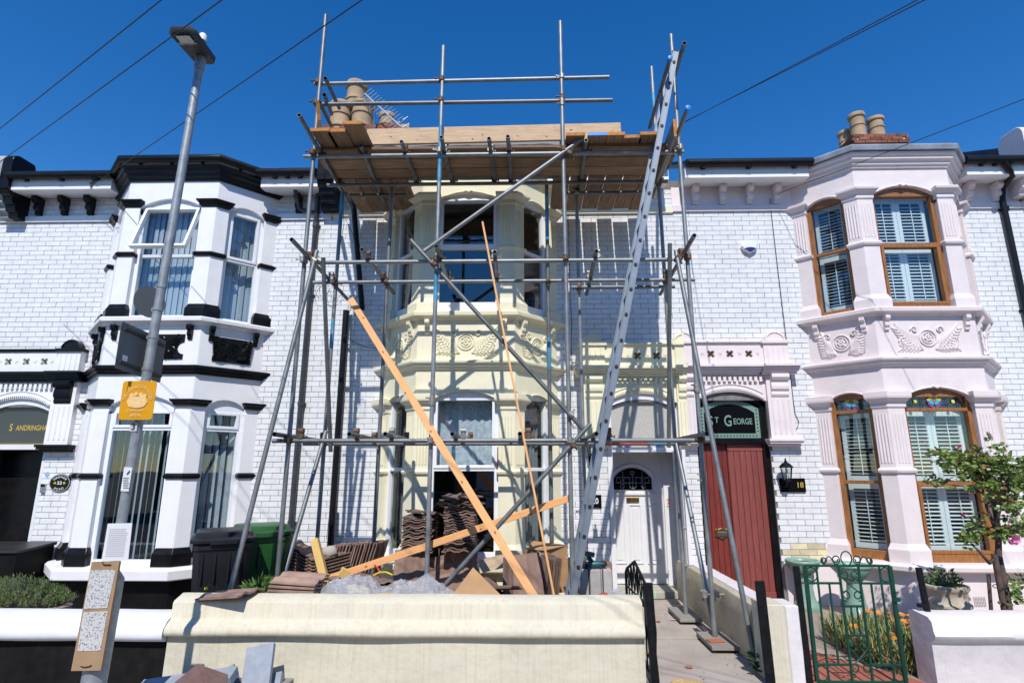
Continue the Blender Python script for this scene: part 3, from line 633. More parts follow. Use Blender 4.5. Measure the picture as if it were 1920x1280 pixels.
for i in range(17):
    for zz in (2.136,2.571+.045*math.sin(math.pi*i/16)):
        u=.26+i*.0445; q.add([(U18(u+.010*math.cos(t)),.0722,zz+z2+.010*math.sin(t)) for t in [2*math.pi*k/8 for k in range(8)]],[tuple(range(8))])
for i in range(8):
    for u in (.237,.998): q.add([(U18(u+.010*math.cos(t)),.0722,2.20+i*.048+z2+.010*math.sin(t)) for t in [2*math.pi*k/8 for k in range(8)]],[tuple(range(8))])
ob('border_ornament',q,'sign_black',fan)
q=MB(); tx=lambda a,b,d:(U18(0)+a,.0735,2.335+z2+b)
addtext(q,'EORGE',tx,.115,.80,-.005,off=.002,sx=.72); addtext(q,'G',tx,.215,.595,0,off=.003,sx=.72); addtext(q,'T',tx,.11,.44,.015,off=.002,sx=.8); addtext(q,'S',tx,.19,.355,0,off=.003,sx=.75)
ob('lettering',q,'sign_mint',fan)
for u0,u1,yy,m,nm in ((.20,.555,.115,'door_red','left'),(.557,1.035,.085,'door_red_pale','right')):  # the left leaf's shade is put into its darker red
    lf=ob('door',pbox(U18,z2,[(u0,u1,yy+.016,yy+.045,0,2.02),(u0,u1,yy-.006,yy+.016,1.93,2.02),(u0,u1,yy-.012,yy+.016,0,.12)]),m,H18,None,.003)
    lf['label']=('red boarded door leaf coloured darker for shade, the left of the pair' if nm=='left' else 'paler red boarded door leaf, the right of the pair')
    n=5 if nm=='left' else 6
    for i in range(n):
        a=u0+(u1-u0)*i/n+.0035; b=u0+(u1-u0)*(i+1)/n-.0035; ob('plank',pbox(U18,z2,[(a,b,yy,yy+.016,.121,1.929)]),m,lf,None,.003)
    if nm=='left':
        q=MB(); x=U18(.40); y=yy-.004; zz=.855
        q.prism([(-.095,.05),(-.07,.075),(-.05,.062),(0,.08),(.05,.062),(.07,.075),(.095,.05),(.085,0),(.095,-.03),(.05,-.04),(0,-.075),(-.05,-.04),(-.095,-.03),(-.085,0)],lambda a,b,t:(x+a,t,zz+b),y-.014,y+.004)
        lb=ob('letterbox',q,'brass',lf,None,.004); q=MB(); q.box(x-.06,x+.06,y-.022,y-.012,zz-.016,zz+.03); ob('letter_flap',q,'steel',lb,None,.003)
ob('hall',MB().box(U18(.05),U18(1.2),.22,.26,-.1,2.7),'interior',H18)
# ---------------------------------------------------------------- the cream house's entrance
z2=0
fr=ob('door_frame',pbox(U20,0,[(.126,.195,.0,.10,.0,2.62),(1.04,1.109,.0,.10,.0,2.62),(.195,1.04,.02,.12,1.93,1.995)]),'door_white',H20,None,.006)
ob('frame_head',archrim(U20,0,.126,1.109,2.61,2.74,.085,.0,.10),'door_white',fr)
ob('fanlight',archfan(U20,0,.195,1.04,1.995,2.53,2.65,.055,.062),'glass_obscure',H20)
ob('porch_lining',pbox(U20,0,[(.05,.125,.1005,.75,0,2.7),(1.11,1.18,.1005,.75,0,2.7),(.05,1.18,.10,.75,2.70,2.75),(.05,1.18,.95,1.0,0,2.7)]),'door_white',H20)
dl=ob('door',pbox(U20,0,[(.27,1.105,.46,.50,.16,1.95)]),'door_white',H20,None,.004); dl['label']='white panelled front door with an arched leaded pane'
q=pbox(U20,0,[(.126,.27,.43,.50,.0,1.98),(.27,1.11,.43,.50,1.95,1.99)]); ob('inner_frame',q,'door_white',dl,None,.005)
# arched pane, moulding, panels
uc=.70; za=1.42
def D20(q): return q
q=MB(lambda u,y,z:(U20(u),y,z)); q.prism([(uc-.27,za-.0)]+[(uc+p,c) for p,c in arc(.27,za+.15,za+.30,14)]+[(uc+.27,za)],lambda a,b,t:(a,t,b),.445,.459); pane=ob('pane',q,'glass_dark',dl)
q=MB(lambda u,y,z:(U20(u),y,z)); q.path([(uc+p,.452,c) for p,c in arc(.31,za+.17,za+.345,16)],.022,6); q.bar((uc-.33,.452,za-.06),(uc+.33,.452,za-.06),.03,.03); ob('door_moulding',q,'door_white',dl,40)
q=MB(lambda u,y,z:(U20(u),y,z))
for cx_,cz_,r in ((-.085,.13,.045),(.085,.13,.045),(0,.23,.03),(-.2,.13,.035),(.2,.13,.035),(-.15,.05,.03),(.15,.05,.03),(0,.06,.05)): q.path([(uc+cx_+r*math.cos(t),.443,za+cz_+r*.9*math.sin(t)) for t in [2*math.pi*i/14 for i in range(14)]],.0035,4,True)
for zz in (.09,.17): q.bar((uc-.26,.443,za+zz),(uc+.26,.443,za+zz),.005,.005)
for uu in (-.14,0,.14): q.bar((uc+uu,.443,za),(uc+uu,.443,za+.26),.005,.005)
ob('lead_came',q,'lead',pane)
for i in range(3):
    u=.36+i*.235; q=pbox(U20,0,[(u,u+.02,.447,.459,.42,1.22),(u+.16,u+.18,.447,.459,.42,1.22),(u+.02,u+.16,.447,.459,1.20,1.22),(u+.02,u+.16,.447,.459,.42,.44),(u+.05,u+.13,.452,.459,.47,1.17)]); ob('door_panel',q,'door_white',dl,None,.004)
lb=ob('letterbox',pbox(U20,0,[(.62,.80,.440,.459,1.245,1.315)]),'brass',dl,None,.004); ob('letter_flap',pbox(U20,0,[(.645,.775,.434,.439,1.26,1.30)]),'brass',lb)
ob('doorstep',pbox(U20,0,[(.13,1.10,-.02,.455,.0,.155)]),M('step_stone',(.42,.40,.34),rough=.85,var=.15,vs=8,bump=.3),H20,None,.01)
ob('tiled_riser',pbox(U20,0,[(.55,1.05,-.028,-.02,.01,.14)]),M('riser_green',(.36,.50,.42),rough=.35,var=.08),H20)
# storm door leaf folded outwards
ol=ob('storm_door',pbox(U20,0,[(.175,.222,-.47,-.005,.07,1.95)]),'door_white',H20,None,.005); ol['label']='white outer door leaf folded open beside the party wall'
ob('leaf_panel',pbox(U20,0,[(.222,.230,-.41,-.06,.14,.48),(.222,.230,-.41,-.06,.55,1.88)]),'door_white',ol,None,.004)
q=MB(); q.lathe([(.0,.0),(.012,.0),(.012,.025),(.028,.03),(.032,.045),(.02,.058),(0,.06)],(U20(.224),-.41,.98),12,(-1,0,0)); ob('door_knob',q,'steel',ol,40)
ob('bell_push',pbox(U20,0,[(.145,.178,-.012,.0,1.22,1.33)]),'alarm_white',H20,None,.004)
ob('bell_print',pbox(U20,0,[(.150,.173,-.0135,-.0125,1.235,1.285)]),'orange_print',H20)
ob('inner_bell',pbox(U20,0,[(.20,.235,.415,.43,1.20,1.31)]),'alarm_white',dl); ob('inner_bell_print',pbox(U20,0,[(.205,.23,.4125,.4145,1.22,1.25),(.205,.23,.4125,.4145,1.265,1.295)]),'orange_print',dl)
# ---------------------------------------------------------------- the black and white house's entrance
z2=-.05
fr=ob('door_frame',pbox(U22,z2,[(.126,.18,.0,.10,.0,2.62),(1.065,1.109,.0,.10,.0,2.62),(.18,1.065,.0,.12,2.02,2.09)]),'door_white',H22,None,.006)
ob('frame_head',archrim(U22,z2,.126,1.109,2.61,2.74,.085,.0,.10),'door_white',fr)
fan=ob('fanlight',archfan(U22,z2,.18,1.065,2.09,2.53,2.65,.055,.062),M('fan_dark',(.05,.055,.05),rough=.15,var=.1),H22)
q=MB(lambda u,y,z:(U22(u),y,z+z2)); border(q,.19,1.055,2.10,2.52,2.64,.008,.0535); ob('gold_line',q,'gold',fan)
q=MB(); tx=lambda a,b,d:(U22(0)+a,.0535,2.33+z2+b); addtext(q,'ANDRINGHAM',tx,.105,.815,-.005,off=.002,sx=.72); addtext(q,'S',tx,.14,.485,.0,off=.003,sx=.75); ob('lettering',q,'gold',fan)
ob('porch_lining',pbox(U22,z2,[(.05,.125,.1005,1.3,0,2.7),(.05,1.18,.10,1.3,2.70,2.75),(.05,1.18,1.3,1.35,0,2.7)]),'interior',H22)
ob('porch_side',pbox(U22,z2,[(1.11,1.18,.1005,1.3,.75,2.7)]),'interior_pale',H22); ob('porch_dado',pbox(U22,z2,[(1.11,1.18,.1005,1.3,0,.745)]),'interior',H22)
dl=ob('door',pbox(U22,z2,[(.18,.94,.35,.40,.1,2.02)]),'paint_black',H22,None,.004); dl['label']='glossy black front door standing in shade'
q=MB(); q.lathe([(0,0),(.012,0),(.012,.02),(.03,.028),(.032,.045),(.015,.06),(0,.06)],(U22(.86),.35,1.0),12,(0,-1,0)); ob('door_knob',q,'steel',dl,40)
ob('doorstep',pbox(U22,z2,[(.13,1.10,-.02,.35,.05,.15)]),'step_stone',H22)
# ---------------------------------------------------------------- scaffolding
M('tube_galv',(.25,.265,.272),rough=.48,metal=.5,var=.22,vs=7,bump=.05,bs=60,objvar=.25,dirt=.35,dcol=(.22,.18,.13),dscale=6)
M('tube_dull',(.17,.185,.19),rough=.5,metal=.5,var=.25,vs=7,objvar=.2,dirt=.4,dcol=(.16,.11,.06),dscale=6)
M('tube_blue',(.06,.26,.42),rough=.5,metal=.1,var=.4,vs=7,dirt=.7,dcol=(.33,.35,.36),dscale=9)
M('tube_red',(.38,.07,.06),rough=.5,var=.3,vs=7,dirt=.5,dcol=(.33,.33,.33),dscale=9)
M('coupler_rust',(.16,.10,.065),rough=.7,metal=.4,var=.5,vs=30,objvar=.35)
M('coupler_steel',(.34,.33,.30),rough=.5,metal=.6,var=.3,vs=30,objvar=.2)
M('cap_blue',(.02,.22,.62),rough=.45,var=.05)
M('board',(.265,.165,.095),rough=.8,var=.45,vs=4,stretch=(1,16,16),obj=True,bump=.12,bs=20,objvar=.25,dirt=.45,dcol=(.13,.095,.07),dscale=3)
M('board_clean',(.60,.42,.26),rough=.8,var=.2,vs=4,stretch=(1,22,22),obj=True,bump=.15,bs=20,dirt=.5,dcol=(.25,.16,.09),dscale=5)
M('board_end',(.46,.20,.05),rough=.8,var=.3,vs=20)
M('board_grey',(.27,.25,.23),rough=.85,var=.25,vs=5,stretch=(1,16,16),obj=True,dirt=.3)
TR=.0242
SCF=thing('scaffolding','grey tube scaffolding with clamps standing in front of the cream house','scaffolding')
def tb(nm,p,q,mat='tube_galv',hollow=.004,r=TR,caps=None):
    m=MB(); m.tube(p,q,r,None,14,hollow); return ob(nm,m,mat,SCF,50)
YS,YO,YI,YW=-1.86,-1.81,-1.05,-.78; Z1,Z2,Z3=2.0,4.03,5.39
# standards (x, y, z bottom, z top, material)
std=[(-2.52,YS,.03,7.36,'tube_galv'),(-.998,YS,.03,6.87,'tube_galv'),(.471,YS,.03,7.20,'tube_galv'),(1.845,YS,.03,6.98,'tube_galv'),
     (-2.425,YI,.03,5.33,'tube_galv'),(-1.76,YI,.03,5.40,'tube_dull'),(.304,YI,.03,5.41,'tube_dull'),(.725,YW,.03,5.6,'tube_galv'),(1.79,YI,.03,7.17,'tube_galv')]
for x,y,a,b,m in std:
    o=tb('standard',(x,y,a),(x,y,b),m)
    q=MB(); q.box(x-.075,x+.075,y-.075,y+.075,.022,.03); ob('base_plate',q,'coupler_steel',SCF)
for x,y,a,b,m in ((-.998,YS,5.0,5.75,'tube_blue'),(-.998,YS,3.55,4.0,'tube_blue'),(-2.425,YI,4.8,5.3,'tube_blue'),(-2.425,YI,3.2,3.55,'tube_blue'),(.304,YI,2.9,3.3,'tube_blue'),(.304,YI,4.6,5.3,'tube_blue'),(1.79,YI,6.5,6.75,'tube_blue')):
    q=MB(); q.tube((x,y,a),(x,y,b),TR+.0006,None,14); ob('paint_mark',q,m,SCF,50)
T=TR*2+.004
# ledgers
for a,b,y,z,m in ((-2.72,2.0,YO,Z1,'tube_galv'),(-2.66,1.92,YI-T,Z1,'tube_galv'),(-2.46,1.69,YO,Z2,'tube_galv'),(-2.70,2.15,YI-T,Z2,'tube_galv'),(.62,1.97,YW-T,Z2,'tube_dull'),
                  (-2.66,1.91,YO,Z3,'tube_galv'),(-2.62,1.89,YI-T,Z3,'tube_dull'),(-2.40,-1.62,YW-T+.02,Z3,'tube_dull'),(.55,1.68,YW-T+.02,Z3,'tube_dull')):
    tb('ledger',(a,y,z),(b,y,z),m)
q=MB(); q.tube((.95,YI-T,Z1),(1.45,YI-T,Z1),TR+.0007,None,14); ob('paint_mark',q,'tube_red',SCF,50)
q=MB(); q.tube((1.52,YI-T,Z1),(1.80,YI-T,Z1),TR+.0007,None,14); ob('paint_mark',q,'tube_blue',SCF,50)
# transoms
for x0,ya,x1,yb in ((-2.47,-2.36,-2.54,-.18),(-1.80,-2.07,-1.81,-.47),(-.96,-2.14,-.99,-.69),(-.33,-1.96,-.35,-.94),(.81,-1.96,.87,-.36),(1.78,-2.37,1.90,-.34)): tb('transom',(x0,ya,Z2+T),(x1,yb,Z2+T),'tube_dull')
for px in (515,655,722,848,975,1118,1325):
    p=at(px,{515:803,655:811,722:814,848:815,975:814,1118:808,1325:797}[px],-2.12); x1=p.x*.99
    tb('transom',(p.x,-2.12,Z1+T),(p.x*1.0,-.85,Z1+T),'tube_dull')
for x0,ya,x1,yb in ((-2.43,-2.55,-2.52,-.35),(-1.93,-1.95,-2.0,-.46),(-1.43,-2.02,-1.43,-1.02),(-.95,-2.1,-.96,-1.04),(-.40,-2.06,-.38,-1.0),(-.18,-2.1,-.16,-1.02),(.73,-2.0,.78,-.6),(1.75,-2.54,1.82,-.57)): tb('transom',(x0,ya,Z3+T),(x1,yb,Z3+T),'tube_dull')
# braces and rakers
def br(a,ya,b,yb,m='tube_galv'): return tb('brace',at(a[0],a[1],ya),at(b[0],b[1],yb),m)
br((770,450),YS-T,(1093,804),YS-T,'tube_dull'); br((1090,262),YS-T,(795,471),YS-T); br((1107,794),YS-T,(827,1104),YS-T-.05,'tube_dull')
br((1256,456),YO-.1,(1254,838),YI-.06,'tube_dull'); br((606,483),YO-.1,(620,846),YI-.06,'tube_dull')
br((611,808),YI-.1,(526,1100),YO+.03,'tube_dull'); br((1268,830),YI-.1,(1346,1210),YO-.06)
lk=at(430,1114,-2.45); tp=at(594,470,YO-.12); d=(lk-tp); tb('raker',tp,tp+d*((tp.z-.02)/(tp.z-lk.z)))
tb('raker',at(1267,470,YO-.12),(1.955,-2.60,.02))
# guard rails
for a,b,z0 in (((590,158),(1142,145),0),((600,196),(1148,188),0)):
    p,q_=at(*a,YO),at(*b,YO); tb('guard_rail',p,q_)
for a,b in (((610,147),(636,203)),((608,178),(622,214)),((599,192),(621,236))): tb('guard_rail',at(*a,-1.98),at(*b,-.95),'tube_dull')
for a,b in (((1283.5,81),(1250,192)),((1255.5,113),(1218,240))): tb('guard_rail',at(*a,-2.35),at(*b,-1.0),'tube_dull')
q=MB(); p=at(1255.5,113,-2.36); q.lathe([(0,-.01),(.027,-.01),(.027,.045),(0,.05)],p,12,(0,-1,.0)); ob('end_cap',q,'cap_blue',SCF,50)
q=MB(); q.lathe([(0,-.01),(.027,-.01),(.027,.045),(0,.05)],(1.75,-2.545,Z3+T),12,(0,-1,0)); ob('end_cap',q,'cap_blue',SCF,50)
# couplers: two short clamps at right angles with their bolts
cm=MB(); cm.tube((-.028,0,0),(.028,0,0),.033,None,12); cm.tube((0,T,-.028),(0,T,.028),.033,None,12); cm.box(-.02,.02,.012,T-.012,-.02,.02)
cm.tube((0,-.01,.02),(0,-.01,.065),.008,None,6); cm.tube((0,-.01,.055),(0,-.01,.068),.014,None,6); cm.tube((.02,T+.01,0),(.075,T+.01,0),.008,None,6); cm.tube((.06,T+.01,0),(.075,T+.01,0),.014,None,6)
CM1=cm.mesh('coupler',40); CM1.materials.append(MATS['coupler_rust']); CM2=CM1.copy(); CM2.materials.clear(); CM2.materials.append(MATS['coupler_steel'])
def coup(x,y,z,rot=(0,0,0)):
    o=mo('coupler',rnd.choice((CM1,CM1,CM2)),None,SCF,(x,y,z)); o.rotation_euler=rot
for x,y,a,b,m in std:
    for z in (Z1,Z2,Z3):
        if z<b-.05: coup(x,y if y==YS else y-T,z,(0,rnd.choice((0,math.pi)),0) if y!=YS else (0,0,math.pi))
for x in (-2.55,-1.008,.476):
    for yy in (158,196):
        z=at(590+(x+2.55)/3*460,yy-(x+2.5)*3,YO).z; coup(x,YO,z,(0,0,math.pi))
for z,xs in ((Z1,(-2.42,-1.81,-1.42,-.65,.03,.9)),(Z2,(-2.48,-1.8,-.97,-.34,.83,1.79)),(Z3,(-2.45,-1.95,-1.43,-.95,-.39,-.17,.75,1.77))):
    for x in xs:
        for y in (YO,YI-T): coup(x+rnd.uniform(-.01,.01),y,z+T,(R(90),0,R(90)+rnd.uniform(-.1,.1)))
for p in (at(815,497,YS-.03),at(1067,290,YS-.03),at(1070,777,YS-.03),at(1072,834,YS-.03),at(592,490,YO-.1),at(1270,485,YO-.1)): coup(p.x,p.y-.03,p.z,(0,R(35),0))
for p in (at(1321,1113,YO-.04),at(1343,1113,YO)): coup(p.x,p.y,p.z,(0,R(90),0))
# sleeve joints
for x,y,z in ((1.845,YS,2.55),(1.845,YS,1.62),(-.998,YS,2.42),(.471,YS,6.05)):
    q=MB(); q.tube((x,y,z-.05),(x,y,z+.05),.033,None,12)
    for dz_ in (-.03,.03): q.tube((x-.07,y-.025,z+dz_),(x+.02,y-.025,z+dz_),.007,None,6)
    ob('sleeve_joint',q,'coupler_steel',SCF,40)
# tie wire tangle at the left
q=MB()
for i in range(7):
    c=at(612+rnd.uniform(-8,18),545+rnd.uniform(-8,22),YI-.1); r=rnd.uniform(.05,.12); ph=rnd.uniform(0,6)
    q.path([(c.x+r*math.cos(ph+t),c.y+.03*math.sin(2*t+i),c.z+r*1.3*math.sin(ph+t)) for t in [5.2*k/18 for k in range(19)]],.0022,4)
tag(ob('wire_coil',q,'cable',None,40),'tangle of thin black wire hanging on the left scaffold tubes','wire')
# ---------------------------------------------------------------- scaffold boards: each lies loose on the tubes
def board(p,q,w,t,mat,label,up=(0,0,1),ends=1,group='boards laid on the scaffold',name='scaffold_board',endm='board_end',cat='board'):
    p,q=Vector(p),Vector(q); L=(q-p).length; m=MB(); m.box(0,L,-w/2,w/2,-t/2,t/2)
    o=ob(name,m,mat,None,None,.004); tag(o,label,cat,group)
    x=(q-p).normalized(); u=Vector(up); y=u.cross(x).normalized(); z=x.cross(y)
    o.matrix_world=Matrix(((x.x,y.x,z.x,p.x),(x.y,y.y,z.y,p.y),(x.z,y.z,z.z,p.z),(0,0,0,1)))
    if ends:
        m=MB(); m.box(-.002,.012,-w/2-.0015,w/2+.0015,-t/2-.0015,t/2+.0015); ob('end_band',m,endm,o)
    return o
ZB=Z3+T+TR+.019; BW=.225
rows=[(-1.71,'outermost'),(-1.478,'middle'),(-1.246,'innermost')]
for y,nm in rows:
    xs=(-2.56,-.35,1.87) if nm in('outermost','middle') else (-2.50,.25,1.84)
    for i in (0,1):
        board((xs[i]+.004,y,ZB),(xs[i+1],y,ZB+rnd.uniform(-.002,.002)),BW-.006,.036,'board','long scaffold board of the top platform, %s row, %s half'%(nm,('left','right')[i]),ends=0)
nmL=['leftmost','second','third','fourth']
for i,x in enumerate((-2.36,-2.13,-1.90,-1.67)): board((x,-1.12,ZB),(x+.01,-.10-.03*i,ZB+.002),BW-.008,.036,'board','short cross board beside the left of the bay head, %s from the left'%nmL[i],ends=0)
for i,x in enumerate((.50,.735,.97,1.205,1.44,1.67)): board((x,-1.12,ZB),(x,-.16+(.05 if i%2 else 0),ZB+.002),BW-.008,.036,'board','short cross board over the white wall right of the bay, number %s from the bay'%('one two three four five six'.split()[i]),ends=0)
ZC=ZB+.038
def deep(px,py,yf,yb,label,em='board_end'):
    p=atz(px,py,ZC); board((p.x,yf,ZC),(p.x+.01,yb,ZC),BW-.004,.036,'board',label,endm=em,group='boards laid across the platform')
deep(600,243,-2.16,-1.2,'cross board at the left corner of the platform, nearest the corner','board_end'); deep(631,246,-2.14,-1.2,'cross board at the left corner of the platform, middle one of three'); 
p=atz(660,234,ZC); board((p.x,-2.24,ZC+.03),(p.x+.01,-1.2,ZC+.01),BW-.004,.036,'board','cross board at the left corner of the platform, raised on its neighbour',group='boards laid across the platform')
deep(1078,259,-2.0,-1.25,'cross board just right of the third tall scaffold tube'); deep(1119,258,-2.0,-1.3,'cross board with a blue painted end','cap_blue'); deep(1152,258,-2.0,-1.35,'cross board next right of the blue ended one'); deep(1184,263,-1.94,-1.4,'thin cross board left of the ladder top'); deep(1216,257,-2.0,-1.4,'cross board touching the ladder top on the left')
# toe boards standing on edge
a,b=at(688,258,YO+.045),at(1164,246,YO+.045); zt=(a.z+b.z)/2
board((a.x,YO+.045,a.z),(b.x,YO+.045,b.z),.215,.036,'board_clean','clean pale toe board standing on edge along the platform front',up=(0,-1,0),ends=0,cat='board',name='toe_board')
board(at(597,208,-2.2),at(601,243,-1.05)+Vector((0,0,.0)),.20,.036,'board_clean','short toe board standing on edge at the left end',up=(-1,0,0),name='toe_board')
pa=at(1266,240,-2.15); board((pa.x,-2.15,pa.z),(pa.x+.03,-1.1,pa.z),.215,.036,'board_grey','grey toe board standing on edge at the right end by the ladder',up=(1,0,0),name='toe_board')
# ---------------------------------------------------------------- ladder
M('aluminium',(.22,.26,.31),rough=.5,metal=.4,var=.1,vs=8,bump=.03,dirt=.15,dcol=(.3,.3,.3))
M('rubber',(.012,.012,.013),rough=.6,var=.1)
LD=thing('ladder','long aluminium ladder leaning up to the right end of the platform','ladder')
lt,lb_=at(1267,98,-2.18),at(1075,1110,-2.18); dd=(lt-lb_).normalized(); lb_=lb_-dd*((lb_.z-.03)/dd.z)
for y,nm in ((-2.18,0),(-1.80,1)):
    p,q_=Vector((lb_.x,y,lb_.z)),Vector((lt.x,y,lt.z)); m=MB(); s=Vector((dd.z,0,-dd.x))
    m.bar(p,q_,.028,.070,s); m.bar(p+s*.030+Vector((0,-.0175,0)),q_+s*.030+Vector((0,-.0175,0)),.007,.010,s); m.bar(p-s*.030+Vector((0,-.0175,0)),q_-s*.030+Vector((0,-.0175,0)),.007,.010,s)
    ob('stile',m,'aluminium',LD,None,.002); m=MB(); m.bar(q_,q_+dd*.012,.034,.084,s); ob('stile_cap',m,'rubber',LD); m=MB(); m.bar(p-dd*.02,p+dd*.03,.04,.09,s); ob('foot',m,'rubber',LD)
n=23; L=(lt-lb_).length
for i in range(n):
    c=lb_+dd*(.22+i*.283)
    if (c-lb_).length>L-.1: break
    m=MB(); m.tube((c.x,-2.195,c.z),(c.x,-1.785,c.z),.0155,None,10); rg_=ob('rung',m,'aluminium',LD,50)
    m=MB(); m.tube((c.x,-2.203,c.z),(c.x,-2.1945,c.z),.018,None,12); ob('rung_end',m,'rubber',rg_,50)


# unseen bundle added behind the toe board to cast shade on the upper bay
q=MB(); rings=[]
for i in range(25):
    x=-2.0+2.5*i/24; s=noise.noise((x*3,1,2))*.02; rings.append([(x,y+.012*noise.noise((x*5,y*9,z*7)),z) for y,z in ((-1.44,ZB+.02),(-1.46+s,ZB+.2),(-1.42,ZB+.42+s),(-1.36,ZB+.46+s),(-1.05,ZB+.465),(-1.0,ZB+.42+s),(-.985,ZB+.2),(-.99,ZB+.02))])
tag(ob('shade_bundle',q.loft(rings),M('shade_bundle_sheet',(.16,.17,.18),rough=.6,var=.2,vs=5,bump=.2),None,50),'unseen grey bundle added behind the clean toe board to shade the upper bay','bundle')

q=MB()
for o_ in [o for o in col.objects if o.name.startswith('toe_board')][:1]:
    for s in (.3,.62,.95,1.3,1.42,1.85,2.2,2.5,2.75,3.0):
        y=rnd.uniform(-.07,.07); r=rnd.uniform(.006,.012); q.add([(s+r*1.4*math.cos(t),y+r*math.sin(t),.0188) for t in [k*.785 for k in range(8)]],[tuple(range(8))])
    ob('knot',q,M('knot_dark',(.20,.10,.05),rough=.8),o_)
# ---------------------------------------------------------------- garden walls, path, gates
M('wall_cream',(.635,.59,.46),rough=.8,var=.09,vs=3,bump=.9,bs=11,dirt=.5,dcol=(.42,.36,.24),dscale=3,streak=.30)
M('wall_dark',(.009,.008,.008),spec=.15,rough=.8,var=.4,vs=8,bump=.3,bs=20,dirt=.3,dcol=(.03,.026,.024),dscale=8)
M('wall_pinkwhite',(.74,.69,.69),rough=.65,var=.05,bump=.7,bs=10,dirt=.2,streak=.12,dcol=(.5,.45,.42),dscale=3)
M('wall_pale',(.78,.78,.80),rough=.6,var=.05,bump=.3,bs=14,dirt=.12,dcol=(.5,.48,.46),dscale=3)
M('render_dirty',(.46,.42,.31),rough=.85,var=.14,vs=4,bump=.5,bs=22,dirt=.55,dcol=(.27,.23,.16),dscale=3)
M('concrete_path',(.40,.35,.31),rough=.9,var=.12,vs=3,bump=.25,bs=60,dirt=.4,dcol=(.30,.21,.14),dscale=2.5)
M('iron_black',(.008,.0085,.01),spec=.25,rough=.5,metal=.2,var=.4,vs=18,bump=.4,bs=50)
M('iron_green',(.005,.055,.034),spec=.35,rough=.4,var=.15)
def moulded(x0,x1,prof,n,amp=.005,seed=0,sx=1.0):
    """a rendered wall run along x whose section prof (y,z) wanders slightly, as hand-floated render does"""
    q=MB(); rings=[]
    for i in range(n+1):
        x=x0+(x1-x0)*i/n
        rings.append([(x+amp*noise.noise((x*3,y*5+seed,z*5))*(1 if 0<i<n else 1.5),y+amp*2*noise.noise((x*1.7+seed,y*9,z*6)),z+amp*noise.noise((x*2.3,y*4,z*7+seed))) for y,z in prof])
    return q.loft(rings)
pf=[(-2.70,-.1),(-2.70,.655),(-2.76,.665),(-2.875,.628),(-2.888,.61),(-2.892,.505),(-2.905,.485),(-2.94,.465),(-2.97,.44),(-2.978,.41),(-2.972,.385),(-2.95,.372),(-2.915,.368),(-2.912,.33),(-2.92,.1),(-2.92,-.1)]
tag(ob('garden_wall',moulded(-2.95,.955,pf,110),'wall_cream',None,50),'long low cream rendered garden wall with a rounded ledge','wall','low walls along the pavement')
pl=[(-2.66,.30),(-2.66,.50),(-2.72,.525),(-2.86,.515),(-2.93,.485),(-2.975,.43),(-2.985,.38),(-2.97,.345),(-2.92,.325)]
gw=thing('garden_wall','low black garden wall with a rounded white coping','wall','low walls along the pavement')
ob('coping',moulded(-9.2,-2.955,pl,90,.004,3),'wall_pale',gw,50); ob('wall_body',moulded(-9.2,-2.957,[(-2.68,-.1),(-2.68,.32),(-2.905,.33),(-2.91,.1),(-2.91,-.1)],60,.004,5),'wall_dark',gw,50)
pr_=[(-2.62,-.1),(-2.62,.53),(-2.68,.545),(-2.86,.53),(-2.90,.50),(-2.905,.43),(-2.92,.40),(-2.905,.37),(-2.87,.345),(-2.862,.33),(-2.862,-.1)]
tag(ob('garden_wall',moulded(3.27,9.0,pr_,90,.005,9),'wall_pinkwhite',None,50),'low pinkish white garden wall right of the green gate','wall','low walls along the pavement')
# party wall and its pier
pw=thing('party_wall','cream rendered party wall running from the doors down to the pavement','wall')
def depthwall(x0,x1,z0,prof_z,y0,y1,n,amp,seed):
    q=MB(); rings=[]
    for i in range(n+1):
        y=y0+(y1-y0)*i/n; zt=prof_z(y)
        rings.append([(x+amp*2*noise.noise((x*9,y*2+seed,z*4)),y,z+amp*noise.noise((x*5,y*3,z*5+seed))) for x,z in ((x0,z0),(x0,zt*.35),(x0+.004,zt*.7),(x0+.006,zt-.01),(x0+.012,zt),(x1-.01,zt),(x1,zt-.01),(x1,z0))])
    return q.loft(rings)
ob('wall_body',depthwall(1.965,2.10,-.05,lambda y:.545 if y<-.45 else .545,-2.64,-.005,36,.006,2),'render_dirty',pw,50)
ob('coping',depthwall(2.045,2.215,-.05,lambda y:.562,-2.64,-.005,36,.005,6),'wall_pinkwhite',pw,50)
pr=thing('gate_pier','square cream gate pier painted pinkish white on its right side','pier')
q=MB(); q.loft([[(x+.004*noise.noise((x*9,y*9,z*5)),y+.004*noise.noise((x*7+3,y*9,z*5)),z) for x,y in ((1.935,-2.92),(2.105,-2.92),(2.105,-2.64),(1.935,-2.64))] for z in [-.1+.05*i for i in range(15)]+[.612,.628]]); ob('pier_body',q,'wall_cream',pr,50,.008)
q=MB(); q.loft([[(x+.004*noise.noise((x*9,y*9,z*5)),y+.004*noise.noise((x*7+3,y*9,z*5)),z) for x,y in ((2.107,-2.915),(2.215,-2.915),(2.215,-2.64),(2.107,-2.64))] for z in [-.1+.05*i for i in range(15)]+[.605,.62]]); ob('pier_side',q,'wall_pinkwhite',pr,50,.008)
# the path between
path=MB()
pathS=struct('path',MB().box(.97,1.965,-2.95,-.02,-.06,.035),'mortar')
for ya,yb in ((-2.95,-1.72),(-1.71,-.74),(-.73,-.30),(-.29,-.03)):
    q=MB(); q.box(.975,1.96,ya,yb,-.05,.045+.012*(ya+3)); ob('paving_slab',q,'concrete_path',pathS,None,.006)
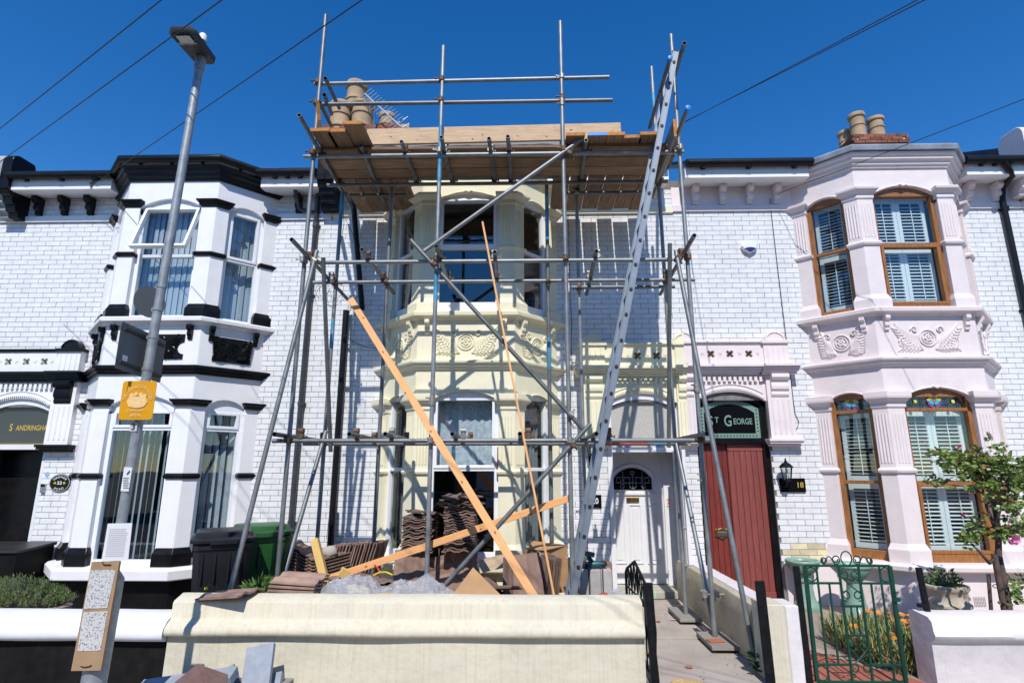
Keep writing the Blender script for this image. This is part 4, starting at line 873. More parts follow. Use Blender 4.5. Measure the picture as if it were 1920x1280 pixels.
# specks and crumbs on the path
M('crumb_red',(.42,.13,.07),rough=.9); M('crumb_white',(.6,.58,.55),rough=.9); M('crumb_sand',(.52,.36,.16),rough=.95,var=.3,vs=30); M('moss',(.07,.12,.02),rough=.9,var=.4,vs=40)
deb=MB()
for i in range(150):
    y=rnd.uniform(-2.9,-.3); x=1.955-abs(rnd.gauss(0,.10)) if i%3 else rnd.uniform(1.0,1.9); s=rnd.uniform(.004,.014); z=.047+.012*(min(y,-1.72)+3 if y<-1.72 else y+2.6); z=.052+.012*(y+3)
    c=[(x+rnd.uniform(-s,s),y+rnd.uniform(-s,s),z+rnd.uniform(0,s)) for _ in range(5)]; deb.add(c,[(0,1,2),(0,2,3),(0,3,4),(1,2,3),(2,3,4),(1,3,4)])
ob('rubble_crumbs',deb,M('crumb_grey',(.30,.25,.20),rough=.95,var=.5,vs=60),None,None,0,'stuff')
tag(bpy.data.objects['rubble_crumbs'],'scattered grit and crumbs along the foot of the party wall','grit')
def patch(name,px,py,rx,ry,m,lab,z=.075):
    c=atz(px,py,z); n=16; q=MB(); zz=.0455+.012*(c.y+3)+.003
    pts=[(c.x+rx*math.cos(t)*(1+.45*noise.noise((math.cos(t)*2+px,math.sin(t)*2,py))),c.y+ry*math.sin(t)*(1+.45*noise.noise((math.cos(t)*2,math.sin(t)*2+py,px))),zz) for t in [2*math.pi*i/n for i in range(n)]]
    q.add(pts,[tuple(range(n))]); q.add([(x,y,z_-.002) for x,y,z_ in pts],[tuple(range(n))]); tag(ob(name,q,m,None),lab,'stain')
patch('sand_stain',1287,1271,.13,.07,'crumb_sand','yellow sand spill low on the concrete path'); patch('brick_dust',1234,1163,.025,.03,'crumb_red','brick red smear on the path beside the black gate'); patch('brick_dust',1291,1244,.03,.035,'crumb_red','brick red smear in the middle of the path'); patch('paint_spot',1262,1160,.03,.02,'crumb_white','white paint spot near the top of the path')
# sole boards and weeds at the wall foot
def solid(name,p,size,rz,m,label,cat,group=None,bev=.004,rx=0,ry=0):
    q=MB(); q.box(-size[0]/2,size[0]/2,-size[1]/2,size[1]/2,0,size[2]); o=ob(name,q,m,None,None,bev); xf(o,p,(rx,ry,rz)); return tag(o,label,cat,group)
solid('sole_board',(1.845,-1.93,.075),(.26,.5,.035),0,'board_grey','timber sole board under the front right scaffold foot','board','sole boards under scaffold feet')
solid('sole_board',(1.79,-.98,.09),(.24,.55,.036),0,'board_grey','timber sole board with a blue end under the rear right scaffold foot','board','sole boards under scaffold feet')
solid('brick_piece',(1.80,-2.02,.112),(.15,.10,.012),.2,'crumb_red','flat red brick fragment on the front sole board','brick')
for i,(x,y,_,_,_) in enumerate(std[:3]): pass
def grass_tuft(c,n,r,h,m,name,label,cat='plant',lw=.006,spread=.5):
    q=MB()
    for i in range(n):
        a=rnd.uniform(0,6.28); b=r*rnd.random()**.5; x,y=c[0]+b*math.cos(a),c[1]+b*math.sin(a); hh=h*rnd.uniform(.5,1); t=rnd.uniform(0,spread)*hh; dx,dy=t*math.cos(a),t*math.sin(a); w=lw*rnd.uniform(.6,1.3); px,py=-math.sin(a)*w,math.cos(a)*w
        q.add([(x-px,y-py,c[2]),(x+px,y+py,c[2]),(x+dx*.5+px,y+dy*.5+py,c[2]+hh*.65),(x+dx*.5-px,y+dy*.5-py,c[2]+hh*.65),(x+dx,y+dy,c[2]+hh)],[(0,1,2,3),(3,2,4)])
    return tag(ob(name,q,m,None),label,cat)
M('leaf_green',(.075,.155,.025),rough=.6,var=.4,vs=30); M('leaf_dark',(.03,.075,.015),rough=.5,var=.4,vs=30)
grass_tuft((1.93,-1.75,.06),60,.05,.05,'leaf_green','weed_tuft','small bright weed tuft beside the front sole board','weed')
q=MB()
for i in range(26):
    a=rnd.uniform(0,6.28); c=Vector((1.90,-2.72,.06+rnd.uniform(.02,.16))); L=rnd.uniform(.06,.1); d=Vector((math.cos(a),math.sin(a),rnd.uniform(-.1,.7))).normalized(); s=d.cross(Vector((0,0,1))).normalized()*L*.3
    q.add([c,c+d*L*.5+s,c+d*L,c+d*L*.5-s],[(0,1,2,3)])
tag(ob('weed',q,'leaf_dark',None),'dark broad leaved weed at the foot of the right black gate post','weed')
# black gate standing open along the path, its posts
post=thing('gate_post','thick lumpy black iron gate post at the end of the cream wall','post')
q=MB(); P=[at(1214,1092,-2.9),at(1219,1150,-2.92),at(1222,1185,-2.95),at(1224,1225,-2.96),at(1228,1278,-2.96)]; P.append(Vector((P[-1].x+.004,P[-1].y,-.05)))
q.path(P,.042,8,rf=lambda t:.043-.012*t+.006*math.sin(t*17)); ob('post_shaft',q,'iron_black',post,50)
post2=thing('gate_post','leaning black painted flat gate post in front of the cream pier','post')
p1,p2=at(1424,1088,-2.96),at(1445,1282,-2.96); q=MB(); q.bar(p1,p1+(p2-p1)*1.35,.075,.03,(0,1,0)); ob('post_shaft',q,'iron_black',post2,None,.006)
gt=thing('iron_gate','black wrought iron gate with a peaked scrolled top standing open','gate','wrought iron gates')
def gp(t,z): return Vector((1.012-.03*t,-2.86+.86*t,z))     # t along the gate from hinge to latch
top=lambda t:.735+.145*max(0,1-abs(t-.52)/.52)
q=MB(); q.path([gp(0,.05),gp(0,.70),gp(.03,.75)]+[gp(t,top(t)) for t in (.12,.3,.48,.52,.56,.75,.93)]+[gp(1,.72),gp(1,.66),gp(1,.05)],.013,8); ob('gate_frame',q,'iron_black',gt,50)
for i in range(6):
    t=.15+.14*i; q=MB(); q.tube(gp(t,.08),gp(t,.60 if i%2 else top(t)-.01),.007,None,8); ob('gate_bar',q,'iron_black',gt,50)
for z in (.60,.09): q=MB(); q.tube(gp(0,z),gp(1,z),.009,None,8); ob('gate_rail',q,'iron_black',gt,50)
for i in range(6):
    t0=.10+.14*i; c=(.60+top(t0+.05))/2; h=(top(t0+.05)-.62)*.5; q=MB()
    q.path([gp(t0+.05+.042*math.cos(a)*(1-.1*a/6),c+h*math.sin(a)*(1-.1*a/6)) for a in [k*7.2/20 for k in range(21)]],.006,6); ob('gate_scroll',q,'iron_black',gt,50)
q=MB(); q.box(1.0,1.06,-2.66,-2.6,.55,.58); ob('latch',q,'coupler_rust',gt)
M('red_cloth',(.55,.025,.03),rough=.6,var=.15,vs=12)
q=MB(); rings=[]
for i in range(9):
    z=.50-.040*i; y=-2.78+.01*math.sin(i); w=.035+.02*min(i,4)/4; rings.append([(1.035+w*.35*a+.01*math.sin(i*1.3),y+w*b*1.4,z) for a,b in ((-1,-1),(.3,-1.1),(1,-.2),(.8,1),(-.4,1))])
tag(ob('red_bag',q.loft(rings),'red_cloth',None,60),'red cloth bag hanging on the inside of the black gate','bag')
# ---------------------------------------------------------------- right-hand front garden
gd=struct('front_garden',MB().box(2.10,9.0,-2.95,.0,-.1,-.002),M('garden_paving',(.34,.27,.22),rough=.9,var=.15,vs=4,bump=.2,dirt=.4,dcol=(.2,.15,.12)))
a=[atz(*p,.0) for p in ((1505,1165),(1590,1218),(1660,1262))]
q=MB(); q.prism([(2.215,-2.94),(3.26,-2.94),(3.24,-2.72),(2.95,-2.3),(2.52,-1.55),(2.36,-.9),(2.36,-.02),(2.215,-.02)],lambda x,y,t:(x,y,t),.0,.012); struct('red_path',q,M('red_tile',(.36,.11,.07),rough=.75,var=.14,vs=5,bump=.2,dirt=.3,dcol=(.25,.12,.09)))
# ---------------------------------------------------------------- roof tiles
M('tile_brown',(.21,.135,.108),rough=.85,var=.25,vs=9,bump=.35,bs=70,objvar=.35,dirt=.45,dcol=(.28,.19,.14),dscale=6)
M('tile_light',(.33,.215,.165),rough=.88,var=.25,vs=6,bump=.35,bs=70,objvar=.25,dirt=.4,dcol=(.16,.10,.08),dscale=5)
def tilemesh(mat):
    w,L,t=.34,.42,.014; n=22; top=[]
    for i in range(n+1):
        x=-w/2+w*i/n; u=i/n; h=.030*max(0,math.cos((u-.26)*2*math.pi/.48))**1.6*(.08<u<.46 or .5<=u) if False else .019*(max(0,1-abs(u-.27)/.13)**.6+max(0,1-abs(u-.73)/.13)**.6); top.append((x,h))
    q=MB(); prof=top+[(x,h-t) for x,h in reversed(top)]
    q.prism(prof,lambda a,b,c:(a,c,b),-L/2,L/2); q.box(-w/2+.02,-w/2+.06,L/2-.03,L/2-.01,-t-.014,-t+.002); q.box(w/2-.06,w/2-.02,L/2-.03,L/2-.01,-t-.014,-t+.002)
    me=q.mesh('roof_tile'); me.materials.append(MATS[mat]); return me
TB,TL=tilemesh('tile_brown'),tilemesh('tile_light')
def tile(loc,rot,label,group,light=False): return tag(xf(mo('roof_tile',TL if light else TB,None),loc,rot),label,'roof tile',group)
def flatstack(px0,px1,y,z0,z1,label,group,rz=0,top=0):
    a,b=at(px0,1000,y),at(px1,1000,y); x=(a.x+b.x)/2; z=z0; i=0
    while z<z1:
        tw=0 if i%9<6 else .25
        tile((x+rnd.uniform(-.012,.012),y+rnd.uniform(-.015,.015),z),(rnd.uniform(-.02,.02),rnd.uniform(-.02,.02),rz+rnd.uniform(-.05,.05)+(math.pi if (i//8)%2 else 0)),label+', %s from its bottom'%ORD[i],group); z+=.0275; i+=1
    return x,z
def plinthstack(x,y,z0,z1,label,grp):
    tag(ob('timber_crate',MB().box(x-.2,x+.2,y-.22,y+.22,z0,z1+.02),'board_grey',None,None,.01),label,'crate')
g1='tiles stacked in front of the bay'
x,z=flatstack(757,818,-1.22,.83,1.20,'brown roof tile in the shorter stack before the bay window',g1)
tile((x+.05,-1.22,z+.01),(0,.12,.5),'brown roof tile lying askew on top of the shorter stack',g1)
for i in range(6): tile((x-.05+.03*i,-1.20+.045*i,.60),(R(86),0,rnd.uniform(-.04,.04)),'brown roof tile standing upright under the shorter stack, %s from the front'%ORD[i],g1)
tile((x+.22,-1.25,.58),(R(84),R(78),0),'brown roof tile on edge beside the shorter stack',g1,True)
plinthstack(x,-1.15,.02,.37,'grey timber crate under the shorter tile stack',g1)
x,z=flatstack(836,893,-1.22,.83,1.30,'brown roof tile in the tallest stack before the bay window',g1)
tile((x+.06,-1.25,z+.005),(.0,-.06,.28),'brown roof tile turned across the head of the tallest stack',g1); tile((x-.02,-1.24,z+.045),(.02,.05,-.2),'brown roof tile near the peak of the tallest stack',g1); tile((x+.01,-1.3,z+.085),(.03,-.05,.5),'topmost brown roof tile on the tallest stack',g1)
for i in range(6): tile((x+.02*math.sin(i),-1.24+.045*i,.60),(R(86),0,rnd.uniform(-.03,.03)),'upright roof tile carrying the tallest stack, %s from the front'%ORD[i],g1,i==0)
plinthstack(x,-1.15,.02,.37,'grey timber crate under the tallest tile stack',g1)
p=at(768,1068,-1.42); tile(p,(R(72),0,.12),'brown curved roof tile leaning before the shorter stack',g1,True)
g2='tiles set on edge by the white wall'
for i in range(17):
    c=at(622+5.3*i,1050-.35*i,-1.0); tile((c.x,-1.0+.004*i,c.z-.03),(R(106)+rnd.uniform(-.03,.03),0,R(80)+rnd.uniform(-.04,.04)),'roof tile leaning on edge by the white wall, %s from the left'%ORD[i],g2,i%3==0)
for i in range(5): tile((at(628,1045,-.95).x+.02*i,-.93,.62+.028*i),(.1,.35,.4),'brown roof tile lying crooked left of the edge-on row, %s from below'%ORD[i],g2)
g3='tiles sloping beside the drainpipe'
for i in range(10):
    c=at(563,1083-6.0*i,-1.15); tile((c.x+.006*i,-1.15,c.z),(R(8),R(30),R(20)+rnd.uniform(-.03,.03)),'brown roof tile in the sloping pile beside the drainpipe, %s from below'%ORD[i],g3)
for i in range(7):
    c=at(612,1078-6.0*i,-1.25); tile((c.x,-1.2,c.z),(R(4),R(-6),R(-30)),'roof tile in the low pile right of the pale timber, %s from below'%ORD[i],g3)
g4='tiles piled flat behind the wall'
for i in range(6):
    c=at(552+1.5*i,1118-7.2*i,-2.45); tile((c.x,-2.45+.012*i,c.z-.012),(R(-1+.8*i),R(-2-.8*i),R(86)+rnd.uniform(-.06,.06)),'pinkish roof tile in the flat pile behind the garden wall, %s from below'%ORD[i],g4,True)
plinthstack(at(552,1118,-2.45).x,-2.42,.02,.44,'grey timber crate under the flat tile pile behind the wall',g4)
c=at(432,1122,-2.80); tile((c.x,-2.80,.672),(R(-6),0,R(76)),'single brown roof tile lying on the left end of the cream wall','tile on the wall')
g5='tiles leaning beneath the ladder'
for i in range(4):
    c=at(985+3*i,1078,-1.75+.05*i); tile((c.x,-1.72+.05*i,c.z-.01),(R(78),R(-7),R(-2)),'broad roof tile leaning face on beneath the ladder, %s from the front'%ORD[i],g5,True)
for i in range(5):
    c=at(1008+6*i,1078,-1.6); tile((c.x,-1.62+.03*i,c.z-.01),(R(88),R(8),R(-58)),'roof tile seen edge on beneath the ladder, %s from the left'%ORD[i],g5)
for i in range(2): tile((at(968,1085,-1.75).x-.02*i,-1.66,at(968,1085,-1.75).z-.03),(R(80),R(12),R(50)),'roof tile turned aside left of the face-on ones, the %s one'%('front','rear')[i],g5)
g6='tiles scattered on the ground heap'
for px,py,y,r,l_ in ((905,1098,-1.9,(R(10),R(4),.3),'behind the tent-shaped cardboard'),(930,1102,-2.0,(R(-6),R(12),1.2),'right of the tent-shaped cardboard'),(700,1088,-1.8,(R(12),R(-4),1.4),'beside the yellow strap'),(655,1086,-1.7,(R(4),R(8),.9),'below the edge-on row'),(745,1090,-1.8,(R(-8),R(3),.2),'behind the crumpled plastic')):
    c=at(px,py,y); tile((c.x,y,c.z),r,'brown roof tile lying on the rubble heap '+l_,g6)
# heap of soil and rubble that carries the clutter
q=MB(); nx,ny=60,26; vs=[];fs=[]
for j in range(ny+1):
    for i in range(nx+1):
        x=-2.72+3.6*i/nx; y=-2.68+2.0*j/ny; e=min(1,min(i,nx-i)/6)*min(1,min(j+.6,ny-j)/5)
        vs.append((x,y,.01+e*(.30+.10*noise.noise((x*2.2,y*2.2,0))+.04*noise.noise((x*9,y*9,3)))))
for j in range(ny):
    for i in range(nx): k=j*(nx+1)+i; fs.append((k,k+1,k+nx+2,k+nx+1))
o=ob('rubble_heap',q.add(vs,fs),M('rubble',(.20,.15,.12),rough=.95,var=.4,vs=14,bump=.8,bs=40,dirt=.5,dcol=(.09,.07,.06),dscale=6),None,60,0,'stuff'); tag(o,'low heap of rubble filling the cream house front garden','rubble')
# ---------------------------------------------------------------- timbers
M('batten_orange',(.80,.41,.165),rough=.65,var=.14,vs=6,stretch=(1,22,22),obj=True,bump=.08,bs=20,dirt=.25,dcol=(.45,.13,.03),dscale=5)
M('timber_yellow',(.72,.47,.15),rough=.7,var=.12,vs=6,stretch=(1,16,16),obj=True,bump=.08,bs=20)
M('timber_side',(.40,.34,.27),rough=.8,var=.2,vs=6)
def batten(a,ya,b,yb,w,t,label,up,m='batten_orange'):
    o=board(at(*a,ya),at(*b,yb),w,t,m,label,up=up,ends=0,group='timber battens in the front garden',name='timber_batten',cat='timber'); return o
b1=batten((657,560),-1.373,(1010,1132),-2.385,.078,.022,'broad orange timber batten slanting down right across the bay',(0,-1,0))
b2=batten((905,418),-1.95,(1041,1128),-2.15,.022,.08,'thin orange timber batten seen edge on, steeply leaning',(0,-1,0))
b3=batten((600,1090),-1.68,(1069,933),-1.68,.072,.022,'orange timber batten rising gently to the right over the tiles',(0,-1,0))
M('knot',(.36,.11,.03),rough=.7)
for o,L in ((b1,(.35,.9,1.5,2.05,2.7,3.3)),(b3,(.5,1.2,1.75,2.3))):
    q=MB()
    for s in L: 
        c=(s,rnd.uniform(-.03,.03),.0118); q.add([(c[0]+.016*math.cos(t),c[1]+.010*math.sin(t),c[2]) for t in [k*.785 for k in range(8)]],[tuple(range(8))])
    ob('knot',q,'knot',o)
o=board(at(590,1010,-1.75),at(611,1095,-1.80),.075,.10,'timber_yellow','short thick pale yellow timber standing among the tiles',up=(.15,-1,0),ends=0,group='timber battens in the front garden',name='timber_post',cat='timber')
q=MB(); q.add([at(632,1083,-1.75),at(648,1062,-1.75),at(652,1068,-1.70),at(655,1085,-1.70),at(640,1090,-1.7)],[(0,1,2,3,4)]); 
solid('timber_wedge',at(641,1082,-1.8),(.10,.05,.09),.5,'timber_yellow','small yellow timber wedge behind the plastic sheet','timber',None,.003,.2,.5)
q=MB(); q.lathe([(0,0),(.08,.01),(.10,.04),(.09,.075),(.05,.10),(0,.105)],at(616,1042,-1.3),14,None,1.1,.8); q.v=[tuple(Vector(v)+Vector((.03*noise.noise((v[0]*14,v[1]*14,v[2]*14)),0,.03*noise.noise((v[2]*16,v[0]*16,v[1]*9))))) for v in q.v]; tag(ob('rubble_stone',q,'concrete_path',None,60),'rounded grey lump resting on the tiles behind the pale timber','stone')
# ---------------------------------------------------------------- plastic sheeting
pm=bpy.data.materials.new('plastic_film'); pm.use_nodes=True; n_=pm.node_tree; n_.nodes.clear(); N=n_.nodes; L_=n_.links
oo=N.new('ShaderNodeOutputMaterial'); mx=N.new('ShaderNodeMixShader'); mx.inputs[0].default_value=.42; pb=N.new('ShaderNodeBsdfPrincipled'); pb.inputs['Base Color'].default_value=(.80,.80,.84,1); pb.inputs['Roughness'].default_value=.09; pb.inputs['Specular IOR Level'].default_value=.8
tr=N.new('ShaderNodeBsdfTransparent'); tr.inputs[0].default_value=(.92,.92,.94,1); L_.new(tr.outputs[0],mx.inputs[1]); L_.new(pb.outputs[0],mx.inputs[2]); L_.new(mx.outputs[0],oo.inputs[0])
bn=N.new('ShaderNodeTexNoise'); bn.inputs['Scale'].default_value=22; bn.inputs['Detail'].default_value=3; bn.inputs['Distortion'].default_value=1.5; bu=N.new('ShaderNodeBump'); bu.inputs['Strength'].default_value=.8; bu.inputs['Distance'].default_value=.03; L_.new(bn.outputs[0],bu.inputs['Height']); L_.new(bu.outputs[0],pb.inputs['Normal']); MATS['plastic_film']=pm
def sheet(pxa,pxb,pytop,y,label,seed,depth=.4):
    q=MB(); nx,ny=44,22; vs=[];fs=[]; xa,xb=at(pxa,1100,y).x,at(pxb,1100,y).x; zt=at((pxa+pxb)/2,pytop,y).z; z0=.36
    for j in range(ny+1):
        for i in range(nx+1):
            u,v=i/nx,j/ny; h=(max(0,math.sin(math.pi*u))**.28)*(max(0,math.sin(math.pi*v))**.35); x=xa+(xb-xa)*u; yy=y-depth/2+depth*v
            k=noise.noise((x*6+seed,yy*6,seed)); k2=abs(noise.noise((x*15,yy*15+seed,1)))
            vs.append((x+.02*noise.noise((x*9,yy*9,seed+5)),yy+.03*noise.noise((x*8,yy*8,seed+9)),z0+(zt+.03-z0)*h*(.92+.22*k)-.09*k2*h+.04*h*(1-abs(noise.noise((x*5+yy*7,yy*3,seed+2))*2))**3*.6))
    for j in range(ny):
        for i in range(nx): k=j*(nx+1)+i; fs.append((k,k+1,k+nx+2,k+nx+1))
    tag(ob('plastic_sheet',q.add(vs,fs),'plastic_film',None,28),label,'plastic sheet','clear plastic on the heap')
sheet(592,725,1080,-2.3,'smooth puffed clear plastic sheet on the left of the heap',1.7,.5); sheet(695,860,1083,-2.2,'crumpled clear plastic sheet in the middle of the heap',4.1,.45)
# ---------------------------------------------------------------- cardboard, blocks, drill
M('cardboard',(.42,.25,.12),rough=.85,var=.1,vs=7,bump=.1,bs=40); M('cardboard_pale',(.50,.38,.25),rough=.85,var=.08,vs=7)
def slabpoly(name,pts,t,m,label,cat,group=None,n=(0,-1,0)):
    n=Vector(n)*t; q=MB(); k=len(pts); P=[Vector(p) for p in pts]; q.add(P+[p-n for p in P],[tuple(range(k)),tuple(range(2*k-1,k-1,-1))]+[(i,i+k,(i+1)%k+k,(i+1)%k) for i in range(k)]); o=ob(name,q,m,None)
    return tag(o,label,cat,group)
gc='cardboard thrown on the heap'
slabpoly('cardboard_flap',[at(838,1128,-2.5),at(887,1063,-2.2),at(894,1128,-2.5)],.006,'cardboard','left face of the tent-shaped brown cardboard behind the wall','cardboard',gc)
slabpoly('cardboard_flap',[at(887,1063,-2.2),at(950,1126,-2.45),at(894,1128,-2.5)],.006,'cardboard','right face of the tent-shaped brown cardboard behind the wall','cardboard',gc)
slabpoly('cardboard_flap',[at(897,1050,-1.5),at(953,1036,-1.5),at(962,1060,-1.52),at(900,1074,-1.55)],.006,'cardboard_pale','pale flat cardboard strip right of the tallest tile stack','cardboard',gc)
bx=thing('cardboard_box','open brown cardboard box behind the leaning tiles','box',gc)
def cpart(nm,pts,m='cardboard',t=.005):
    q=MB(); P=[Vector(p) for p in pts]; k=len(P); nrm=(P[1]-P[0]).cross(P[2]-P[0]).normalized()*t; q.add(P+[p+nrm for p in P],[tuple(range(k)),tuple(range(2*k-1,k-1,-1))]+[(i,i+k,(i+1)%k+k,(i+1)%k) for i in range(k)]); ob(nm,q,m,bx)
A,B,C_,E_=at(1018,1030,-1.45),at(1064,1022,-1.25),at(1062,1110,-1.25),at(1020,1112,-1.45)
cpart('box_side',[A,B,C_,E_]); F_,G_=at(984,1030,-1.15),at(986,1100,-1.15); cpart('box_end',[A,F_,G_,E_]); cpart('box_flap',[at(1064,1022,-1.25),at(1000,1014,-1.05),at(985,1029,-1.3),at(1020,1032,-1.5)]); cpart('box_back',[F_,at(1030,1022,-1.0),at(1032,1100,-1.0),G_])
q=solid('cardboard_box',at(1078,1102,-1.3),(.22,.2,.30),.35,'cardboard_pale','small cardboard box tucked behind the ladder foot','box',gc,.004,.05,.12)
blk=thing('block_pack','banded pack of pale grey paving blocks by the ladder foot','paving blocks')
c=at(1117,1092,-1.6); w=.345
M('block_grey',(.42,.40,.38),rough=.9,var=.12,vs=9,bump=.4,bs=60,objvar=.1); M('strap_black',(.02,.02,.02),rough=.5)
for i in range(3):
    q=MB(); x=c.x-w/2+w*i/3; q.box(x+.002,x+w/3-.002,-1.6,-1.35,c.z-.12,c.z+.125); ob('paving_block',q,'block_grey',blk,None,.006)
for s in (.30,.72): q=MB(); q.box(c.x-w/2+w*s-.006,c.x-w/2+w*s+.006,-1.604,-1.346,c.z-.122,c.z+.128); ob('strap',q,'strap_black',blk)
for i in range(4):
    q=MB(); q.box(c.x-.19+.1*i,c.x-.095+.1*i,-1.63,-1.33,c.z-.21,c.z-.125); o=ob('brick_paver',q,M('paver_brown%d'%i,(.16,.11,.10),rough=.9,var=.2),None,None,.005); tag(o,'brown paver under the banded block pack, %s from the ladder'%('first','second','third','last')[i],'paver','pavers under the block pack')
q=MB(); q.box(c.x-.26,c.x+.26,-1.66,-1.3,.02,c.z-.215); tag(ob('timber_crate',q,'board_grey',None,None,.01),'low timber crate carrying the pavers and block pack','crate')
q=MB(); q.box(c.x+.09,c.x+.20,-1.45,-1.32,c.z-.1,c.z+.17); tag(ob('brick_block',q,'tile_brown',None,None,.005),'brown block standing behind the right of the grey blocks','block')
dr=thing('cordless_drill','teal and black cordless drill lying on the grey blocks','drill')
M('drill_teal',(.006,.09,.105),rough=.4,var=.1); M('drill_black',(.015,.015,.017),rough=.5)
d0=Vector((c.x+.005,-1.52,c.z+.165))
q=MB(); q.lathe([(0,0),(.032,.004),(.036,.03),(.036,.11),(.03,.14),(0,.145)],d0+Vector((-.07,0,0)),14,(1,0,.05)); ob('motor_housing',q,'drill_teal',dr,50)
q=MB(); q.lathe([(0,0),(.03,0),(.032,.03),(.02,.055),(.012,.06),(0,.062)],d0+Vector((.07,0,.005)),14,(1,0,.05)); ob('chuck',q,'drill_black',dr,50)
q=MB(); q.path([d0+Vector((-.02,.0,.02)),d0+Vector((-.05,.01,.06)),d0+Vector((-.06,.02,.09))],.022,8); ob('handle',q,'drill_black',dr,50); q=MB(); q.box(-.05,.05,-.04,.04,-.025,.025); xf(ob('battery',q,'drill_teal',dr,None,.006),d0+Vector((-.055,.02,.105)),(0,.2,.3))
q=MB(); q.box(-.045,.045,-.035,.035,0,.05); xf(tag(ob('drill_battery',q,'drill_black',None,None,.006),'spare black drill battery left of the drill','battery'),(c.x-.12,-1.5,c.z+.128),(0,0,.3))
q=MB(); P=at(1132,1112,-2.3); q.add([at(1122,1126,-2.35),at(1123,1112,-2.3),at(1138,1110,-2.2),at(1147,1126,-2.35),at(1135,1122,-2.45)],[(0,1,4),(1,2,4),(2,3,4),(0,1,2,3)]); tag(ob('red_plastic_scrap',q,'red_cloth',None),'small red plastic scrap showing above the wall near the gate','plastic')
slabpoly('polythene_bag',[at(1148,1104,-2.3),at(1158,1103,-2.3),at(1192,1124,-2.5),at(1190,1127,-2.5),at(1150,1127,-2.5)],.02,'plastic_film','flat clear polythene bag beside the black gate','bag')
q=MB(); q.add([at(1058,1124,-2.4),at(1064,1112,-2.35),at(1070,1120,-2.4),at(1069,1125,-2.45)],[(0,1,2,3)]); q.add([at(1058,1124,-2.38),at(1064,1112,-2.33),at(1070,1120,-2.38)],[(0,1,2)]); tag(ob('blue_plastic_scrap',q,'cap_blue',None),'bright blue plastic scrap at the ladder foot','plastic')
q=MB(); q.path([at(700,1078,-1.9),at(712,1072,-1.9),at(724,1072,-1.85),at(736,1077,-1.9)],.008,6); tag(ob('yellow_strap',q,M('yellow_plastic',(.75,.55,.03),rough=.5),None,50),'yellow plastic strap curving over the heap','strap')
q=MB(); q.path([at(702,1058,-1.7),at(708,1064,-1.7),at(714,1076,-1.75)],.009,6); tag(ob('red_hose',q,'red_cloth',None,50),'short curved red hose end beside the edge-on tiles','hose')
M('litter_dark',(.02,.025,.05),rough=.5); M('litter_white',(.75,.75,.75),rough=.6)
for px,py,m,l,s in ((752,1112,'litter_dark','dark blue rag inside the crumpled plastic',.05),(735,1116,'litter_white','white paper scrap inside the crumpled plastic',.06),(722,1106,'crumb_sand','tan scrap inside the crumpled plastic',.05)):
    cc=at(px,py,-2.42); q=MB(); n_=7; q.add([(cc.x+s*(i/n_*2-1)+.3*s*noise.noise((i,j,px)),cc.y+s*.6*(j/n_*2-1),cc.z-.03+.6*s*noise.noise((i*.9,j*.9+px,3))) for j in range(n_+1) for i in range(n_+1)],[(j*(n_+1)+i,j*(n_+1)+i+1,(j+1)*(n_+1)+i+1,(j+1)*(n_+1)+i) for j in range(n_) for i in range(n_)]); tag(ob('litter_scrap',q,m,None),l,'scrap')
# ---------------------------------------------------------------- wheelie bins
M('bin_black',(.014,.015,.018),spec=.35,rough=.42,var=.15,vs=6,bump=.05); M('bin_green',(.015,.085,.02),rough=.42,var=.12,vs=6,bump=.05)
def wheelie(loc,rz,m,label):
    t=thing('wheelie_bin',label,'bin','wheelie bins')
    W=Matrix.Translation(loc)@Matrix.Rotation(rz,4,'Z'); T_=lambda x,y,z: tuple(W@Vector((x,y,z)))
    def rr(w,d,z,c=.05,yo=0):
        return [(x,y+yo,z) for x,y in ((-w+c,-d),(w-c,-d),(w,-d+c),(w,d-c),(w-c,d),(-w+c,d),(-w,d-c),(-w,-d+c))]
    q=MB(T_); q.loft([rr(.20,.22,.06),rr(.215,.25,.2,.05),rr(.255,.31,.90,.05),rr(.265,.325,.905),rr(.265,.325,.95),rr(.255,.31,.955)]); ob('body',q,m,t,40)
    q=MB(T_); q.loft([rr(.285,.345,.965,.06),rr(.29,.35,.985,.06),rr(.285,.345,1.0,.06),rr(.26,.30,1.015,.06,-.01),rr(.25,.27,1.05,.06,-.02),rr(.235,.25,1.06,.06,-.02)]); ob('lid',q,m,t,40)
    q=MB(T_); q.tube((-.24,.37,.985),(.24,.37,.985),.016,None,10); q.box(-.22,-.18,.30,.38,.93,.99); q.box(.18,.22,.30,.38,.93,.99); ob('handle',q,m,t,50)
    q=MB(T_); q.box(-.12,.12,-.36,-.34,.955,.985); ob('lid_grip',q,m,t)
    q=MB(T_)
    for x in (-.17,-.06,.06,.17): q.box(x-.008,x+.008,-.318,-.305,.62,.88)
    ob('rib',q,m,t)
    for x in (-.25,.25): q=MB(T_); q.tube((x-.025,.24,.10),(x+.025,.24,.10),.10,None,18); ob('wheel',q,'rubber',t,40)
    return t
b1_=at(433,1050,-1.95); wheelie((b1_.x-.08,-1.98,.05),R(28),'bin_black','black wheelie bin nearest the white bay')
b2_=at(487,1050,-1.35); wheelie((b2_.x+.02,-1.42,.05),R(35),'bin_green','green wheelie bin behind the black one')
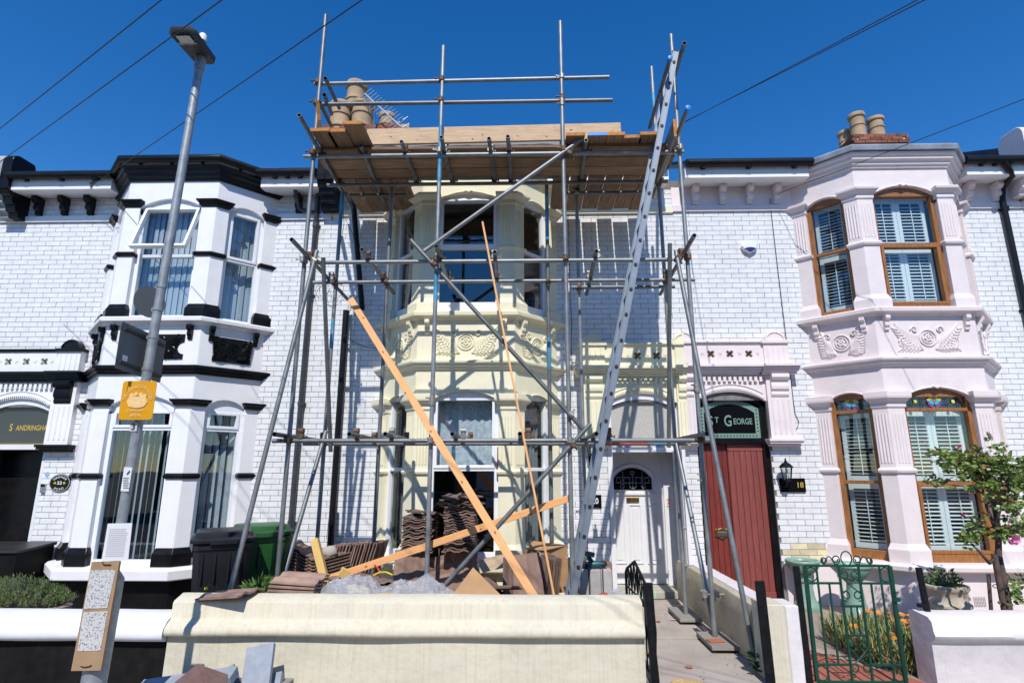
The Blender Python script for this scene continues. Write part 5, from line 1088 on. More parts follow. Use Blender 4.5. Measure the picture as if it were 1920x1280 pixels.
# weeds before the bins
q=MB()
for i in range(460):
    a=rnd.uniform(0,6.28); b=.21*rnd.random()**.6; c0=at(480,1112,-2.55); base=Vector((c0.x+b*math.cos(a),-2.5+.6*b*math.sin(a),.50+.27*rnd.random()*(1-b/.27))); d=Vector((math.cos(a),math.sin(a)*.6,rnd.uniform(.2,1.4))).normalized(); L=rnd.uniform(.05,.10); s=d.cross(Vector((rnd.uniform(-1,1),rnd.uniform(-1,1),.3))).normalized()*.011
    q.add([base,base+d*L*.45+s,base+d*L,base+d*L*.45-s],[(0,1,2,3)])
wd=thing('weed_clump','bright green leafy weed clump in front of the green bin','weed'); ob('leaves',q,'leaf_green',wd,None)
q=MB()
for i in range(8): q.path([(at(480,1112,-2.55).x+.02*math.cos(i),-2.5,.02),(at(480,1112,-2.55).x+.10*math.cos(i*2),-2.5+.05*math.sin(i*2),.45)],.004,5)
ob('stems',q,'leaf_dark',wd)
dn=thing('dandelion','thin weed with one yellow flower before the black bin','weed'); c0=at(398,1112,-2.62)
q=MB(); q.path([(c0.x+.02,-2.6,.3),at(400,1100,-2.62),at(392,1093,-2.62),at(388,1104,-2.62)],.004,5); q.path([at(402,1110,-2.62),at(408,1098,-2.62)],.003,5); ob('stems',q,'leaf_green',dn)
q=MB(); q.lathe([(0,0),(.016,.004),(.012,.02),(0,.022)],at(388,1103,-2.63),8,(-.3,-1,.3)); ob('flower',q,M('petal_yellow',(.8,.62,.02),rough=.6),dn)
# ---------------------------------------------------------------- things leaning outside the wall
M('slab_blue',(.27,.30,.345),rough=.75,var=.12,vs=6,stretch=(3,3,3),obj=True,bump=.1,bs=20,objvar=.1)
go='building scraps against the pavement side of the wall'
board(at(478,1300,-3.30),at(490,1210,-3.12),.21,.045,'slab_blue','wide blue grey painted plank leaning on the cream wall',up=(.1,-1,-.2),ends=0,group=go,name='grey_plank',cat='plank')
board(at(262,1292,-3.32),at(440,1266,-3.30),.13,.07,'slab_blue','blue grey plank lying flat behind the broken tile',up=(0,-.35,1),ends=0,group=go,name='grey_plank',cat='plank')
board(at(512,1300,-3.2),at(519,1262,-3.1),.045,.10,'slab_blue','small blue grey offcut right of the leaning plank',up=(1,-.2,0),ends=0,group=go,name='grey_plank',cat='plank')
board(at(425,1275,-3.16),at(446,1262,-3.13),.16,.05,'slab_blue','blue grey plank end showing behind the broken tile',up=(0,-1,.2),ends=0,group=go,name='grey_plank',cat='plank')
hp=thing('ridge_tile','broken brown ridge tile lying on the planks outside the wall','roof tile',go)
def tri(nm,pts,t=.018):
    P=[Vector(p) for p in pts]; k=len(P); nr=(P[1]-P[0]).cross(P[2]-P[0]).normalized()*t; q=MB(); q.add(P+[p+nr for p in P],[tuple(range(k)),tuple(range(2*k-1,k-1,-1))]+[(i,i+k,(i+1)%k+k,(i+1)%k) for i in range(k)]); ob(nm,q,M('ridge_'+nm,(.15,.088,.078),rough=.9,var=.15,vs=20,bump=.3,bs=120),hp,None,.004)
tri('left_face',[at(300,1300,-3.62),at(370,1243,-3.50),at(382,1276,-3.56),at(384,1302,-3.66)]); tri('right_face',[at(371,1243,-3.50),at(428,1263,-3.45),at(424,1302,-3.6),at(384,1302,-3.66),at(381,1276,-3.56)])
q=MB(); q.box(-3.1,-1.55,-3.62,-3.05,-.05,.12); q=MB(); q.box(at(262,1280,-3.3).x,at(525,1280,-3.3).x,-3.6,-3.02,-.05,.10); tag(ob('timber_pallet',q,'board_grey',None,None,.01),'low pallet under the planks outside the wall','pallet')
# ---------------------------------------------------------------- street lamp and what is fixed to it
M('galv_post',(.30,.325,.345),rough=.5,metal=.35,var=.22,vs=14,bump=.1,bs=40,dirt=.4,dcol=(.42,.44,.46),dscale=9)
M('lamp_body',(.03,.032,.036),rough=.5,var=.1); M('lamp_panel',(.5,.52,.5),rough=.3,var=.1,vs=40); M('sign_back',(.12,.135,.145),rough=.55,var=.1)
M('plywood',(.36,.235,.13),rough=.8,var=.15,vs=8,dirt=.4,dcol=(.2,.13,.08)); M('paper',(.70,.70,.72),rough=.8,var=.03)
def speckle(name,bgc,fg,scale,th):
    m=M(name,bgc,rough=.85,var=.05); n=m.node_tree; N=n.nodes; L=n.links; b=N['Principled BSDF']; old=b.inputs['Base Color'].links[0].from_socket
    g=N.new('ShaderNodeNewGeometry'); z=N.new('ShaderNodeTexNoise'); z.inputs['Scale'].default_value=scale; z.inputs['Detail'].default_value=4; z.inputs['Roughness'].default_value=.65; L.new(g.outputs['Position'],z.inputs['Vector'])
    r=N.new('ShaderNodeMapRange'); r.inputs[1].default_value=th; r.inputs[2].default_value=th+.05; L.new(z.outputs[0],r.inputs[0]); x=N.new('ShaderNodeMix'); x.data_type='RGBA'; L.new(r.outputs[0],x.inputs[0]); L.new(old,x.inputs[6]); x.inputs[7].default_value=(*fg,1); L.new(x.outputs[2],b.inputs['Base Color'])
speckle('paper_mouldy',(.56,.56,.55),(.10,.10,.10),105,.555)
LY=-3.9
lp=thing('street_lamp','tall galvanised street lamp post in front of the white bay','street lamp')
px=lambda z:-2.822+.0262*z
q=MB(); q.tube((px(-.05),LY,-.05),(px(.98),LY,.98),.074,None,24); q.tube((px(.98),LY,.98),(px(1.04),LY,1.04),.074,.034,24); ob('base_column',q,'galv_post',lp,50)
q=MB(); q.tube((px(1.03),LY,1.03),(px(5.0),LY,5.0),.0325,.0315,20); ob('shaft',q,'galv_post',lp,50)
q=MB(); q.tube((px(4.93),LY,4.93),(px(5.06),LY,5.06),.040,None,20); ob('spigot',q,'galv_post',lp,50)
hz=5.07; hx=px(5.0); T_=lambda x,y,z:(hx+x,LY+y+.02,hz+z+y*.02)
q=MB(T_); o_=lambda w,y0,y1,z,c=.04:[(-w+c,y0,z),(w-c,y0,z),(w,y0+c,z),(w*.85,y1-c,z),(w*.55,y1,z),(-w*.55,y1,z),(-w*.85,y1-c,z),(-w,y0+c,z)]
q.loft([o_(.098,-.315,.06,-.02),o_(.106,-.325,.075,0),o_(.106,-.325,.075,.025),o_(.075,-.28,.05,.065)]); hd=ob('lantern_head',q,'lamp_body',lp,40)
q=MB(T_); q.box(-.085,.085,-.305,-.18,-.026,-.0195); ob('lens',q,'glass_lamp',hd); q=MB(T_); q.box(-.055,.055,-.28,-.20,-.0275,-.0265); ob('led_panel',q,'lamp_panel',hd)
q=MB(T_); q.lathe([(0,0),(.03,0),(.03,.05),(.02,.065),(0,.07)],(.06,-.12,.06),12); ob('photocell',q,'alarm_white',hd,50)
def plate(name,cx,w,h,y,m,r=.02,par=None,th=.004,u=Vector((1,0,0)),v=Vector((0,0,1)),C=None):
    """rounded plate spanned by u (width) and v (height) about C"""
    pts=[]
    for sx,sy,a0 in ((1,1,0),(-1,1,90),(-1,-1,180),(1,-1,270)):
        for i in range(5): a=R(a0+22.5*i); pts.append((sx*(w/2-r)+r*math.cos(a),sy*(h/2-r)+r*math.sin(a)))
    nrm=u.cross(v).normalized(); q=MB(); q.prism(pts,lambda a,b,t:C+u*a+v*b+nrm*t,0,-th); return ob(name,q,m,par)
# community sign
ym=bpy.data.materials.new('sign_yellow'); ym.use_nodes=True; n_=ym.node_tree; n_.nodes.clear(); N=n_.nodes; L_=n_.links
oo=N.new('ShaderNodeOutputMaterial'); d1=N.new('ShaderNodeBsdfPrincipled'); d1.inputs['Base Color'].default_value=(.80,.40,.008,1); d1.inputs['Roughness'].default_value=.4; t1=N.new('ShaderNodeBsdfTransparent'); t1.inputs[0].default_value=(.9,.5,.02,1); mx=N.new('ShaderNodeMixShader'); mx.inputs[0].default_value=.78; L_.new(t1.outputs[0],mx.inputs[1]); L_.new(d1.outputs[0],mx.inputs[2]); L_.new(mx.outputs[0],oo.inputs[0]); MATS['sign_yellow']=ym
M('sign_faded',(.82,.55,.25),rough=.5,var=.1,vs=40)
sg=thing('community_sign','square yellow community sign on the lamp post','sign')
c=at(258,750,LY-.07); tilt=(at(264,714,LY-.07)-at(254,786,LY-.07)).normalized()
uu=Vector((1,0,.0)); fnS=lambda a,b,d:c+uu*a+tilt*b+Vector((0,-.004-d,0))
plate('sign_plate',0,.245,.275,0,'sign_yellow',.022,sg,.003,uu,tilt,c)
q=MB(); addarc(q,'NEIGHBOURHOOD',fnS,.032,.096,R(172),R(8)); addtext(q,'COMMUNITY',fnS,.026,0,-.075,sx=.85); addtext(q,'AREA',fnS,.032,0,-.108)
ob('lettering',q,'sign_faded',sg)
q=MB()
for cx_,cy_,r in ((-.045,.035,.016),(-.015,.045,.014),(.02,.04,.015),(.048,.03,.015)): q.add([fnS(cx_+r*math.cos(t),cy_+r*math.sin(t),.001) for t in [k*.524 for k in range(12)]],[tuple(range(12))])
q.add([fnS(a,b,.0008) for a,b in ((-.075,-.01),(-.062,.02),(-.03,.03),(0,.025),(.03,.03),(.062,.018),(.075,-.012),(.055,-.045),(.02,-.055),(-.02,-.055),(-.055,-.045))],[tuple(range(11))]); ob('picture',q,'sign_faded',sg)
# backs of two traffic plates
ps=thing('traffic_plate','grey back of a rectangular traffic plate on the lamp post','sign')
a,b=at(222,645,-4.12),at(306,678,-3.66); u=(b-a); w=u.length; u.normalize()
plate('plate',0,w,.335,0,'sign_back',.02,ps,.003,u,Vector((0,0,1)),(a+b)/2)
nr=u.cross(Vector((0,0,1))).normalized()
for dz_ in (-.12,.12): q=MB(); q.bar(a+Vector((0,0,dz_))+nr*.012+u*.02,b+Vector((0,0,dz_))+nr*.012-u*.02,.02,.02); ob('channel',q,'lamp_body',ps)
q=MB(); e=a+u*.05+Vector((0,0,-.10)); q.add([e+nr*.002+u*x+Vector((0,0,z)) for x,z in ((0,0),(.05,0),(.05,.04),(0,.04))],[(0,1,2,3)]); ob('sticker',q,'sign_faded' if 0 else 'paper',ps)
rs=thing('traffic_disc','grey back of a round traffic sign on the lamp post','sign')
c2=at(281,566,-3.80); u2=Vector((.42,.91,0)).normalized(); n2=u2.cross(Vector((0,0,1))); q=MB(); q.prism([(.122*math.cos(t),.122*math.sin(t)) for t in [2*math.pi*k/32 for k in range(32)]],lambda a_,b_,t:c2+u2*a_+Vector((0,0,b_))+n2*t,0,-.003); ob('disc',q,'sign_back',rs)
for z in (c2.z+.09,c2.z-.09,(a+b).z/2+.12,(a+b).z/2-.12):
    q=MB(); q.tube((px(z),LY,z-.012),(px(z),LY,z+.012),.036,None,20); q.box(px(z)-.05,px(z)-.035,LY,LY+.06,z-.012,z+.012); ob('clip_band',q,'galv_post',lp,50)
# pasted papers
def quad(name,pts,y,m,par=None,label=None,cat=None,th=.003):
    P=[at(p[0],p[1],y) for p in pts]; q=MB(); k=len(P); q.add(P+[p+Vector((0,th,0)) for p in P],[tuple(range(k)),tuple(range(2*k-1,k-1,-1))]+[(i,i+k,(i+1)%k+k,(i+1)%k) for i in range(k)]); o=ob(name,q,m,par)
    if label: tag(o,label,cat)
    return o
nb=thing('notice_board','brown plywood strip with two weathered notices strapped to the lamp post','notice board')
quad('board',[(172,1053),(224,1052),(189,1256),(133,1257)],-4.0,'plywood',nb,th=.018)
quad('notice',[(170,1069),(217,1067),(201,1139),(157,1141)],-4.003,'paper_mouldy',nb,th=.002); quad('notice',[(156,1147),(202,1145),(188,1219),(145,1220)],-4.003,'paper_mouldy',nb,th=.002)
q=MB(); 
for P in ([(192,1053),(194,1058),(208,1058)],[(151,1248),(158,1250),(168,1248),(171,1246)]): q=MB(); q.path([at(p[0],p[1],-4.006) for p in P],.003,5); ob('tie',q,'rubber',nb)
nt_=quad('paper_notice',[(202,981),(248,980),(240,1050),(190,1052)],-3.99,'paper',None,'white printed paper notice taped round the lamp post above the plywood','notice')
q=MB()
for i in range(15):
    y=991+i*3.6; s=202-(y-981)*.17; wd=38-(4 if i<2 else 0)-rnd.uniform(0,6); q.add([at(s+5,y,-3.9925),at(s+5+wd,y-.3,-3.9925),at(s+5+wd,y+1.0,-3.9925),at(s+5,y+1.3,-3.9925)],[(0,1,2,3)])
ob('print',q,M('print_grey',(.52,.52,.54),rough=.8,var=0),nt_)
st=quad('post_sticker',[(233,875),(248,876),(241,921),(226,920)],LY-.036,'paper',None,'narrow white sticker with a small bird on the lamp post','sticker')
q=MB()
for i in range(7): y=895+i*3.2; q.add([at(231,y,LY-.0385),at(242-(i%3),y,LY-.0385),at(242-(i%3),y+.9,LY-.0385),at(231,y+.9,LY-.0385)],[(0,1,2,3)])
q.add([at(237,888,LY-.0385),at(243,881,LY-.0385),at(244,884,LY-.0385),at(239,890,LY-.0385)],[(0,1,2,3)]); ob('print',q,'dark_print',st)
n3=quad('number_label',[(245,792),(258,792),(256,808),(242,808)],LY-.036,M('label_grey',(.5,.52,.54),rough=.5),None,'small grey label with the number 3 on the lamp post','label')
q=MB(); cc=at(250,800,LY-.0385); addtext(q,'3',lambda a,b,d:cc+Vector((a,-d,b)),.06,off=.001); ob('number',q,'dark_print',n3)
# ---------------------------------------------------------------- left front garden
cx1=-6.30; q=MB(); q.prism([(-.66,0),(-.10,0),(-.10,.72),(-.66,.69)],lambda y,z,t:(t,y,z),cx1-1.2,cx1); q2=MB(); q2.prism([(-.69,.69),(-.08,.72),(-.08,.76),(-.69,.715)],lambda y,z,t:(t,y,z),cx1-1.22,cx1+.02)
sb_=thing('storage_box','matt black storage box beside the dark doorway','box'); ob('box_body',q,M('box_black',(.006,.006,.006),spec=.15,rough=.6,var=.3,vs=8),sb_); ob('lid',q2,M('box_lid',(.03,.028,.027),rough=.4,var=.3,vs=6),sb_,None,.005)
pt=thing('planter','stone trough planted with a low woody shrub','planter')
c0=at(40,1150,-2.25); q=MB(); T_=lambda x,y,z:(c0.x+x,c0.y+y,z)
q=MB(T_); q.lathe([(0,0),(.34,.0),(.40,.38),(.42,.40),(.43,.44),(.40,.45),(.37,.44),(.36,.40),(0,.40)],(-.05,0,.0),28,None,1.15,.6); ob('trough',q,M('old_stone',(.26,.22,.18),rough=.9,var=.35,vs=9,bump=.6,bs=30,dirt=.5),pt,50)
shrub=thing('shrub','low grey stemmed shrub with green tips in the stone trough','shrub')
st=MB(); lf=MB()
for i in range(520):
    a=rnd.uniform(0,6.28); b=rnd.random()**.5; e=Vector((c0.x-.06+.54*b*math.cos(a),c0.y+.26*b*math.sin(a),.44+.27*(1-b*b*.75)*rnd.uniform(.6,1.05)))
    s=Vector((c0.x-.05+.30*b*math.cos(a),c0.y+.14*b*math.sin(a),.42)); m=(s+e)/2+Vector((rnd.uniform(-.03,.03),rnd.uniform(-.03,.03),0))
    st.path([s,m,e],.003,3)
    for k in range(4 if b<.55 and rnd.random()<.55 else 13):
        p=e-(e-s)*rnd.uniform(0,.3)+Vector((rnd.gauss(0,.012),rnd.gauss(0,.012),rnd.gauss(0,.01))); d=Vector((rnd.gauss(0,.5),rnd.gauss(0,.5),1)).normalized(); L=rnd.uniform(.018,.04); w_=d.orthogonal().normalized()*.004
        lf.add([p-w_,p+w_,p+d*L],[(0,1,2)])
ob('stems',st,M('stem_grey',(.22,.19,.16),rough=.9,var=.3,vs=40),shrub); ob('leaves',lf,M('leaf_lavender',(.10,.15,.04),rough=.7,var=.45,vs=25),shrub)
# ---------------------------------------------------------------- right front garden: gate, urns, plants
gg=thing('iron_gate','green wrought iron garden gate with scrolls, closed before the red path','gate','wrought iron gates')
GY=-2.88; gx0,gx1=at(1509,1062,GY).x,at(1668,1060,GY).x; gz1=at(1590,1060,GY).z; gz0=.055
G=lambda u,z:Vector((gx0+(gx1-gx0)*u,GY,z))
def gb(nm,a,b,r=.0085): q=MB(); q.bar(a,b,r*2,r*2,(0,1,0)); return ob(nm,q,'iron_green',gg,None,.002)
zt2=gz1-.135; zb2=gz0+.125
gb('stile',G(0,gz0),G(0,gz1),.014); gb('stile',G(1,gz0),G(1,gz1),.014); gb('rail',G(0,gz1),G(1,gz1),.009); gb('rail',G(0,gz0),G(1,gz0),.009)
for u in (.40,.63): gb('bar',G(u,gz0),G(u,gz1))
for u0,u1 in ((0,.40),(.63,1)): gb('rail',G(u0,zt2),G(u1,zt2)); gb('rail',G(u0,zb2),G(u1,zb2))
gb('rail',G(.40,gz1-.31),G(.63,gz1-.31)); gb('rail',G(.40,gz0+.34),G(.63,gz0+.34))
for u in (.135,.265,.755,.875): gb('bar',G(u,gz0 if u in(.135,.875) else zb2),G(u,gz1 if u in (.135,.875) else zt2),.007)
for u in (.485,.555): gb('bar',G(u,gz0+.34),G(u,gz1-.31),.006)
W=gx1-gx0
def curl(nm,pts,r=.0055): q=MB(); q.path([Vector((x,GY,z)) for x,z in pts],r,6); ob(nm,q,'iron_green',gg,50)
def spiral(cx,cz,r0,a0,turns,dirn,n=26,shr=.55): return [(cx+r0*(1-shr*i/n)*math.cos(a0+dirn*turns*6.283*i/n),cz+r0*(1-shr*i/n)*math.sin(a0+dirn*turns*6.283*i/n)) for i in range(n+1)]
xm=gx0+W*.515
for zc,up in ((gz1-.155,1),(gz0+.17,1)):
    for sx in (-1,1):
        t_=spiral(xm+sx*.042,zc+.088,.042,R(90 if sx>0 else 90),1.25,-sx); bq=spiral(xm+sx*.048,zc-.075,.042,R(-90),1.25,sx)
        curl('scroll',list(reversed(t_))+[(xm+sx*.0+sx*.07*math.sin(k/8*3.14)*(1),zc+.13-.24*k/8) for k in range(1,8)]+bq if False else list(reversed(t_))); curl('scroll',bq)
        curl('scroll',[(xm+sx*(.085-.09*k/8)*1.0,zc+.08-.085*k/8) for k in range(9)]); curl('scroll',[(xm-sx*(-.0+.09*(k/8))*1.0,zc-.0-.075*k/8) for k in range(9)])
for u,z in ((.067,gz1-.068),(.937,gz1-.068),(.067,gz0+.062),(.937,gz0+.062)): curl('ring',[(gx0+W*u+.048*math.cos(t),z+.054*math.sin(t)) for t in [k*.3307 for k in range(20)]])
curl('ring',[(xm-.01+.044*math.cos(t),gz1+.058+.055*math.sin(t)) for t in [k*.3307 for k in range(20)]])
for sx in (-1,1):
    curl('scroll',list(reversed(spiral(xm-.01+sx*.088,gz1+.048,.036,R(-90),1.3,-sx)))+[(xm-.01+sx*(.10+.09*k/8),gz1+.012+.06*math.sin(k/8*3.3)) for k in range(9)]); curl('scroll',spiral(xm-.01+sx*.185,gz1+.040,.028,R(-90),1.4,sx))
q=MB(); p=G(1,gz1-.25); q.box(p.x-.02,p.x+.03,GY-.03,GY-.012,p.z-.02,p.z+.012); q.path([p+Vector((.0,-.02,.01)),p+Vector((.0,-.02,.06)),p+Vector((.015,-.02,.05))],.005,6); ob('latch',q,'iron_green',gg)
hp_=thing('gate_post','black iron gate post left of the green gate','post'); a,b=at(1492,1060,-2.90),at(1519,1282,-2.90); q=MB(); q.bar(a,Vector((b.x,b.y,-.05)),.05,.03,(0,1,0)); ob('post_shaft',q,'iron_black',hp_,None,.004); q=MB(); q.bar(at(1493,1090,-2.9),G(0,gz1-.14),.015,.015); ob('hinge',q,'coupler_rust',hp_)
hp_=thing('gate_post','leaning black iron latch post beside the pinkish white wall','post'); a,b=at(1722,1063,-2.70),at(1745,1160,-2.74); q=MB(); q.bar(a,a+(b-a)*1.02+Vector((0,0,-.3)),.045,.03,(0,1,0)); ob('post_shaft',q,'iron_black',hp_,None,.004); q=MB(); c=at(1728,1134,-2.72); q.box(c.x-.03,c.x+.02,c.y-.02,c.y+.02,c.z-.015,c.z+.015); ob('latch_keep',q,'iron_black',hp_,None,.003)
# glazed urns on pedestals
M('urn_green',(.21,.34,.28),rough=.35,var=.14,vs=7,bump=.05,dirt=.25,dcol=(.16,.26,.21),dscale=6); M('urn_soil',(.10,.08,.06),rough=.95,var=.4,vs=30)
def urn(x,y,s,label):
    t=thing('pedestal_urn',label,'urn','green urns in the right front garden')
    q=MB(); q.lathe([(0,0),(.155,0),(.16,.03),(.15,.06),(.115,.10),(.098,.16),(.085,.30),(.078,.39),(.10,.405),(.10,.415),(0,.415)],(x,y,.0),32); q.v=[(x+(a-x)*s,y+(b-y)*s,c*s) for a,b,c in q.v]; ob('pedestal',q,'urn_green',t,50)
    n=40; q=MB(); prof=[(0,.405),(.07,.41),(.125,.435),(.165,.48),(.185,.525),(.19,.545),(.205,.555),(.205,.575),(.19,.585),(.172,.58),(.16,.55),(0,.545)]; rings=[]
    for r,z in prof: rings.append([(x+s*r*(1+(.025*math.cos(k*n/2*6.283/n*1) if .42<z<.53 else 0))*math.cos(6.283*k/n),y+s*r*(1+(.025*math.cos(math.pi*k) if .42<z<.53 else 0))*math.sin(6.283*k/n),s*z) for k in range(n)])
    q.loft(rings); ob('bowl',q,'urn_green',t,60); q=MB(); q.lathe([(0,.0),(.158,0),(.1,.012),(0,.02)],(x,y,s*.548),20); ob('soil',q,'urn_soil',t)
p=atz(1518,1143,0); urn(p.x,p.y+.05,1.0,'pale green pedestal urn behind the gate nearest the red doors'); p=atz(1614,1160,0); urn(p.x,p.y+.05,1.03,'pale green pedestal urn behind the middle of the green gate')
# weathered clay pot
pt=thing('clay_pot','weathered pale clay pot with moulded rings below the pink bay','pot'); c=at(1774,1120,-1.5); cx,cy=c.x,-1.5; z0=.05
q=MB(); q.lathe([(0,.0),(.13,.0),(.17,.10),(.20,.22),(.19,.26),(.215,.28),(.215,.30),(.19,.32),(.18,.40),(.20,.43),(.215,.45),(.21,.48),(.18,.485),(.17,.44),(0,.43)],(cx,cy,z0),30); ob('pot',q,M('clay_pale',(.46,.40,.31),rough=.9,var=.2,vs=8,bump=.4,bs=30,dirt=.5,dcol=(.24,.20,.14),dscale=5),pt,50)
q=MB(); q.lathe([(0,.44),(.17,.44),(.1,.455),(0,.46)],(cx,cy,z0),18); ob('soil',q,'urn_soil',pt)
def bush(name,label,c,rx,rz,n,L,m,cat='plant',stem=None):
    t=thing(name,label,cat); lf=MB(); st=MB()
    for i in range(n):
        a=rnd.uniform(0,6.28); b=rnd.random()**.5; e=Vector((c[0]+rx*b*math.cos(a),c[1]+rx*.8*b*math.sin(a),c[2]+rz*rnd.uniform(.25,1)*(1-.5*b*b)))
        if i%6==0: st.path([Vector(c)+Vector((rx*.3*b*math.cos(a),rx*.3*b*math.sin(a),0)),e],.003,4)
        d=Vector((math.cos(a)+rnd.gauss(0,.6),math.sin(a)+rnd.gauss(0,.6),rnd.uniform(-.1,1.2))).normalized(); s=d.cross(Vector((rnd.gauss(0,1),rnd.gauss(0,1),1))).normalized()*L*.22; l=L*rnd.uniform(.6,1.2)
        lf.add([e,e+d*l*.45+s,e+d*l,e+d*l*.45-s],[(0,1,2,3)])
    ob('leaves',lf,m,t); ob('stems',st,stem or 'leaf_dark',t); return t
bush('pot_plant','green sprouting plant in the weathered clay pot',(cx,cy,.49),.15,.20,150,.06,'leaf_green')
# rose tree
rt=thing('rose_tree','old rose tree with pink blooms tied to a stake before the pink bay','tree')
M('bark',(.085,.06,.05),rough=.9,var=.4,vs=20,bump=.6,bs=40); M('leaf_rose',(.14,.21,.04),rough=.45,var=.5,vs=14); M('leaf_rose_red',(.20,.10,.035),rough=.5,var=.3,vs=14); M('petal_pink',(.72,.28,.46),rough=.6,var=.2,vs=40); M('petal_deep',(.55,.05,.20),rough=.6,var=.2,vs=40)
RY=-2.1
q=MB(); q.path([Vector((at(1893,1165,RY).x,RY,.0)),at(1893,1160,RY),at(1884,1100,RY),at(1872,1040,RY),at(1872,990,RY),at(1862,940,RY)],.03,9,rf=lambda t:.042-.022*t); ob('trunk',q,'bark',rt,60)
limbs=[([(1873,1040),(1855,1075-20),(1838,1035),(1820,1018)],.022),([(1866,990),(1850,950),(1842,915),(1835,890)],.018),([(1868,980),(1880,940),(1892,905)],.016),([(1840,912),(1810,880),(1780,870),(1752,866)],.011),([(1836,890),(1800,862),(1775,845),(1752,845)],.011),([(1845,925),(1806,912),(1762,905)],.009),([(1890,905),(1905,890),(1918,870)],.010),([(1880,940),(1905,930),(1925,905)],.010),([(1872,985),(1845,960),(1815,965)],.008),([(1870,1000),(1895,985),(1925,975)],.009),([(1836,890),(1850,860),(1875,852)],.010),([(1866,985),(1830,1000),(1812,1008)],.007),([(1875,1060),(1900,1090),(1915,1110)],.006)]
tips=[]
for P,r in limbs:
    pts=[at(a,b,RY+rnd.uniform(-.05,.05)+.12*math.sin(i+r*999)) for i,(a,b) in enumerate(P)]; pts[0]=at(*P[0],RY); q=MB(); q.path(pts,r,6,rf=lambda t,r=r:r*(1-.7*t)); ob('branch',q,'bark',rt,60)
    for k in range(len(pts)-1):
        for f in (.2,.45,.7,.95): tips.append(pts[k].lerp(pts[k+1],f))
fol=[MB(),MB()]
def leaflet(p,d,L,mb):
    s=d.cross(Vector((rnd.gauss(0,1),rnd.gauss(0,1),rnd.gauss(.6,.6)))).normalized()*L*.36; n=d.cross(s).normalized()*L*.10
    mb.add([p,p+d*L*.3+s*.9,p+d*L*.7+s*.8,p+d*L,p+d*L*.7-s*.8,p+d*L*.3-s*.9,p+d*L*.5+n],[(0,1,6),(1,2,6),(2,3,6),(3,4,6),(4,5,6),(5,0,6)])
dens=[(1815,868,38,26),(1850,862,40,28),(1880,895,36,30),(1905,905,30,30),(1840,895,36,24),(1785,866,26,18),(1762,905,18,10),(1900,950,26,26),(1862,925,26,22),(1905,990,22,18),(1755,848,12,10),(1875,1000,20,14),(1835,985,20,12),(1820,1010,16,10),(1890,870,34,18),(1830,870,30,16),(1905,1105,12,26),(1815,1003,14,8)]
for (cx_,cy_,rx_,ry_) in dens:
    n=int(rx_*ry_/17)+6
    for i in range(n):
        c=at(cx_+rnd.gauss(0,rx_*.48),cy_+rnd.gauss(0,ry_*.5),RY+rnd.gauss(0,.13)); ax=Vector((rnd.gauss(0,1),rnd.gauss(0,1),rnd.gauss(.1,.6))).normalized(); sd=ax.cross(Vector((0,0,1))); mb=fol[1] if rnd.random()<.07 else fol[0]
        for k in range(rnd.choice((3,5,5))):
            off=ax*(.03*(k//2)); dd_=(ax*.5+sd*(1 if k%2 else -1)).normalized() if k<4 else ax; leaflet(c+off,dd_,rnd.uniform(.035,.060),mb)
ob('crown',fol[0],'leaf_rose',rt); ob('young_leaves',fol[1],'leaf_rose_red',rt)
for (a,b,s,m) in ((1897,1013,.062,'petal_pink'),(1797,838,.028,'petal_pink'),(1733,828,.014,'petal_pink'),(1831,852,.016,'petal_pink'),(1881,914,.018,'petal_deep'),(1820,925,.016,'petal_deep'),(1806,963,.020,'petal_deep'),(1843,979,.016,'petal_deep'),(1891,978,.015,'petal_deep'),(1912,893,.016,'petal_deep'),(1752,850,.012,'petal_deep')):
    c=at(a,b,RY-.18); q=MB()
    for ring_,(rr,tl,nn) in enumerate(((1,.5,6),(.7,.9,5),(.4,1.2,4))):
        for k in range(nn):
            t=6.283*k/nn+ring_; o=Vector((math.cos(t),-.5*math.sin(t)-.3,math.sin(t))).normalized(); u_=Vector((0,-1,.4)).normalized(); tip=c+(o*math.cos(tl)+u_*math.sin(tl))*s*rr; sd=o.cross(u_).normalized()*s*rr*.55
            q.add([c,c+(tip-c)*.6+sd,tip+sd*.4,tip-sd*.4,c+(tip-c)*.6-sd],[(0,1,2,3,4)])
    ob('rose',q,m,rt)
tag(ob('tree_stake',MB().tube(at(1852,1168,RY+.02)+Vector((0,0,-.4)),at(1853,1075,RY+.02),.016,None,8),'bark',None,50),'thin dark stake left of the rose trunk','stake')
q=MB(); q.tube(at(1888,1168,RY-.07)+Vector((0,0,-.4)),at(1864,1038,RY-.07),.026,None,8); tag(ob('tree_stake',q,M('stake_brown',(.10,.06,.05),rough=.85,var=.3,vs=12),None,50),'square brown stake tied to the rose trunk','stake')
q=MB(); q.path([at(1875+14*math.cos(t),1098+4*math.sin(t),RY-.06-.06*math.sin(t)) for t in [k*.4 for k in range(16)]],.004,5,True); tag(ob('garden_tie',q,'iron_green',None,50),'green twine tie round the rose trunk','tie')
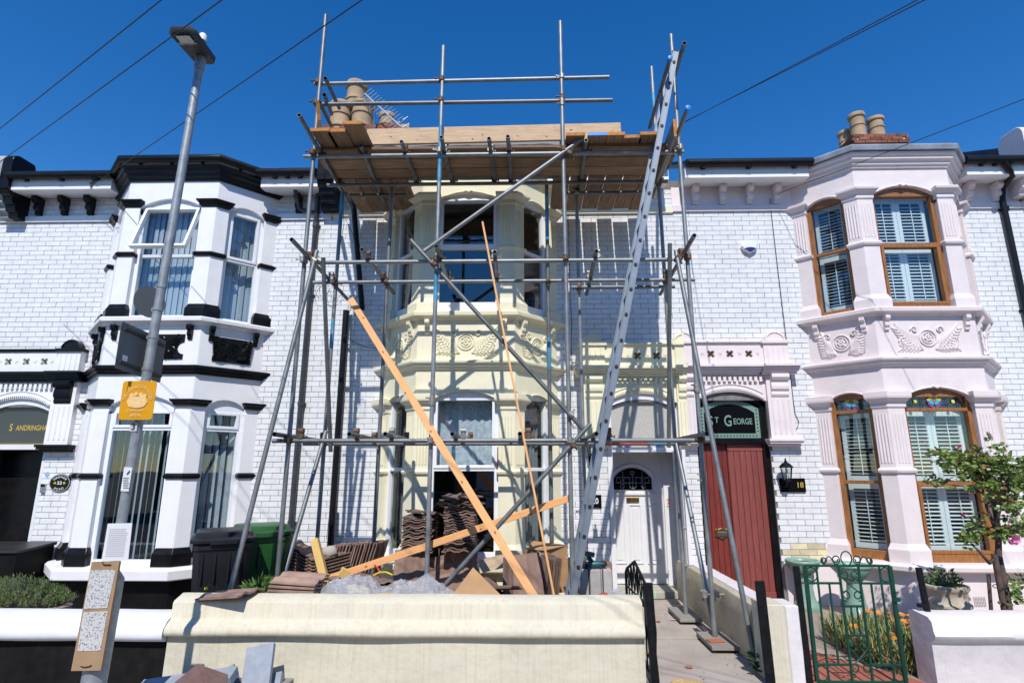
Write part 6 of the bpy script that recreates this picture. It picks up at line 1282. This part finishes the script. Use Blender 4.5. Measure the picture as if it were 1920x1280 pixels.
# flower bed
def bedpt(): 
    a=rnd.random(); b=rnd.random(); return Vector((3.02+.75*a+.45*(1-b)*0,-2.60+1.05*b,.0)) 
lf=MB(); 
for i in range(3600):
    p=bedpt(); 
    if p.x<3.0+.35*max(0,(-2.2-p.y)): continue
    hh=rnd.uniform(.05,.22)*(1 if rnd.random()<.75 else 1.5); a=rnd.uniform(0,6.28); d=Vector((math.cos(a)*.55,math.sin(a)*.55,1)).normalized(); w_=Vector((-math.sin(a),math.cos(a),0))*rnd.uniform(.003,.008)
    b_=p+Vector((0,0,rnd.uniform(0,.12))); lf.add([b_-w_*.6,b_+w_*.6,b_+d*hh*.6+w_,b_+d*hh,b_+d*hh*.6-w_],[(0,1,2,3,4)])
o=ob('flower_bed_foliage',lf,M('leaf_bed',(.17,.20,.06),rough=.6,var=.6,vs=22),None,None,0,'stuff'); tag(o,'tangled green foliage of the flower bed behind the green gate','foliage')
lf=MB()
for k_ in range(900):
    p=bedpt()+Vector((0,0,rnd.uniform(.05,.2))); a=rnd.uniform(0,6.28); d=Vector((math.cos(a)*.7,math.sin(a)*.7,rnd.uniform(.2,1))).normalized()*rnd.uniform(.05,.16); w_=Vector((-math.sin(a),math.cos(a),0))*.003
    lf.add([p-w_,p+w_,p+d],[(0,1,2)])
tag(ob('dry_stalks',lf,M('dry_stalk',(.34,.26,.12),rough=.8,var=.4,vs=22),None,None,0,'stuff'),'dry straw coloured stalks among the flower bed foliage','stalks')
fs=[(1628,1146,0),(1646,1149,0),(1667,1149,1),(1690,1152,0),(1708,1155,0),(1617,1154,1),(1664,1155,1),(1696,1165,0),(1704,1163,1),(1699,1175,0),(1711,1178,0),(1674,1163,1),(1601,1174,2),(1718,1167,1),(1674,1196,0),(1665,1197,1),(1672,1187,1)]
M('petal_orange',(.85,.30,.01),rough=.6,var=.2,vs=60); M('petal_rust',(.60,.14,.02),rough=.6,var=.2,vs=60); M('petal_blue',(.12,.12,.62),rough=.6,var=.2)
_all=sorted(fs+[(1679,1201,3),(1620,1188,3)]); _cnt={}
for i,(a,b,k) in enumerate(_all):
    kk={2:0}.get(k,k); _cnt[kk]=_cnt.get(kk,0)+1; od=', %s from the left'%ORD[_cnt[kk]-1]
    if True: pass
    y=-1.75 if b<1160 else (-2.0 if b<1180 else -2.3); c=at(a,b,y); t=thing('cornflower' if k==3 else 'marigold',('small blue cornflower in the flower bed' if k==3 else ('bright orange marigold standing over the flower bed' if k in(0,2) else 'rusty orange marigold bud standing over the flower bed'))+od,'flower','blue flowers in the bed' if k==3 else ('orange marigolds in the bed' if k in (0,2) else 'rusty marigold buds in the bed'))
    q=MB(); q.path([Vector((c.x+rnd.uniform(-.05,.05),c.y+.03,.0)),c+Vector((rnd.uniform(-.02,.02),0,-.12)),c],.003,5); ob('stem',q,'leaf_green',t)
    s=.044 if k in(0,2) else .024; q=MB(); nn=14
    for j in range(nn):
        tt=6.283*j/nn; o_=Vector((math.cos(tt),math.sin(tt)*.9-.1,.18+.25*math.sin(tt))); tip=c+o_*s; sd=Vector((-math.sin(tt),math.cos(tt),0))*s*.22; q.add([c,c+(tip-c)*.7+sd,tip,c+(tip-c)*.7-sd],[(0,1,2,3)])
    ob('petals',q,'petal_blue' if k==3 else ('petal_orange' if k in (0,2) else 'petal_rust'),t); q=MB(); q.lathe([(0,-.004),(s*.3,0),(s*.2,.008),(0,.01)],c,8); ob('flower_centre',q,'petal_rust',t)
# air bricks in the pink plinth
for a,b,n,m_ in ((1653,1131,7,2),(1840,1128,8,7)):
    y=-.62; c=at(a,b,y); q=MB(); fn=facefn('F',X18,.02); 
    for i in range(n):
        for j in range(m_): x=c.x+(i-n/2)*.018; z=c.z+(j-m_/2)*.016; q.box(x,x+.009,-P_-.0035,-P_-.001,z,z+.008)
    ob('air_brick',q,'dark_print',H18)
# ---------------------------------------------------------------- roofline: party parapets, chimneys, neighbours
def kneeler(x,zt,mats,par,zc=5.46,w=.15,rough=None):
    m1,m2=mats
    for s,m in ((-1,m1),(1,m2)):
        q=MB(); xa,xb=sorted((x,x+s*w)); prof=[(0,zc),(-.16,zc),(-.17,zc+.07),(-.23,zc+.09),(-.24,zc+.17),(-.30,zc+.19),(-.31,zc+.27),(-.38,zc+.30),(-.40,zc+.36),(0,zc+.36)]
        q.prism(prof,lambda a,b,t:(t,a,b),xa,xb); ob('party_corbel',q,m,par,None,.006)
        q=MB(); n=8; top=[(-.42,zc+.36),(-.42,zt-.12)]+[(-.30+.12*math.cos(R(180-22.5*i)),zt-.12+.12*math.sin(R(180-22.5*i))) for i in range(5)]+[(-.05,zt),(0.02,zt-.15),(.02,zc+.36)]
        q.prism(top,lambda a,b,t:(t,a,b),xa,xb); ob('kneeler',q,'render_grey' if (m==m1 and rough) else m,par,None,.01)
    q=MB(); q.prism([(-.05,6.0),(-.05,zt-.16),(4.2,zt-.35+4.2*math.tan(R(29))),(4.2,6.4)],lambda a,b,t:(t,a,b),x-w+.02,x+w-.02); ob('parapet',q,'slate',par)
kneeler(-7.83,6.36,('render_grey','paint_black'),H22,5.42)
kneeler(-2.93,6.30,('paint_black','paint_black'),H20,5.50,.12)
kneeler(7.39,6.62,('paint_pink','render_grey'),H18,5.62,.13)
def chimney(cx,y,z0,z1,w,d,par,courses,core='red_brick'):
    q=MB(); q.box(cx-w/2+.012,cx+w/2-.012,y-d/2+.012,y+d/2-.012,z0,z1-.005); st=ob('chimney_stack',q,'lime_mortar',par)
    me=MB(); me.box(-.1075,.1075,-.05,.05,-.0325,.0325); bm_=me.mesh('chimney_brick'); bm_.materials.append(MATS['red_brick'])
    for k in range(courses):
        z=z1-.0375-.075*k; n=max(1,round(w/.225)); ex=.02 if k in(1,2) else 0
        for i in range(n+1):
            x=cx-w/2+.1125+i*.225-(.1125 if k%2 else 0)
            if x<cx-w/2+.05 or x>cx+w/2-.05: continue
            mo('brick',bm_,None,st,(x,y-d/2+.05-ex-rnd.uniform(0,.006),z))
        for sx in (-1,1):
            for j in range(round(d/.225)): o=mo('brick',bm_,None,st,(cx+sx*(w/2-.05+ex),y-d/2+.1125+j*.225+.1*(1-k%2),z)); o.rotation_euler=(0,0,R(90))
    return st
def pot(x,y,z,r,h,par,tilt=0,m='pot_clay'):
    q=MB(); q.lathe([(r*.80,-.1),(r*.86,0),(r*.98,.01),(r*.98,.05),(r*.88,.07),(r*.86,h*.5),(r*.96,h*.52),(r*.97,h*.56),(r*.86,h*.59),(r*.83,h*.84),(r*1.0,h*.87),(r*1.04,h*.95),(r*.98,h),(r*.80,h),(r*.76,h*.6)],(0,0,0),28)
    o=ob('chimney_pot',q,m,par,40); xf(o,(x,y,z),(0,tilt,0)); return o
st=chimney(at(1637,262,3.0).x,3.0,7.4,at(1637,251,2.75).z,1.15,.5,H18,9)
zt=at(1637,251,2.75).z
pot(at(1607,240,3.0).x,2.98,zt-.02,.165,.62,st); pot(at(1640,243,3.05).x,3.0,zt-.02,.17,.53,st); pot(at(1588,255,3.3).x,3.35,zt-.10,.16,.52,st)
CX=at(668,225,1.3).x
st=chimney(CX+.02,1.45,6.6,at(660,228,1.2).z,.62,.5,H20,8); pot(at(664,200,1.4).x,1.42,at(664,228,1.4).z,.20,.80,st,.03)
s2=chimney(at(665,243,.8).x+.25,.85,6.6,at(660,262,.7).z+.26,1.5,.42,H20,6); z2_=at(660,262,.7).z+.26
pot(at(638,230,.8).x,.8,z2_-.02,.20,.50,s2); pot(at(679,230,.8).x,.78,z2_-.02,.20,.50,s2); pot(at(725,235,1.2).x,1.2,z2_+.05,.15,.50,s2)
# television aerial
ta=thing('tv_aerial','slanting television aerial with many short rods beside the chimney pots','aerial')
a,b=at(684,176,.55),at(752,238,.35); d=(b-a)
q=MB(); q.tube(a,b,.012,None,6); ob('boom',q,'slat_grey',ta)
for i in range(14):
    c=a+d*(i/14); q=MB(); e=Vector((.16,-.05,.09)); q.tube(c-e*.7,c+e*.8,.007,None,5); ob('rod',q,'slat_grey',ta)
for k in range(4): q=MB(); c=a+d*(.86+.04*k); q.bar(c+Vector((.02,0,-.02-.1*k)),c+Vector((.20,0,.10-.1*k)),.006,.006); ob('reflector_bar',q,'steel',ta)
q=MB(); q.tube(at(700,262,.52),at(704,196,.49),.014,None,6); ob('mast',q,'steel',ta)
# slivers of the next houses
def sliver(label,x0,x1,dz,m,wl=True):
    h=thing('terraced_house',label,'house','terraced houses in the row'); w=ob('wall',MB().box(x0,x1,YB+.05,.25,-.1,6),'mortar',h); wl and brickwork(w,None,x0,x1,.45+dz,5.46+dz,[],nmax=0)
    q=MB(); q.prism([(.0,5.455+dz),(-.035,5.46+dz),(-.04,5.55+dz),(-.02,5.56+dz),(.0,5.565+dz)],lambda p,q_,t:(t,p,q_),x0,x1); ob('string_course',q,m,h); wl and brickwork(w,None,x0,x1,5.565+dz,5.86+dz,[],nmax=0)
    q=MB(); q.prism([(-.33,5.82+dz),(-.36,5.83+dz),(-.36,6.0+dz),(.1,6.0+dz),(.1,5.9+dz),(-.02,5.86+dz)],lambda a,c,t:(t,a,c),x0,x1); ob('eaves_board',q,'render_grey',h); q=MB(); q.path([(x0,-.42,6.03+dz),(x1,-.42,6.03+dz)],.06,10); ob('gutter',q,'gutter_black',h,40)
    q=MB(); q.prism([(-.44,6.06+dz),(4.2,8.63+dz),(4.2,8.55+dz),(-.40,6.03+dz)],lambda a,c,t:(t,a,c),x0,x1); ob('roof',q,'slate',h)
sliver('sliver of the next white brick house at the left edge',-10.5,-7.84,-.05,'paint_white',False); sliver('sliver of the next house beyond the far right downpipe',7.40,10.0,.02,'paint_pink')
# ---------------------------------------------------------------- pipes, cables, wall fittings
dp=thing('downpipe','long grey black downpipe on the white brick between the two bays','pipe','downpipes on the house fronts')
q=MB(); q.path([(-3.15,-.055,.1),(-3.15,-.055,5.72),(-3.13,-.10,5.82),(-3.06,-.36,5.93),(-3.06,-.40,6.0)],.038,12); ob('pipe',q,'pipe_grey',dp,50)
q=MB(); q.path([at(553,352,-.25),at(556,372,-.22),at(562,392,-.10),Vector((-3.15,-.06,5.50))],.030,10); ob('branch_pipe',q,'pipe_grey',dp,50)
for z in (1.0,2.6,4.2,5.3): q=MB(); q.tube((-3.15,-.055,z-.03),(-3.15,-.055,z+.03),.045,None,14); q.box(-3.21,-3.09,-.03,-.004,z-.015,z+.015); ob('bracket',q,'pipe_grey',dp,50)
dp=thing('downpipe','black downpipe with a swan neck at the right of the pink house','pipe','downpipes on the house fronts')
q=MB(); q.path([at(1880,305,-.42)+Vector((0,.0,.05)),at(1892,318,-.40),at(1898,330,-.30),at(1880,352,-.08),(7.10,-.06,5.6),(7.12,-.055,.1)],.040,12); ob('pipe',q,'gutter_black',dp,50)
for z in (2.6,3.9,5.45): q=MB(); q.tube((7.12,-.055,z-.035),(7.12,-.055,z+.035),.047,None,14); q.box(7.05,7.19,-.03,-.004,z-.012,z+.012); ob('bracket',q,'gutter_black',dp,50)
q=MB(); q.tube(at(662,372,-.25),at(679,580,-.12),.040,None,14,.004); tag(ob('loose_pipe',q,'gutter_black',None,50),'loose black pipe hanging aslant below the left of the platform','pipe')
p0=at(649,582,-.07); q=MB(); q.tube((p0.x,-.07,.1),(p0.x,-.07,p0.z),.043,None,14,.004); tag(ob('downpipe',q,'gutter_black',None,50),'short black downpipe ending halfway up the white wall left of the cream bay','pipe','downpipes on the house fronts')
def cable(pts,y,label,r=.0045,nm='wall_cable',m='cable',grp='cables'): q=MB(); q.path([at(a,b,y) if len(t)==2 else at(a,b,t[2]) for t in pts for a,b in (t[:2],)],r,5); tag(ob(nm,q,m,None,50),label,'cable',grp)
cable([(1444,372),(1445,388),(1458,500),(1474,632),(1487,745),(1491,775),(1498,790),(1495,802),(1488,806)],-.02,'thin black cable running down the white wall beside the pink bay')
cable([(640,330),(645,420),(636,470),(633,520)],-1.0,'thin black cable hanging beside the rear left scaffold tube',.004)
cable([(642,400),(662,440),(668,470)],-.3,'thin cable stretched behind the upper left scaffold',.004); cable([(648,627),(660,640),(685,650),(712,653)],-.1,'slack black cable running to the left of the cream bay',.005); cable([(1063,380),(1066,430),(1069,560),(1072,600),(1070,790),(1075,800),(1082,798)],-.02,'black cable clipped to the white wall right of the cream bay',.004); cable([(654,588),(666,560),(680,548)],-.12,'short black cable end above the cut downpipe',.005)
cable([(612,1010),(618,960),(622,925)],-.3,'thin cable dangling beside the black downpipe',.003)
# service wires overhead
def wire(a,ya,b,yb,label,r=.0048):
    p,q_=at(*a,ya),at(*b,yb); q_=p+(q_-p)*3.2; pts=[p.lerp(q_,t)+Vector((0,0,-.04*4*t*(1-t))) for t in [i/32 for i in range(33)]]; q=MB(); q.path(pts,r,5); tag(ob('overhead_wire',q,'cable',None,50),label,'wire','wires overhead')
wire((-20,257),-2.2,(305,-8),-4.5,'overhead wire crossing the top left corner, upper one'); wire((-20,318),-1.5,(418,-8),-4.6,'overhead wire crossing the top left behind the lamp head'); wire((172,348),-.4,(680,-8),-4.6,'overhead wire running from the left eaves past the scaffold top')
wire((1284,228),-.6,(1725,-4),-4.6,'overhead wire rising right from the scaffold end, upper of two',.0045); wire((1284,229),-.55,(1712,-4),-4.6,'overhead wire rising right from the scaffold end, lower of two',.0045); wire((1452,366),-.06,(1940,172),-3.0,'overhead wire crossing the head of the pink bay',.0045)
# alarm box
al=thing('alarm_box','white alarm box with a blue base on the white wall','alarm box'); c=at(1403,464,0)
q=MB(); pr=[(-.12,.0),(-.075,.085),(.075,.085),(.12,.01),(.10,-.05),(0,-.115),(-.10,-.05)]; q.loft([[(c.x+a,-.004,c.z+b) for a,b in pr],[(c.x+a,-.05,c.z+b) for a,b in pr],[(c.x+a*.86,-.07,c.z+b*.86) for a,b in pr]]); ob('case',q,'alarm_white',al,None,.006)
q=MB(); q.prism([(-.088,-.045),(-.05,-.028),(0,-.022),(.05,-.028),(.088,-.045),(0,-.098)],lambda a,b,t:(c.x+a,t,c.z+b),-.0715,-.073); ob('blue_panel',q,'alarm_blue',al)
# carriage lanterns and number plates
def lantern(x,z,label):
    t=thing('wall_lantern',label,'lantern','carriage lanterns'); y=-.15
    q=MB(); q.path([(x,-.005,z-.16),(x,-.05,z-.19),(x,-.12,z-.17),(x,y,z-.10)],.011,6); q.box(x-.03,x+.03,-.012,-.0,z-.24,z-.10); ob('bracket',q,'iron_black',t,50)
    q=MB()
    for k in range(6): a=k*math.pi/3; q.bar((x+.05*math.cos(a),y+.05*math.sin(a),z-.10),(x+.075*math.cos(a),y+.075*math.sin(a),z+.06),.009,.009)
    q.lathe([(0,-.02),(.03,-.012),(.055,0),(.055,.012),(0,.012)],(x,y,z-.105),6); ob('cage',q,'iron_black',t)
    q=MB(); q.lathe([(.046,-.09),(.069,.055)],(x,y,z),6); ob('glass',q,'glass_lamp',t); q=MB(); q.lathe([(.012,-.08),(.018,-.03),(.012,.02),(0,.03)],(x,y,z),10); ob('bulb',q,'white_print',t)
    q=MB(); q.lathe([(0,.06),(.085,.06),(.09,.07),(.05,.115),(.02,.13),(.018,.15),(.008,.155),(.012,.17),(0,.19)],(x,y,z),12); ob('cap',q,'iron_black',t,40)
c=at(1473,885,-.12); lantern(c.x,c.z,'black carriage lantern above the number 18 plate'); c=at(1109,838,-.12); lantern(c.x,c.z,'black carriage lantern half hidden behind the ladder')
def plateb(name,a,b,label,txt_,m,size,cx=0,sx=1):
    p,q_=at(*a,-.012),at(*b,-.012); t=thing(name,label,'number plate','house number plates'); q=MB(); q.box(p.x,q_.x,-.028,-.005,q_.z,p.z); ob('plate',q,'sign_black',t,None,.003); q=MB(); cc=Vector(((p.x+q_.x)/2+cx,-.0295,(p.z+q_.z)/2)); addtext(q,txt_,lambda x,y,d:cc+Vector((x,-d,y)),size,off=.001,sx=sx); ob('number',q,m,t)
plateb('number_plate',(1460,896),(1511,922),'black slate plate with a gilt number 18','18','gold',.10,.095); plateb('number_plate',(1101,927),(1128,951),'black plate numbered 20 partly behind the ladder','20','white_print',.11,.01,.8)
c=at(113,905,-.01); t=thing('oval_plaque','black oval plaque reading Wadham Road 22 beside the dark doorway','plaque'); q=MB(); q.prism([(.148*math.cos(a),.122*math.sin(a)) for a in [2*math.pi*k/36 for k in range(36)]],lambda x,y,d:(c.x+x,d,c.z+y),-.006,-.022); ob('plate',q,'sign_black',t,None,.003)
fn=lambda x,y,d:(c.x+x*1.18,-.0235-d,c.z+y)
q=MB(); q.path([fn(.118*math.cos(a),.114*math.sin(a),0) for a in [2*math.pi*k/36 for k in range(36)]],.0025,4,True); addarc(q,'WADHAM',fn,.042,.082,R(140),R(40),sx=.9); addarc(q,'ROAD',fn,.042,.085,R(238),R(302),True,sx=.9); addtext(q,'22',fn,.06,0,0,off=.0008); ob('lettering',q,'white_print',t)
q=MB()
for sx in (-1,1):
    for k in range(5): a=k*1.257; q.add([fn(sx*.055+.011*math.cos(a)+.006*math.cos(u_),.011*math.sin(a)+.006*math.sin(u_),.0002) for u_ in [j*1.05 for j in range(6)]],[tuple(range(6))])
ob('painted_flowers',q,'glass_yellow',t)
c=at(82,915,-.01); q=MB(); q.box(c.x-.03,c.x+.03,-.035,-.004,c.z-.06,c.z+.06); t=ob('door_bell',q,'steel',None,None,.004); tag(t,'small grey door bell left of the oval plaque','bell'); q=MB(); q.box(c.x-.03,c.x+.03,-.037,-.0355,c.z+.02,c.z+.06); ob('bell_camera',q,'sign_black',t)
c=at(88,889,-.01); q=MB(); q.lathe([(0,0),(.035,0),(.035,.002),(0,.003)],(c.x,-.004,c.z),16,(0,-1,0)); tag(ob('round_sticker',q,M('sticker_blue',(.25,.42,.6),rough=.4,var=.3,vs=60),None),'small round blue and white sticker above the oval plaque','sticker')
ls=thing('security_sensor','grey cylindrical sensor hanging under the left eaves','sensor'); c=at(172,338,-.38); q=MB(); q.lathe([(0,-.05),(.03,-.05),(.04,-.03),(.04,.05),(.048,.055),(.048,.08),(0,.08)],c,14); ob('body',q,'sign_back',ls,50); q=MB(); q.tube(c+Vector((0,0,.08)),c+Vector((0,.05,.16)),.012,None,6); q.tube(c+Vector((0,0,-.05)),c+Vector((0,.01,-.12)),.012,None,6); ob('arm',q,'sign_back',ls)
M('leaf_motif',(.20,.17,.13),rough=.9)

# ---------------------------------------------------------------- the terrace across the street, behind the viewer: seen in the panes
M('far_brick',(.12,.075,.055),rough=.9,var=.2,vs=2); M('far_render',(.16,.15,.14),rough=.9,var=.1,vs=2); M('far_white',(.22,.22,.22),rough=.8); M('far_roof',(.09,.085,.09),rough=.8,var=.2)
for i in range(6):
    x=-17+i*5.6; y=-19.5; h=thing('terraced_house','house across the street, number %s from the left, seen only mirrored in the panes'%'one two three four five six'.split()[i],'house','houses across the street')
    ob('wall',MB().box(x,x+5.58,y-8,y,-.1,5.9),('far_brick','far_render','far_brick','far_white','far_render','far_brick')[i],h)
    q=MB(); q.prism([(y+.3,5.9),(y-4,8.6),(y-8.3,5.9)],lambda a,b,t:(t,a,b),x,x+5.58); ob('roof',q,'far_roof',h); q=MB(); q.box(x-.3,x+.4,y-4.4,y-3.6,8.0,9.6); ob('chimney_stack',q,'far_brick',h)
    for (a,b,c,d_) in ((.8,2.6,.7,2.5),(.8,2.6,3.5,5.1),(3.6,4.7,3.5,5.0)):
        w_=ob('window',MB().box(x+a-.08,x+b+.08,y,y+.05,c-.08,d_+.08),'far_white',h); ob('pane',MB().box(x+a,x+b,y+.05,y+.06,c,d_),'sign_black',w_)
    ob('door',MB().box(x+3.6,x+4.6,y,y+.05,0,2.1),('door_red','pipe_grey','door_white')[i%3],h)
# ---------------------------------------------------------------- put each Empty at the base of its thing
bpy.context.view_layer.update()
def _bb(o,acc):
    if o.type=='MESH':
        for c in o.bound_box: acc.append(o.matrix_world@Vector(c))
    for ch in o.children: _bb(ch,acc)
for o in [o for o in col.objects if o.type=='EMPTY' and o.parent is None and o.location.length<1e-9 and not any(abs(a)>1e-9 for a in o.rotation_euler)]:
    acc=[]; _bb(o,acc)
    if not acc: continue
    c=Vector(((min(p.x for p in acc)+max(p.x for p in acc))/2,(min(p.y for p in acc)+max(p.y for p in acc))/2,min(p.z for p in acc)))
    o.location=c
    for ch in o.children: ch.location=ch.location-c
